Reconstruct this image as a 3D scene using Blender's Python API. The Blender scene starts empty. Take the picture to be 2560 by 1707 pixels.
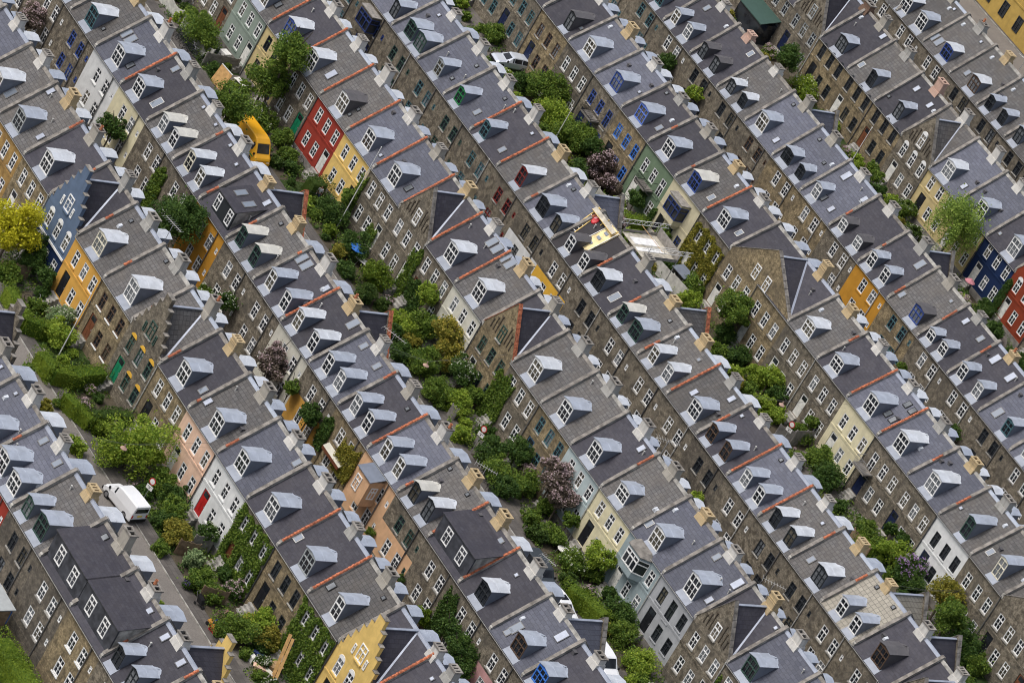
# Terraced "row" houses seen from the air: every house, tree, van and garden thing is built in metres.
# rows run along +x; ROWS = (x of party wall 0, y of the ridge, house width, eave drop below the coping)
import bpy, bmesh, math, random
from mathutils import Vector, Matrix
random.seed(7)
C = bpy.context.scene.collection
PI = math.pi

# ------------------------------------------------------------------ materials
def srgb(h):
    h = h.lstrip('#'); r = [int(h[i:i+2], 16)/255 for i in (0, 2, 4)]
    return tuple(((c+.055)/1.055)**2.4 if c > .04045 else c/12.92 for c in r)
M = {}
def nodes_mat(name, rough=.8, metal=0.0, spec=.3):
    m = bpy.data.materials.new(name); m.use_nodes = True
    nt = m.node_tree; b = nt.nodes['Principled BSDF']
    b.inputs['Roughness'].default_value = rough; b.inputs['Metallic'].default_value = metal
    b.inputs['Specular IOR Level'].default_value = spec
    return m, nt, b
def N(nt, t, **kw):
    n = nt.nodes.new(t)
    for k, v in kw.items():
        if hasattr(n, k): setattr(n, k, v)
        else: n.inputs[k.replace('_', ' ')].default_value = v
    return n
def mixc(nt, fac, a, b, mode='MIX'):
    n = nt.nodes.new('ShaderNodeMix'); n.data_type = 'RGBA'; n.blend_type = mode
    for s, v in ((0, fac), (6, a), (7, b)):
        if hasattr(v, 'links'): nt.links.new(v, n.inputs[s])
        else: n.inputs[s].default_value = v if s == 0 else ((*v, 1) if len(v) == 3 else v)
    return n.outputs[2]
def coords(nt, kind='Object', rnd=True, scale=(1, 1, 1)):
    tc = nt.nodes.new('ShaderNodeTexCoord'); out = tc.outputs[kind]
    mp = nt.nodes.new('ShaderNodeMapping'); mp.inputs['Scale'].default_value = scale
    nt.links.new(out, mp.inputs['Vector'])
    if rnd:
        oi = nt.nodes.new('ShaderNodeObjectInfo')
        mu = nt.nodes.new('ShaderNodeVectorMath'); mu.operation = 'SCALE'; mu.inputs[0].default_value = (13, 37, 7)
        nt.links.new(oi.outputs['Random'], mu.inputs['Scale']); nt.links.new(mu.outputs[0], mp.inputs['Location'])
    return mp.outputs[0]
def noise(nt, vec, scale, detail=3, rough=.55, lo=.35, hi=.65):
    n = nt.nodes.new('ShaderNodeTexNoise'); n.inputs['Scale'].default_value = scale
    n.inputs['Detail'].default_value = detail; n.inputs['Roughness'].default_value = rough
    nt.links.new(vec, n.inputs['Vector'])
    mr = nt.nodes.new('ShaderNodeMapRange'); mr.inputs[1].default_value = lo; mr.inputs[2].default_value = hi
    nt.links.new(n.outputs['Fac'], mr.inputs[0]); return mr.outputs[0]
def bump(nt, b, h, strength=.3, dist=.02):
    n = nt.nodes.new('ShaderNodeBump'); n.inputs['Strength'].default_value = strength; n.inputs['Distance'].default_value = dist
    nt.links.new(h, n.inputs['Height']); nt.links.new(n.outputs[0], b.inputs['Normal'])

def plain(name, col, rough=.6, metal=0, var=.18, scale=2.5, spec=.3):
    m, nt, b = nodes_mat(name, rough, metal, spec)
    v = coords(nt); f = noise(nt, v, scale, 4)
    d = tuple(c*(1-var) for c in col); l = tuple(min(1, c*(1+var*.6)) for c in col)
    nt.links.new(mixc(nt, f, d, l), b.inputs['Base Color']); M[name] = m; return m
def plaster(name, col, dirt=.35):
    m, nt, b = nodes_mat(name, .85)
    v = coords(nt); f = noise(nt, v, 1.1, 5, .6)
    v2 = coords(nt, scale=(3.0, 3.0, .35)); g = noise(nt, v2, 1.6, 4, .6, .5, .78)
    c = mixc(nt, f, tuple(x*.86 for x in col), tuple(min(1, x*1.06) for x in col))
    gm = nt.nodes.new('ShaderNodeMath'); gm.operation = 'MULTIPLY'; gm.inputs[1].default_value = dirt; nt.links.new(g, gm.inputs[0])
    c = mixc(nt, gm.outputs[0], c, tuple(x*.55+.02 for x in col))
    nt.links.new(c, b.inputs['Base Color']); M[name] = m
def brick(name, a, bcol, soot):
    m, nt, b = nodes_mat(name, .92, 0, .2)
    v = coords(nt, scale=(1, 1, 2.6)); f = noise(nt, v, 5.2, 2, .85, .38, .62)
    v2 = coords(nt); g = noise(nt, v2, .5, 5, .6, .42, .68); h = noise(nt, v2, 1.9, 3, .65, .42, .66)
    c = mixc(nt, f, a, bcol); c = mixc(nt, h, c, tuple(x*.72 for x in a))
    gm = nt.nodes.new('ShaderNodeMath'); gm.operation = 'MULTIPLY'; gm.inputs[1].default_value = .7; nt.links.new(g, gm.inputs[0])
    c = mixc(nt, gm.outputs[0], c, soot); nt.links.new(c, b.inputs['Base Color']); bump(nt, b, f, .25, .02); M[name] = m
def slates(name, c1, c2, joint, bw, rh, mort, stain, stainamt, offs=.5, rough=.7, patch=None):
    m, nt, b = nodes_mat(name, rough, 0, .3)
    v = coords(nt, 'UV'); br = nt.nodes.new('ShaderNodeTexBrick'); br.offset = offs; br.squash = 1
    br.inputs['Scale'].default_value = 1; br.inputs['Brick Width'].default_value = bw; br.inputs['Row Height'].default_value = rh
    br.inputs['Mortar Size'].default_value = mort; br.inputs['Mortar Smooth'].default_value = .3; br.inputs['Bias'].default_value = 0
    br.inputs['Color1'].default_value = (*c1, 1); br.inputs['Color2'].default_value = (*c2, 1); br.inputs['Mortar'].default_value = (*joint, 1)
    # slight wobble so that the courses are not ruler-straight
    nz = nt.nodes.new('ShaderNodeTexNoise'); nz.inputs['Scale'].default_value = .9; nt.links.new(v, nz.inputs['Vector'])
    sc = nt.nodes.new('ShaderNodeVectorMath'); sc.operation = 'SCALE'; sc.inputs['Scale'].default_value = .07
    nt.links.new(nz.outputs['Color'], sc.inputs[0]); ad = nt.nodes.new('ShaderNodeVectorMath'); nt.links.new(v, ad.inputs[0]); nt.links.new(sc.outputs[0], ad.inputs[1])
    nt.links.new(ad.outputs[0], br.inputs['Vector'])
    c = br.outputs['Color']
    g = noise(nt, v, .75, 5, .62, .4, .72); gm = nt.nodes.new('ShaderNodeMath'); gm.operation = 'MULTIPLY'; gm.inputs[1].default_value = stainamt
    nt.links.new(g, gm.inputs[0]); c = mixc(nt, gm.outputs[0], c, stain)
    h = noise(nt, v, 5.0, 3, .7, .3, .75); c = mixc(nt, h, c, mixc(nt, .5, c, tuple(x*.55 for x in c1)))
    if patch:
        pn = noise(nt, v, .55, 2, .4, .62, .64); pm = nt.nodes.new('ShaderNodeMath'); pm.operation = 'MULTIPLY'; pm.inputs[1].default_value = .6; nt.links.new(pn, pm.inputs[0]); c = mixc(nt, pm.outputs[0], c, (.075, .073, .078))
        ln = noise(nt, v, 3.2, 4, .7, .60, .72); lq = nt.nodes.new('ShaderNodeMath'); lq.operation = 'MULTIPLY'; lq.inputs[1].default_value = .35; nt.links.new(ln, lq.inputs[0]); c = mixc(nt, lq.outputs[0], c, (.26, .245, .215))
    # each roof slightly lighter or darker than the next
    oi = nt.nodes.new('ShaderNodeObjectInfo'); mr = nt.nodes.new('ShaderNodeMapRange'); mr.inputs[3].default_value = .82; mr.inputs[4].default_value = 1.18
    nt.links.new(oi.outputs['Random'], mr.inputs[0]); hv = nt.nodes.new('ShaderNodeHueSaturation'); hv.inputs['Saturation'].default_value = 1.0; nt.links.new(mr.outputs[0], hv.inputs['Value']); nt.links.new(c, hv.inputs['Color'])
    nt.links.new(hv.outputs[0], b.inputs['Base Color']); bump(nt, b, br.outputs['Fac'], -.35, .02) if False else None
    M[name] = m
def leafmat(name, dark, light, rough=.6, tip=None):
    m, nt, b = nodes_mat(name, rough, 0, .25)
    ge = nt.nodes.new('ShaderNodeNewGeometry'); c = mixc(nt, ge.outputs['Random Per Island'], dark, light)
    v = coords(nt); f = noise(nt, v, .9, 3, .6, .38, .68); c = mixc(nt, f, mixc(nt, .35, c, dark), c)
    nt.links.new(c, b.inputs['Base Color'])
    b.inputs['Subsurface Weight'].default_value = 0
    tr = nt.nodes.new('ShaderNodeBsdfTranslucent'); nt.links.new(c, tr.inputs['Color'])
    mx = nt.nodes.new('ShaderNodeMixShader'); mx.inputs[0].default_value = .35
    out = nt.nodes['Material Output']; nt.links.new(b.outputs[0], mx.inputs[1]); nt.links.new(tr.outputs[0], mx.inputs[2]); nt.links.new(mx.outputs[0], out.inputs['Surface'])
    M[name] = m
def ground_mat(name, a, bcol, scale=.8, fine=9):
    m, nt, b = nodes_mat(name, .95, 0, .15)
    v = coords(nt, rnd=False); f = noise(nt, v, scale, 5, .65, .35, .68); g = noise(nt, v, fine, 3, .7, .3, .7)
    c = mixc(nt, f, a, bcol); c = mixc(nt, g, c, mixc(nt, .6, c, tuple(x*.4 for x in a))); nt.links.new(c, b.inputs['Base Color']); M[name] = m
def paving(name, a, bcol, joint):
    m, nt, b = nodes_mat(name, .9, 0, .2)
    v = coords(nt, rnd=False); br = nt.nodes.new('ShaderNodeTexBrick'); br.inputs['Scale'].default_value = 1
    br.inputs['Brick Width'].default_value = .8; br.inputs['Row Height'].default_value = .5; br.inputs['Mortar Size'].default_value = .02
    br.inputs['Color1'].default_value = (*a, 1); br.inputs['Color2'].default_value = (*bcol, 1); br.inputs['Mortar'].default_value = (*joint, 1)
    nt.links.new(v, br.inputs['Vector']); f = noise(nt, v, .7, 5, .6, .4, .7)
    nt.links.new(mixc(nt, f, br.outputs['Color'], tuple(x*.6 for x in a)), b.inputs['Base Color']); M[name] = m

brick('brick', (.115, .098, .074), (.33, .286, .215), (.088, .079, .066))
brick('brick_dark', (.10, .087, .07), (.25, .215, .165), (.065, .06, .053))
brick('brick_yellow', (.155, .122, .072), (.42, .33, .195), (.115, .095, .068))
brick('brick_ochre', (.31, .19, .065), (.43, .28, .10), (.2, .12, .05)); brick('recess_shade', (.07, .055, .04), (.15, .12, .085), (.05, .045, .04))
brick('brick_red', (.22, .06, .03), (.33, .10, .05), (.12, .04, .025))
for n_, h_ in dict(white='#dfe0de', offwhite='#d2cfc0', cream='#dcd3b0', yellow='#e3c173', sunny='#e6b443', orange='#d2a04c', ochre='#c48d30',
                   peach='#dfb48c', pink='#e3bfa6', red='#98382b', bluegrey='#9aa8ab', paleblue='#b4c2c2', greygreen='#8b978c', green='#6c7f66',
                   grey='#a9abae', steelblue='#5f7088', navy='#12284e', redbrown='#8a3a22', beige='#c9b684', creamgrey='#cfc6a6', rose='#c99a98', far='#b89a52').items():
    plaster('wall_'+n_, tuple(c*.92 for c in srgb('#'+h_.lstrip('#'))), .22 if n_ in ('white', 'navy', 'red') else .34)
slates('roof_o', (.088, .084, .083), (.140, .134, .131), (.038, .037, .038), .40, .34, .024, (.115, .098, .08), .55, .12)
slates('roof_l', (.30, .275, .225), (.37, .34, .28), (.12, .11, .09), .46, .42, .03, (.2, .18, .15), .5, .12)
slates('roof_b', (.088, .093, .122), (.128, .134, .170), (.045, .047, .062), .62, .34, .018, (.11, .112, .128), .5)
slates('roof_d', (.039, .037, .049), (.058, .056, .070), (.03, .029, .034), .5, .3, .016, (.075, .068, .072), .45)
slates('roof_x', (.028, .025, .028), (.034, .03, .034), (.024, .022, .024), 1.1, .5, .012, (.04, .036, .038), .4)
def zinc(name, col, rough, metal):
    m, nt, b = nodes_mat(name, rough, metal, .5)
    v = coords(nt); f = noise(nt, v, 1.3, 4, .6); nt.links.new(mixc(nt, f, tuple(c*.8 for c in col), col), b.inputs['Base Color']); M[name] = m
zinc('zinc', (.42, .46, .53), .45, .25); zinc('zinc_white', (.60, .63, .67), .42, .15); zinc('zinc_old', (.56, .55, .50), .6, .05)
zinc('zinc_dark', (.105, .10, .105), .6, .1); zinc('cheek', (.19, .215, .265), .5, .15)
zinc('apron_lead', (.27, .295, .345), .5, .2); zinc('flashing', (.36, .39, .46), .45, .3)
for n_, c_ in dict(w=(.80, .80, .78), c=(.72, .68, .55), k=(.03, .034, .038), g=(.045, .085, .07), G=(.03, .2, .07), b=(.05, .09, .30), B=(.13, .22, .62), L=(.06, .20, .62),
                   t=(.07, .15, .17), r=(.20, .035, .03), n=(.10, .065, .045), y=(.36, .38, .38), d=(.03, .05, .16)).items():
    plain('paint_'+n_, c_, .45, 0, .08)
M['curtain'] = None
def panes():
    for name, a, c in (('glass', (.012, .014, .018), (.03, .035, .042)), ('glass_pale', (.10, .11, .12), (.20, .21, .22)), ('glass_warm', (.05, .045, .035), (.12, .11, .085))):
        m, nt, b = nodes_mat(name, .08, 0, .5)
        v = coords(nt); f = noise(nt, v, .8, 2, .5, .4, .6); nt.links.new(mixc(nt, f, a, c), b.inputs['Base Color']); M[name] = m
    m, nt, b = nodes_mat('rooflight_glass', .05, 0, .9); b.inputs['Base Color'].default_value = (.22, .25, .29, 1); b.inputs['Metallic'].default_value = .3; M['rooflight_glass'] = m
panes()
for n_, c_ in dict(w=(.55, .53, .49), y=(.46, .35, .20), g=(.34, .33, .305), s=(.34, .315, .27), p=(.48, .32, .25), n=(.16, .10, .07)).items():
    plaster('chimney_'+n_, c_, 1.0)
plain('cement', (.235, .215, .19), .9, 0, .45, 2.0); plain('cement_side', (.34, .325, .295), .9, 0, .45, 1.6); plain('cement_dark', (.20, .185, .165), .9, 0, .35, 2.0)
plain('orange_tile', (.46, .15, .075), .85, 0, .55, 5); plain('orange_old', (.36, .12, .065), .85, 0, .45, 4)
plain('slate_front', (.055, .058, .068), .6, 0, .45, 1.5); plain('black', (.012, .012, .013), .7, 0, .1); plain('soot', (.02, .018, .016), .9); plain('pipe', (.16, .155, .15), .5, .3); plain('pipe_pale', (.5, .49, .46), .5, .2)
plain('gutter', (.085, .085, .09), .5, .3)
plain('wood', (.24, .17, .11), .8, 0, .3, 3); plain('wood_new', (.55, .33, .13), .7, 0, .2, 3); plain('wood_orange', (.62, .30, .06), .7, 0, .25, 5); plain('wood_grey', (.27, .25, .225), .85, 0, .3, 3)
plain('white_fence', (.52, .51, .46), .8, 0, .25, 2)
plain('door_white', (.70, .69, .64), .5); plain('door_green', (.01, .19, .09), .5); plain('door_blue', (.012, .02, .06), .5); plain('door_red', (.42, .02, .02), .4); plain('door_black', (.015, .016, .02), .4); plain('door_brown', (.16, .06, .03), .5); plain('door_bluemid', (.05, .12, .2), .5)
plain('car_white', (.80, .81, .82), .25, 0, .02, spec=.6); plain('car_yellow', (.80, .40, .02), .3, 0, .03, spec=.6); plain('car_silver', (.62, .66, .72), .28, .3, .03); plain('car_dark', (.05, .06, .07), .3, .2, .05)
plain('car_green', (.07, .30, .06), .3); plain('tyre', (.018, .018, .019), .9); plain('rim', (.32, .32, .33), .4, .6); plain('lamp_red', (.5, .02, .015), .3); plain('lamp_clear', (.7, .72, .74), .15); plain('plate_yellow', (.78, .58, .03), .4)
plain('steel', (.45, .45, .46), .4, .6); plain('white_metal', (.75, .74, .70), .45); plain('tarp_yellow', (.80, .64, .32), .5, 0, .25, 1.6); plain('tarp_blue', (.02, .12, .42), .45); plain('red_plastic', (.55, .03, .04), .4); plain('white_sheet', (.80, .79, .77), .6); plain('ladder_yellow', (.72, .50, .16), .5)
plain('pink_parasol', (.55, .22, .25), .8); plain('terracotta', (.42, .16, .08), .8); plain('box_card', (.42, .28, .15), .9); plain('box_blue', (.04, .06, .16), .6)
plain('skin', (.50, .29, .20), .55, 0, .05); plain('hair_fair', (.30, .20, .10), .7); plain('hair_brown', (.06, .035, .02), .7); plain('cloth_white', (.72, .73, .74), .85); plain('cloth_pale', (.62, .60, .52), .85); plain('jeans', (.05, .07, .14), .9); plain('cloth_black', (.02, .02, .022), .9)
plain('sign_red', (.55, .02, .025), .45); plain('board_pale', (.48, .44, .36), .8, 0, .3, 2); plain('bench_wood', (.40, .36, .30), .8, 0, .25, 3)
ground_mat('soil', (.075, .062, .045), (.13, .11, .075)); ground_mat('asphalt', (.22, .20, .18), (.27, .245, .22), .5, 14); ground_mat('lawn', (.035, .06, .018), (.07, .10, .03), 1.2, 16)
paving('pavement', (.115, .104, .096), (.135, .122, .112), (.07, .065, .06)); paving('yard', (.15, .135, .12), (.19, .17, .15), (.09, .08, .07))
ground_mat('dark_road', (.085, .08, .085), (.11, .104, .106), .5, 14)
leafmat('leaf_mid', (0.051, 0.115, 0.018), (0.269, 0.360, 0.053)); leafmat('leaf_dark', (0.031, 0.079, 0.018), (0.137, 0.218, 0.041)); leafmat('leaf_light', (0.113, 0.212, 0.022), (0.484, 0.573, 0.076))
leafmat('leaf_yellow', (.40, .40, .015), (.78, .70, .05)); leafmat('leaf_olive', (0.124, 0.144, 0.020), (0.490, 0.412, 0.069)); leafmat('leaf_willow', (0.095, 0.182, 0.028), (0.422, 0.532, 0.100)); leafmat('leaf_hedge', (0.064, 0.130, 0.014), (0.269, 0.346, 0.034)); leafmat('leaf_hedge_dark', (0.031, 0.070, 0.014), (0.123, 0.182, 0.034))
leafmat('leaf_purple', (.05, .035, .03), (.14, .10, .075)); leafmat('leaf_dry', (.10, .085, .06), (.26, .20, .16)); leafmat('leaf_grey', (0.138, 0.224, 0.099), (0.429, 0.515, 0.243))
leafmat('bloom_white', (.55, .55, .45), (.85, .85, .75)); leafmat('bloom_lilac', (.34, .19, .42), (.66, .46, .74)); leafmat('bloom_pink', (.44, .32, .33), (.74, .60, .60)); leafmat('bloom_peach', (.6, .35, .28), (.8, .6, .5)); leafmat('bloom_yellow', (.55, .42, .05), (.8, .65, .2)); leafmat('bloom_violet', (.10, .04, .25), (.24, .12, .5))
plain('bark', (.10, .08, .06), .95, 0, .3, 6)

# ------------------------------------------------------------------ mesh helpers
class MB:
    def __init__(s): s.v = []; s.f = []; s.m = []; s.uv = {}; s.mats = []
    def mi(s, mat):
        if mat not in s.mats: s.mats.append(mat)
        return s.mats.index(mat)
    def face(s, pts, mat, uv=None):
        i = len(s.v); s.v += [tuple(p) for p in pts]; s.f.append(tuple(range(i, i+len(pts)))); s.m.append(s.mi(mat))
        if uv: s.uv[len(s.f)-1] = uv
    def hexa(s, p, mat, skip=()):
        for n, q in enumerate(((0, 3, 2, 1), (4, 5, 6, 7), (0, 1, 5, 4), (1, 2, 6, 5), (2, 3, 7, 6), (3, 0, 4, 7))):
            if n not in skip: s.face([p[k] for k in q], mat)
    def box(s, x0, x1, y0, y1, z0, z1, mat):
        s.hexa([(x0, y0, z0), (x1, y0, z0), (x1, y1, z0), (x0, y1, z0), (x0, y0, z1), (x1, y0, z1), (x1, y1, z1), (x0, y1, z1)], mat)
    def obox(s, o, ax, ay, az, mat):     # o corner, three edge vectors
        o, ax, ay, az = map(Vector, (o, ax, ay, az))
        s.hexa([o, o+ax, o+ax+ay, o+ay, o+az, o+az+ax, o+az+ax+ay, o+az+ay], mat)
    def beam(s, a, b, w, mat, h=None):   # rectangular bar from a to b
        a, b = Vector(a), Vector(b); d = (b-a); L = d.length; d = d/L; h = h or w
        up = Vector((0, 0, 1)) if abs(d.z) < .95 else Vector((1, 0, 0)); x = d.cross(up).normalized(); y = x.cross(d).normalized()
        s.obox(a-x*w/2-y*h/2, d*L, x*w, y*h, mat)
    def prism(s, poly, axis, t0, t1, mat, side=None):   # poly in the two other axes, extruded along axis
        def P(p, t):
            q = list(p); q.insert(axis, t); return tuple(q)
        n = len(poly)
        s.face([P(p, t0) for p in poly], mat); s.face([P(p, t1) for p in reversed(poly)], mat)
        for i in range(n):
            a, b = poly[i], poly[(i+1) % n]; s.face([P(b, t0), P(a, t0), P(a, t1), P(b, t1)], side or mat)
    def tube(s, pts, r, mat, n=6, cap=True):
        rings = []; pts = [Vector(p) for p in pts]
        rr = r if isinstance(r, (list, tuple)) else [r]*len(pts)
        for i, p in enumerate(pts):
            d = (pts[min(i+1, len(pts)-1)]-pts[max(i-1, 0)]).normalized()
            up = Vector((0, 0, 1)) if abs(d.z) < .9 else Vector((1, 0, 0)); x = d.cross(up).normalized(); y = x.cross(d)
            rings.append([p+(x*math.cos(2*PI*k/n)+y*math.sin(2*PI*k/n))*rr[i] for k in range(n)])
        for a, b in zip(rings, rings[1:]):
            for k in range(n): s.face([a[k], a[(k+1) % n], b[(k+1) % n], b[k]], mat)
        if cap: s.face(list(reversed(rings[0])), mat); s.face(rings[-1], mat)
    def lathe(s, prof, mat, c=(0, 0, 0), n=12):
        for (r0, z0), (r1, z1) in zip(prof, prof[1:]):
            for k in range(n):
                a, b = 2*PI*k/n, 2*PI*(k+1)/n
                s.face([(c[0]+r0*math.cos(a), c[1]+r0*math.sin(a), c[2]+z0), (c[0]+r0*math.cos(b), c[1]+r0*math.sin(b), c[2]+z0), (c[0]+r1*math.cos(b), c[1]+r1*math.sin(b), c[2]+z1), (c[0]+r1*math.cos(a), c[1]+r1*math.sin(a), c[2]+z1)], mat)
    def mesh(s, name, weld=True, smooth=False):
        me = bpy.data.meshes.new(name); me.from_pydata(s.v, [], s.f)
        for mm in s.mats: me.materials.append(M[mm])
        me.polygons.foreach_set('material_index', s.m)
        if s.uv:
            ul = me.uv_layers.new(name='UVMap'); co = [0.0]*(2*len(me.loops))
            for fi, uvs in s.uv.items():
                st = me.polygons[fi].loop_start
                for k, (a, b) in enumerate(uvs): co[2*(st+k)] = a; co[2*(st+k)+1] = b
            ul.data.foreach_set('uv', co)
        if weld:
            bm = bmesh.new(); bm.from_mesh(me); bmesh.ops.remove_doubles(bm, verts=bm.verts, dist=1e-4)
            bmesh.ops.recalc_face_normals(bm, faces=bm.faces); bm.to_mesh(me); bm.free()
        if smooth: me.polygons.foreach_set('use_smooth', [True]*len(me.polygons))
        me.update(); return me
def link(name, me, parent=None, loc=(0, 0, 0), rot=(0, 0, 0), scale=(1, 1, 1)):
    o = bpy.data.objects.new(name, me); C.objects.link(o); o.parent = parent; o.location = loc; o.rotation_euler = rot; o.scale = scale; return o
def tag(o, label, cat, group=None):
    o['label'] = label; o['category'] = cat
    if group: o['group'] = group
    return o
def thing(name, label, cat, loc=(0, 0, 0), rotz=0, group=None):
    o = link(name, None, None, loc, (0, 0, rotz)); o.empty_display_size = .3; return tag(o, label, cat, group)
def struct(name, me, loc=(0, 0, 0)):
    o = link(name, me, None, loc); o['kind'] = 'structure'; return o
_cache = {}
def cached(key, fn):
    if key not in _cache: _cache[key] = fn()
    return _cache[key]
def dup(root, loc, rotz, label=None, group=None):
    r = root.copy(); C.objects.link(r); r.location = loc; r.rotation_euler = (0, 0, rotz)
    if label: r['label'] = label
    if group: r['group'] = group
    for ch in list(root.children):
        c = ch.copy(); C.objects.link(c); c.parent = r
        for g in ch.children:
            d = g.copy(); C.objects.link(d); d.parent = c
    return r

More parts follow.
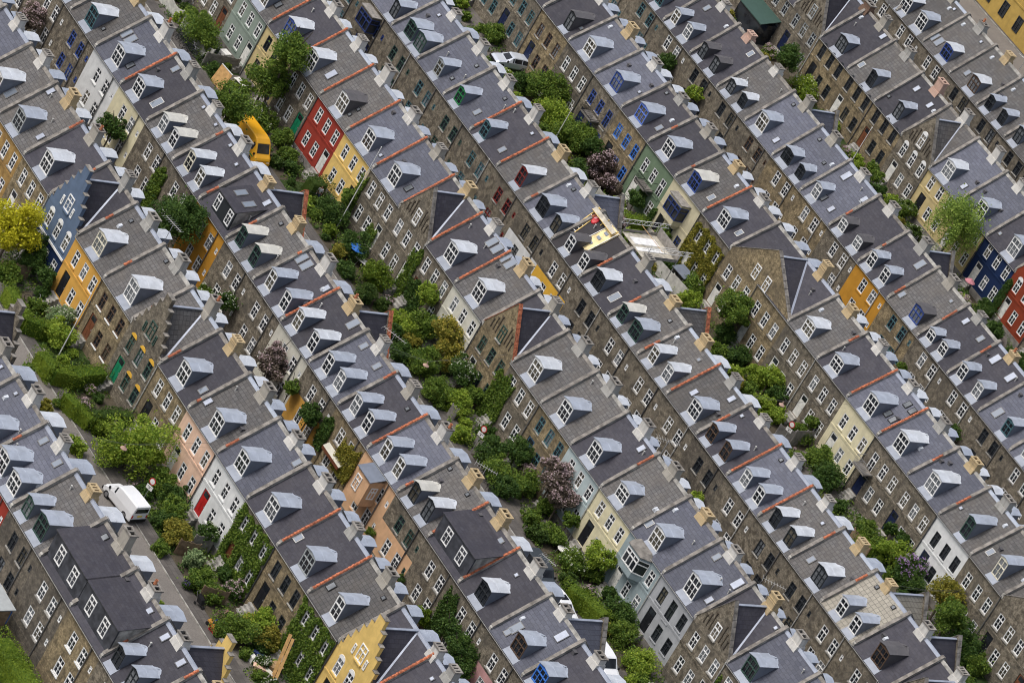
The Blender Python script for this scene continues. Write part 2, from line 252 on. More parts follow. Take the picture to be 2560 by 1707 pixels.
# ------------------------------------------------------------------ measured layout
ROWS = [(48.927, -24.538, 5.759, 4.17), (-0.324, 0.036, 5.738, 4.2), (-7.934, 16.854, 5.69, 4.121), (-11.127, 41.419, 5.682, 4.243), (-14.028, 57.947, 5.675, 3.992), (-21.788, 81.907, 5.665, 3.738), (-24.493, 100.63, 5.84, 4.55), (-26.678, 124.833, 5.816, 4.65), (-35.129, 142.109, 5.82, 4.6)]
CAM = (174.06, [[0.45445, -0.629496, 0.630246, 310.828155], [0.766869, -0.083486, -0.63635, -243.229787], [0.453197, 0.772506, 0.444801, 203.747216], [0, 0, 0, 1]])
EXPO = 0.2
CFG = [(0, -3, 'b', 'brick', 'P', ''),
 (0, -2, 'd', 'brick', 'P', 'rs'),
 (0, -1, 'b', 'brick', 'P', ''),
 (0, 0, 'b', 'brick', 'P', ''),
 (0, 1, 'b', 'red', 'G', ''),
 (0, 2, 'o', 'brick_dark', 'G', 'wc:k'),
 (0, 3, 'd', 'brick_dark', 'G', 'bx:k wc:w'),
 (0, 4, 'd', 'brick_yellow', 'P', 'bx:k sw'),
 (0, 5, 'd', 'brick', 'P', 'rs gw2:wall_yellow'),
 (0, 6, 'd', 'yellow', 'G', ''),
 (0, 7, 'd', 'brick', 'G', ''),
 (1, -3, 'b', 'brick', 'P', ''),
 (1, -2, 'b', 'brick', 'G', ''),
 (1, -1, 'b', 'brick', 'P', ''),
 (1, 0, 'o', 'brick', 'G', ''),
 (1, 1, 'o', 'brick_ochre', 'P', ''),
 (1, 2, 'd', 'brick_yellow', 'P', ''),
 (1, 3, 'd', 'steelblue', 'P', 'fs:11.25 dc:white gw:w arch low:navy wband'),
 (1, 4, 'o', 'orange', 'P', 'dc:black'),
 (1, 5, 'o', 'brick_yellow', 'P', 'wc:n sw dc:brown'),
 (1, 6, 'o', 'brick', 'P', 'fs:11.0 wc:g gw:g dc:green heads'),
 (1, 7, 'd', 'brick_yellow', 'P', 'dc:black'),
 (1, 8, 'o', 'pink', 'P', 'dc:white'),
 (1, 9, 'b', 'white', 'G', 'dc:red'),
 (1, 10, 'd', 'brick', 'O', 'ivy:95'),
 (1, 11, 'd', 'brick_yellow', 'O', 'wc:k dc:black'),
 (1, 12, 'o', 'brick', 'G', 'ivy:97'),
 (1, 13, 'd', 'yellow', 'O', 'fs:11.2 arch'),
 (1, 14, 'd', 'brick', 'G', ''),
 (1, 15, 'd', 'brick', 'G', ''),
 (2, -3, 'o', 'brick', 'G', ''),
 (2, -2, 'o', 'brick', 'G', ''),
 (2, -1, 'o', 'brick', 'G', 'wc:b'),
 (2, 0, 'b', 'white', 'O', ''),
 (2, 1, 'd', 'cream', 'G', ''),
 (2, 2, 'o', 'brick', 'P', ''),
 (2, 3, 'd', 'brick', 'P', ''),
 (2, 4, 'd', 'ochre', 'P', 'bx:n rg gc:orange_tile'),
 (2, 5, 'o', 'brick', 'P', ''),
 (2, 6, 'd', 'brick', 'O', ''),
 (2, 7, 'd', 'offwhite', 'G', 'rg gc:orange_tile'),
 (2, 8, 'b', 'brick', 'P', 'low:orange'),
 (2, 9, 'd', 'brick_yellow', 'O', 'awn'),
 (2, 10, 'b', 'peach', 'P', 'box noup:0'),
 (2, 11, 'o', 'brick', 'O', 'wu:g low:peach'),
 (2, 12, 'd', 'brick', 'O', 'bx:k wc:w'),
 (2, 13, 'd', 'brick', 'G', ''),
 (2, 14, 'b', 'brick', 'G', 'rg low:rose'),
 (2, 15, 'd', 'brick', 'G', ''),
 (2, 16, 'd', 'brick', 'G', ''),
 (3, -4, 'o', 'brick', 'G', 'door:R'),
 (3, -3, 'o', 'brick', 'O', 'door:R'),
 (3, -2, 'o', 'greygreen', 'O', 'door:R dc:white'),
 (3, -1, 'd', 'beige', 'O', 'door:R wc:k'),
 (3, 0, 'o', 'brick', 'O', 'door:R dc:green'),
 (3, 1, 'o', 'red', 'O', 'door:R dc:white'),
 (3, 2, 'b', 'yellow', 'O', 'door:R'),
 (3, 3, 'b', 'brick', 'O', 'door:R dc:white'),
 (3, 4, 'd', 'brick', 'O', 'fg:10.75 door:R dc:white'),
 (3, 5, 'd', 'brick', 'O', 'ivyp'),
 (3, 6, 'o', 'offwhite', 'G', ''),
 (3, 7, 'd', 'brick_yellow', 'G', 'fg:10.75 gc:orange_tile wc:g gw:g'),
 (3, 8, 'o', 'brick', 'G', 'dc:white'),
 (3, 9, 'o', 'brick_yellow', 'G', 'wc:t dc:bluemid'),
 (3, 10, 'd', 'paleblue', 'P', ''),
 (3, 11, 'o', 'cream', 'G', 'dc:black'),
 (3, 12, 'b', 'bluegrey', 'G', 'bay:L dc:white'),
 (3, 13, 'b', 'grey', 'G', 'wc:k tall:1 dc:black'),
 (3, 14, 'd', 'brick', 'G', 'fg:10.75 door:R dc:white'),
 (3, 15, 'b', 'brick', 'G', ''),
 (3, 16, 'b', 'brick', 'G', ''),
 (4, -4, 'b', 'brick', 'G', 'wc:g'),
 (4, -3, 'b', 'brick', 'G', 'wc:t'),
 (4, -2, 'b', 'brick', 'G', 'wc:d bay:F noup:0'),
 (4, -1, 'b', 'brick', 'G', 'wc:g'),
 (4, 0, 'b', 'brick', 'G', 'wc:t'),
 (4, 1, 'b', 'brick', 'O', 'wc:g'),
 (4, 2, 'd', 'brick', 'O', 'wc:t'),
 (4, 3, 'o', 'brick', 'P', 'wc:r'),
 (4, 4, 'b', 'brick', 'P', 'wc:k rg low:white'),
 (4, 5, 'x', 'brick', 'P', 'nobd low:sunny'),
 (4, 6, 'd', 'brick', 'P', 'wc:k'),
 (4, 7, 'o', 'brick', 'P', 'rg gc:orange_tile'),
 (4, 8, 'o', 'brick', 'O', ''),
 (4, 9, 'o', 'brick', 'P', ''),
 (4, 10, 'd', 'brick_dark', 'O', 'wc:k'),
 (4, 11, 'b', 'brick', 'O', ''),
 (4, 12, 'o', 'brick', 'P', 'wc:k'),
 (4, 13, 'o', 'brick', 'P', 'wc:k'),
 (4, 14, 'l', 'brick', 'G', 'rg'),
 (4, 15, 'd', 'brick', 'G', 'rg'),
 (4, 16, 'd', 'brick', 'G', 'fg:10.5'),
 (5, -3, 'd', 'brick', 'G', 'wc:t'),
 (5, -2, 'd', 'brick', 'G', 'wc:t'),
 (5, -1, 'd', 'brick_yellow', 'G', 'wc:n'),
 (5, 0, 'b', 'brick_dark', 'G', 'dc:brown'),
 (5, 1, 'b', 'brick', 'G', 'wc:b balc:.2 tall:2 dc:blue'),
 (5, 2, 'd', 'brick_yellow', 'P', 'wc:L'),
 (5, 3, 'd', 'green', 'P', 'balc:.3 tall:2 dc:white'),
 (5, 4, 'o', 'creamgrey', 'O', 'bay:F wc:d'),
 (5, 5, 'd', 'brick', 'G', 'ivy:93 dc:white'),
 (5, 6, 'd', 'brick_yellow', '-', 'fg:11.0 wide dc:white'),
 (5, 7, 'd', 'brick_yellow', 'G', 'nobd'),
 (5, 8, 'o', 'brick', 'P', 'dc:white'),
 (5, 9, 'd', 'brick', 'O', 'door:L dc:white'),
 (5, 10, 'b', 'cream', 'O', 'dc:white'),
 (5, 11, 'b', 'brick', 'P', 'balc:-1.6 tall:0 dc:blue'),
 (5, 12, 'b', 'brick', 'P', ''),
 (5, 13, 'o', 'white', 'G', 'wc:k'),
 (5, 14, 'o', 'brick', 'G', ''),
 (5, 15, 'o', 'brick', '-', 'fg:11.0 wide'),
 (5, 16, 'o', 'brick', 'G', ''),
 (6, -4, 'o', 'brick', 'G', 'wc:t'),
 (6, -3, 'd', 'brick', 'G', 'wc:t'),
 (6, -2, 'd', 'brick', 'G', 'wc:t'),
 (6, -1, 'd', 'brick', 'G', 'wc:w'),
 (6, 0, 'd', 'brick', 'G', 'wc:k'),
 (6, 1, 'o', 'brick', 'G', 'wc:k'),
 (6, 2, 'b', 'brick', 'G', 'wc:n rg'),
 (6, 3, 'b', 'brick_yellow', 'G', ''),
 (6, 4, 'b', 'brick_yellow', 'P', ''),
 (6, 5, 'd', 'brick', 'P', ''),
 (6, 6, 'd', 'ochre', 'P', 'rg'),
 (6, 7, 'o', 'brick_yellow', 'P', 'wc:t'),
 (6, 8, 'd', 'brick', 'P', ''),
 (6, 9, 'd', 'brick', 'G', ''),
 (6, 10, 'b', 'brick', 'P', 'wc:k'),
 (6, 11, 'b', 'brick', 'G', ''),
 (6, 12, 'd', 'brick', 'G', ''),
 (7, -4, 'd', 'brick', 'G', ''),
 (7, -3, 'd', 'brick', 'G', 'wc:y lean'),
 (7, -2, 'd', 'brick', 'G', 'fg:10.7 wc:y gw:y'),
 (7, -1, 'd', 'brick_yellow', 'G', 'wc:k arch'),
 (7, 0, 'o', 'brick_yellow', 'G', 'wc:k arch'),
 (7, 1, 'd', 'brick_yellow', 'G', 'wc:k arch'),
 (7, 2, 'o', 'brick', 'G', 'fg:10.5 arch'),
 (7, 3, 'b', 'beige', 'G', ''),
 (7, 4, 'b', 'beige', 'G', ''),
 (7, 5, 'd', 'navy', 'G', 'dc:white'),
 (7, 6, 'd', 'redbrown', 'G', 'fg:10.8 arch dc:white'),
 (7, 7, 'd', 'brick', 'G', ''),
 (8, -4, 'o', 'brick', 'G', ''),
 (8, -3, 'o', 'brick', 'G', ''),
 (8, -2, 'o', 'brick', 'G', ''),
 (8, -1, 'o', 'brick', 'G', ''),
 (8, 0, 'o', 'brick', 'G', 'wc:w'),
 (8, 1, 'o', 'brick', 'G', 'wc:k'),
 (8, 2, 'o', 'brick', 'G', 'wc:k'),
 (8, 3, 'o', 'brick', 'G', 'wc:k'),
 (8, 4, 'd', 'brick', 'G', 'wc:t'),
 (8, 5, 'd', 'brick', 'G', '')]
DATA = {(1, 0): {'d': [(-0.94, ('W', 'w', 'w'), 0.4)], 'c': (-0.25, 'w', 11.38), 's': [(1.3, -2.78, 'Lw')]},
 (1, 1): {'d': [(-1.29, ('W', 'y', 'z'), 0.32)], 'c': (-0.13, 'y', 11.51), 's': [(-2.32, -0.56, 'Mg'), (1.98, -2.7, 'Mg')]},
 (1, 2): {'d': [(-0.91, ('W', 'w', 'w'), 0.21)], 'c': (-0.64, 's', 11.48), 's': []},
 (2, -1): {'d': [(-0.96, ('W', 't', 'w'), 0.24)], 'c': (-0.01, 'y', 10.34), 's': [(1.37, -3.04, 'Sk')]},
 (2, 0): {'d': [(-0.67, ('W', 'w', 'z'), 0.18)], 'c': (-0.08, 'w', 11.73), 's': [(-1.98, -1.92, 'Ld'), (1.39, -2.94, 'Mk')]},
 (2, 1): {'d': [(-1.66, ('W', 'w', 'z'), 0.1)], 'c': (0.02, 'g', 11.45), 's': [(-1.26, -0.56, 'Mw'), (1.45, -2.88, 'Lc')]},
 (2, 2): {'d': [(-1.71, ('N', 'w', 'o'), 0.09), (0.51, ('N', 'w', 'o'), 0.12)], 'c': (-0.23, 'w', 10.97), 's': [(-1.09, -0.46, 'Sg'), (1.51, -0.46, 'Sg')]},
 (2, 3): {'d': [(-1.79, ('N', 'c', 'w'), 0.14), (0.47, ('N', 'w', 'w'), 0.1)], 'c': (-0.14, 'w', 11.44), 's': [(-1.1, -0.44, 'Sg'), (1.29, -0.83, 'Sg')]},
 (3, -2): {'d': [(-0.88, ('W', 'w', 'z'), 0.24)], 'c': None, 's': [(1.3, -2.83, 'Mk')]},
 (3, -1): {'d': [(-1.08, ('W', 'b', 'w'), 0.16)], 'c': (-0.25, 'w', 11.34), 's': []},
 (3, 0): {'d': [(-1.84, ('W', 'w', 'w'), 0.3)], 'c': (-0.4, 'w', 11.28), 's': [(1.28, -2.7, 'Lg')]},
 (3, 1): {'d': [(-0.84, ('W', 'w', 'd'), 0.28)], 'c': (-0.66, 'w', 11.84), 's': [(1.2, -2.59, 'Sk'), (1.23, -3.28, 'Sk')]},
 (3, 2): {'d': [(-0.84, ('W', 'w', 'z'), 0.22)], 'c': (-0.39, 'w', 11.32), 's': [(1.95, -3.19, 'Sg')]},
 (3, 3): {'d': [(-1.04, ('W', 'w', 'z'), 0.26)], 'c': (-0.6, 's', 11.2), 's': [(1.51, -2.97, 'Mk')]},
 (4, -2): {'d': [(1.03, ('N', 'k', 'z'), -0.06)], 'c': None, 's': []},
 (4, -1): {'d': [(-1.42, ('W', 'g', 'z'), -0.02), (0.63, ('W', 'g', 'z'), 0.09)], 'c': (-0.14, 'w', 10.93), 's': [(-1.12, -0.86, 'Sg')]},
 (4, 0): {'d': [(-0.68, ('N', 'y', 'z'), 0.02)], 'c': (-0.23, 'w', 11.26), 's': [(1.51, -0.91, 'Sk'), (1.52, -2.94, 'Sk')]},
 (4, 1): {'d': [(-1.82, ('N', 'G', 'z'), -0.03)], 'c': (-0.25, 'w', 11.18), 's': [(1.27, -2.95, 'Mw'), (1.33, -0.7, 'Sk')]},
 (4, 2): {'d': [(-2.1, ('N', 't', 'z'), 0.03)], 'c': (-0.46, 'w', 11.68), 's': [(1.38, -3.14, 'Mw'), (1.26, -0.65, 'Sg')]},
 (5, -1): {'d': [(0.46, ('N', 'k', 'd'), 0.18)], 'c': None, 's': [(2.11, -2.77, 'Sw')]},
 (5, 0): {'d': [(-0.98, ('W', 'w', 'z'), 0.12)], 'c': (-0.1, 'y', 11.4), 's': []},
 (5, 1): {'d': [(-0.82, ('W', 'b', 'z'), 0.05)], 'c': (-0.26, 'w', 11.02), 's': [(2.07, -2.24, 'Sg')]},
 (5, 2): {'d': [(-1.2, ('W', 'B', 'z'), -0.02)], 'c': (-0.23, 'g', 10.83), 's': [(1.88, -2.79, 'Mw'), (-1.88, -0.56, 'Sk')]},
 (5, 3): {'d': [(-1.22, ('W', 'w', 'z'), 0.05)], 'c': (-0.4, 's', 11.23), 's': []},
 (6, -2): {'d': [(-0.13, ('N', 't', 'z'), -0.26)], 'c': None, 's': []},
 (6, -1): {'d': [(-2.63, ('N', 'w', 'z'), -0.1), (-0.01, ('N', 'w', 'z'), -0.09)], 'c': (-0.41, 'w', 10.62), 's': [(-1.3, -1.05, 'Mw')]},
 (6, 0): {'d': [(-2.48, ('N', 'k', 'd'), -0.01), (0.0, ('N', 'k', 'd'), -0.02)], 'c': (-0.71, 'p', 10.73), 's': [(1.36, -0.69, 'Mc')]},
 (6, 1): {'d': [(-2.23, ('N', 'k', 'w'), -0.36), (0.21, ('N', 'k', 'w'), -0.36)], 'c': (-0.73, 'w', 10.94), 's': []},
 (6, 2): {'d': [(-1.9, ('W', 'w', 'z'), 0.2)], 'c': (-0.45, 's', 11.45), 's': [(-1.45, -0.6, 'Sk'), (1.5, -3.23, 'Mg')]},
 (4, 3): {'d': [(-0.28, ('N', 'r', 'w'), 0.19)], 'c': (-0.33, 'y', 11.18), 's': []},
 (7, -1): {'d': [(-0.95, ('W', 'k', 'z'), 0.08)], 'c': (0.12, 's', 11.49), 's': [(1.53, -0.48, 'Mg')]},
 (7, 0): {'d': [(-0.16, ('N', 'k', 'z'), 0.29)], 'c': None, 's': [(-2.35, -3.12, 'Mc')]},
 (7, 1): {'d': [(-0.28, ('N', 'k', 'z'), 0.26)], 'c': (0.2, 'p', 11.55), 's': [(-1.41, -1.09, 'Mg'), (1.45, -1.14, 'Mg'), (-2.44, -3.08, 'Sk')]},
 (7, 3): {'d': [(-1.72, ('W', 'w', 'w'), 0.17)], 'c': (0.45, 'w', 11.56), 's': [(1.61, -3.09, 'Mg')]},
 (8, -2): {'d': [(2.42, ('W', 'w', 'w'), 0.26)], 'c': None, 's': []},
 (8, -1): {'d': [(-0.05, ('W', 'w', 'z'), 0.14)], 'c': None, 's': [(1.19, -0.55, 'Sg')]},
 (8, 0): {'d': [(-0.28, ('W', 'b', 'w'), -0.11)], 'c': (-0.28, 'g', 11.14), 's': [(1.39, -0.65, 'Sg'), (-2.13, -3.17, 'Ld')]},
 (8, 1): {'d': [(-0.22, ('W', 'n', 'w'), -0.01)], 'c': (-0.44, 'y', 11.05), 's': [(-1.57, -3.08, 'Mw')]},
 (8, 2): {'d': [(-2.38, ('N', 'k', 'z'), 0.04), (0.24, ('N', 'k', 'z'), 0.07)], 'c': None, 's': []},
 (8, 3): {'d': [(-2.25, ('N', 'k', 'z'), 0.28)], 'c': None, 's': []},
 (6, 3): {'d': [(-2.31, ('W', 'k', 'z'), -0.23), (0.59, ('N', 'k', 'z'), -0.32)], 'c': (-0.55, 's', 11.1), 's': [(-1.52, -0.73, 'Sk'), (1.44, -1.57, 'Sk')]},
 (1, 4): {'d': [(-1.08, ('W', 'c', 'w'), 0.24)], 'c': (-0.08, 'g', 11.2), 's': [(-1.39, -0.83, 'Sk')]},
 (1, 5): {'d': [(-0.26, ('W', 'w', 'w'), 0.4)], 'c': (0.07, 'g', 11.36), 's': [(-1.15, -0.4, 'Sk')]},
 (2, 5): {'d': [(-2.25, ('N', 'g', 'o'), 0.15), (0.48, ('N', 'g', 'o'), 0.36)], 'c': (-0.2, 'y', 11.2), 's': [(-1.35, -0.63, 'Sk')]},
 (2, 6): {'d': [(-1.85, ('N', 'w', 'z'), 0.24), (1.07, ('N', 'w', 'z'), 0.21)], 'c': (-0.07, 'w', 11.55), 's': [(-1.84, -0.81, 'Ld'), (2.06, -0.64, 'Mg')]},
 (2, 7): {'d': [(-2.03, ('N', 'w', 'w'), 0.36), (0.97, ('N', 'w', 'w'), 0.2)], 'c': (-0.36, 'y', 11.15), 's': [(1.39, -0.49, 'Lw')]},
 (3, 5): {'d': [(-0.75, ('W', 'w', 'w'), 0.3)], 'c': (-0.62, 'w', 11.19), 's': [(1.23, -0.54, 'Ld')]},
 (3, 6): {'d': [(-0.84, ('W', 'w', 'w'), 0.2)], 'c': (-0.29, 'y', 11.27), 's': [(-2.11, -0.44, 'Ld')]},
 (4, 4): {'d': [(-1.67, ('W', 'k', 'z'), 0.07), (1.28, ('N', 'k', 'z'), 0.02)], 'c': (-0.35, 'w', 11.31), 's': [(-1.4, -0.7, 'Sk')]},
 (4, 5): {'d': [(-1.49, ('N', 'w', 'd'), 0.09), (1.22, ('N', 'w', 'd'), 0.02)], 'c': None, 's': []},
 (4, 6): {'d': [(-1.81, ('W', 'k', 'w'), -0.02)], 'c': (-0.43, 's', 11.44), 's': [(1.3, -3.03, 'Lc')]},
 (4, 7): {'d': [(-2.39, ('N', 'g', 'o'), 0.06), (-0.11, ('W', 'g', 'z'), 0.02)], 'c': (-0.52, 'y', 10.73), 's': [(1.16, -0.88, 'Sk')]},
 (5, 4): {'d': [(-1.48, ('W', 'b', 'o'), -0.06)], 'c': (-0.29, 'y', 11.03), 's': [(1.71, -2.94, 'Mc')]},
 (5, 5): {'d': [(-1.15, ('W', 'w', 'z'), 0.06)], 'c': (-0.68, 'w', 10.8), 's': [(1.67, -2.94, 'Mc')]},
 (6, 4): {'d': [(-1.95, ('N', 'w', 'z'), 0.09)], 'c': (-0.46, 'w', 10.93), 's': [(-1.48, -0.9, 'Lg'), (1.26, -3.27, 'Mg'), (-0.51, -3.18, 'Mk'), (2.31, -0.96, 'Mg')]},
 (6, 5): {'d': [(-2.37, ('N', 'w', 'd'), -0.36), (0.54, ('N', 'w', 'd'), -0.31)], 'c': (-0.58, 'w', 11.12), 's': []},
 (6, 6): {'d': [(-2.47, ('N', 'w', 'z'), -0.09), (0.06, ('N', 'w', 'z'), -0.02)], 'c': (-0.24, 'g', 11.39), 's': [(1.38, -0.84, 'Lw')]},
 (6, 7): {'d': [(0.17, ('W', 'b', 'd'), -0.1)], 'c': (-0.51, 's', 11.11), 's': [(-2.35, -3.18, 'Mw'), (1.42, -0.77, 'Sw')]},
 (6, 8): {'d': [(-2.42, ('N', 'w', 'z'), -0.4), (-0.23, ('N', 'w', 'z'), -0.18)], 'c': (-0.85, 'g', 10.83), 's': [(-1.37, -0.87, 'Mg'), (1.38, -0.84, 'Mw')]},
 (5, 8): {'d': [(-1.37, ('W', 'w', 'w'), -0.13)], 'c': (-0.39, 'y', 11.03), 's': []},
 (7, 4): {'d': [(-0.85, ('W', 'w', 'z'), 0.16)], 'c': None, 's': []},
 (7, 5): {'d': [(-0.11, ('W', 'w', 'z'), 0.4)], 'c': None, 's': [(-2.22, -3.3, 'Sw')]},
 (1, 7): {'d': [(-1.01, ('W', 'w', 'z'), 0.29)], 'c': (-0.55, 'y', 11.42), 's': [(2.0, -2.84, 'Mw')]},
 (1, 8): {'d': [(-0.23, ('W', 'w', 'z'), 0.26)], 'c': (-0.1, 's', 11.4), 's': [(-2.39, -2.97, 'Mg')]},
 (1, 9): {'d': [(-1.05, ('W', 'w', 'z'), 0.32)], 'c': (-0.03, 'w', 11.13), 's': [(2.1, -0.53, 'Mw')]},
 (0, 0): {'d': [(0.28, ('W', 'y', 'z'), 0.4)], 'c': (-0.08, 'w', 11.38), 's': [(-1.41, -0.58, 'Sg')]},
 (0, 1): {'d': [(-1.9, ('W', 'w', 'z'), 0.17), (0.56, ('W', 'w', 'z'), 0.09)], 'c': (-0.13, 'w', 11.25), 's': [(-1.44, -0.65, 'Mw'), (1.25, -0.65, 'Mw')]},
 (0, 2): {'d': [(-2.2, ('N', 'g', 'z'), 0.1), (0.06, ('W', 'g', 'z'), 0.28)], 'c': (-0.16, 'y', 11.02), 's': []},
 (2, 8): {'d': [(-1.77, ('N', 'w', 'z'), 0.16), (0.49, ('N', 'w', 'z'), 0.15)], 'c': (-0.5, 'w', 11.37), 's': [(-1.52, -0.72, 'Mw'), (1.15, -0.77, 'Mw')]},
 (2, 9): {'d': [(-1.98, ('N', 'w', 'z'), 0.23), (0.31, ('N', 'w', 'z'), 0.16)], 'c': (-0.28, 's', 11.33), 's': [(1.18, -0.71, 'Sk')]},
 (2, 10): {'d': [(-1.85, ('N', 'w', 'z'), 0.18), (0.51, ('N', 'w', 'z'), 0.2)], 'c': (-0.16, 'w', 11.5), 's': []},
 (2, 11): {'d': [(-2.09, ('N', 'k', 'o'), 0.09), (0.29, ('N', 'k', 'w'), 0.16)], 'c': (-0.07, 'y', 11.2), 's': [(-2.32, -0.65, 'Sk'), (0.95, -0.67, 'Sk')]},
 (1, 10): {'d': [(-1.08, ('W', 'w', 'z'), 0.25)], 'c': (-0.25, 'w', 11.17), 's': []},
 (3, 8): {'d': [(-1.09, ('W', 'w', 'w'), 0.35)], 'c': (-0.32, 'g', 11.37), 's': []},
 (3, 9): {'d': [(-1.11, ('W', 'w', 'z'), 0.33)], 'c': (-0.4, 'g', 11.34), 's': []},
 (3, 10): {'d': [(-1.18, ('W', 'w', 'z'), 0.29)], 'c': (-0.13, 'w', 11.49), 's': [(1.35, -0.65, 'Mg')]},
 (3, 11): {'d': [(-1.51, ('W', 'w', 'z'), -0.21)], 'c': (-0.33, 's', 11.2), 's': []},
 (4, 8): {'d': [(-2.03, ('N', 'w', 'w'), 0.07), (0.61, ('N', 'w', 'w'), 0.05)], 'c': (-0.3, 'y', 11.12), 's': [(1.11, -0.91, 'Sw')]},
 (4, 9): {'d': [(-0.11, ('W', 'w', 'z'), -0.04)], 'c': (-0.39, 'g', 11.09), 's': [(-1.46, -2.57, 'Mg'), (1.21, -0.74, 'Mg')]},
 (4, 10): {'d': [(-2.29, ('N', 'n', 'z'), 0.06), (0.24, ('N', 'n', 'z'), 0.07)], 'c': (-0.53, 'w', 10.82), 's': [(-2.21, -0.88, 'Sg')]},
 (4, 11): {'d': [(-1.69, ('N', 'w', 'z'), 0.05), (0.64, ('N', 'w', 'z'), 0.12)], 'c': (-0.34, 'w', 11.15), 's': [(-1.41, -0.56, 'Sk')]},
 (5, 9): {'d': [(-1.62, ('W', 'w', 'z'), -0.31)], 'c': (-0.48, 'w', 11.16), 's': []},
 (5, 10): {'d': [(-1.04, ('W', 'w', 'z'), 0.36)], 'c': (-0.36, 'w', 10.97), 's': [(1.25, -0.91, 'Mk'), (2.19, -0.93, 'Mk'), (1.19, -2.52, 'Mk'), (2.07, -2.51, 'Mk')]},
 (5, 11): {'d': [(-1.08, ('W', 'w', 'w'), 0.21)], 'c': (-0.26, 'g', 11.24), 's': []},
 (5, 12): {'d': [(-0.94, ('W', 'w', 'w'), 0.28)], 'c': (-0.23, 'y', 11.07), 's': []},
 (6, 9): {'d': [(-2.41, ('N', 'w', 'z'), 0.02), (0.43, ('N', 'w', 'z'), -0.04)], 'c': (-0.57, 'y', 10.88), 's': [(-1.42, -0.95, 'Lg'), (1.38, -0.92, 'Lg')]},
 (6, 10): {'d': [(0.19, ('N', 't', 'z'), 0.08)], 'c': None, 's': [(-1.57, -3.15, 'Lw')]},
 (4, 12): {'d': [(-1.93, ('N', 'k', 'w'), -0.02), (0.67, ('N', 'k', 'w'), -0.06)], 'c': (-0.44, 'w', 11.06), 's': [(1.22, -0.91, 'Sg')]},
 (0, 5): {'d': [(-2.27, ('N', 'k', 'z'), 0.01), (0.23, ('N', 'k', 'z'), 0.02)], 'c': (-0.5, 'w', 10.94), 's': [(-1.55, -0.6, 'Mg'), (1.32, -0.6, 'Mg')]},
 (1, 11): {'d': [(-0.25, ('W', 'y', 'z'), 0.22)], 'c': (-0.25, 'g', 10.97), 's': [(-2.43, -2.89, 'Mc')]},
 (1, 12): {'d': [(-0.19, ('N', 'w', 'z'), 0.4)], 'c': (-0.15, 's', 11.28), 's': [(-2.25, -2.84, 'Mk'), (1.27, -0.67, 'Sk')]},
 (2, 13): {'d': [(-1.14, ('W', 'k', 'w'), 0.1)], 'c': (-0.12, 'w', 11.31), 's': [(-0.63, -1.0, 'Sg')]},
 (2, 14): {'d': [(-0.39, ('W', 'n', 'z'), -0.1)], 'c': (-0.62, 'w', 10.93), 's': [(-1.62, -3.33, 'Mw'), (-1.59, -2.82, 'Lw'), (1.3, -0.85, 'Lg')]},
 (2, 15): {'d': [(-2.34, ('W', 'L', 'z'), 0.09)], 'c': (-0.54, 'w', 11.03), 's': []},
 (3, 12): {'d': [(-1.1, ('W', 'w', 'z'), 0.19)], 'c': (-0.19, 'y', 10.68), 's': [(-2.43, -3.06, 'Mc')]},
 (3, 13): {'d': [(-0.46, ('W', 'w', 'z'), 0.4)], 'c': (-0.81, 'w', 11.05), 's': [(-1.51, -0.84, 'Mw'), (1.99, -0.78, 'Lg'), (2.04, -2.82, 'Mg')]},
 (3, 15): {'d': [(-1.6, ('W', 'g', 'z'), 0.21)], 'c': (-1.09, 'w', 11.31), 's': []},
 (4, 13): {'d': [(-0.05, ('W', 'k', 'w'), -0.06)], 'c': (-0.22, 'y', 11.15), 's': [(-1.54, -3.02, 'Mw')]},
 (4, 14): {'d': [(-1.48, ('N', 'w', 'z'), 0.01), (0.83, ('N', 'w', 'z'), -0.03)], 'c': (-0.76, 'y', 10.95), 's': [(-1.31, -0.57, 'Sk'), (1.39, -0.52, 'Sk')]},
 (5, 13): {'d': [(-0.15, ('N', 'g', 'z'), 0.4)], 'c': (-0.28, 'g', 11.3), 's': [(-2.3, -2.59, 'Sg')]},
 (5, 14): {'d': [(-0.15, ('N', 'c', 'z'), 0.4)], 'c': None, 's': [(-2.06, -2.89, 'Mc')]},
 (1, -1): {'d': [], 'c': (-0.16, 'w', 11.18), 's': []},
 (7, 2): {'d': [], 'c': (-0.2, 'w', 11.56), 's': []},
 (7, -2): {'d': [], 'c': (2.76, 'n', 11.01), 's': []},
 (1, 3): {'d': [], 'c': (0.27, 'g', 11.56), 's': []},
 (1, 6): {'d': [], 'c': (0.4, 's', 11.87), 's': []},
 (2, 4): {'d': [], 'c': (-0.57, 'y', 10.98), 's': [(1.39, -0.62, 'Mg')]},
 (3, 4): {'d': [], 'c': (-0.33, 'y', 11.3), 's': []},
 (3, 7): {'d': [], 'c': (-0.32, 's', 11.38), 's': []},
 (5, 7): {'d': [], 'c': (-0.43, 'y', 12.36), 's': []},
 (0, -1): {'d': [], 'c': (-0.43, 's', 11.15), 's': [(1.12, -0.5, 'Sg')]},
 (0, 3): {'d': [], 'c': (0.12, 's', 11.97), 's': [(-1.41, -0.63, 'Mk')]},
 (0, 4): {'d': [], 'c': (-0.2, 'w', 11.02), 's': [(1.27, -0.66, 'Mg')]},
 (1, 13): {'d': [], 'c': (2.8, 'w', 11.1), 's': []},
 (2, 12): {'d': [], 'c': (-0.53, 'y', 11.34), 's': [(1.19, -0.73, 'Mw')]},
 (3, 14): {'d': [], 'c': (0.02, 'y', 11.59), 's': [(2.23, -0.48, 'Sg')]},
 (4, 15): {'d': [(-0.9, ('W', 'n', 'd'), 0.2)], 'c': (-0.42, 'w', 11.3), 's': []},
 (1, 14): {'d': [], 'c': None, 's': [(-0.97, -0.9, 'Sg')]}}
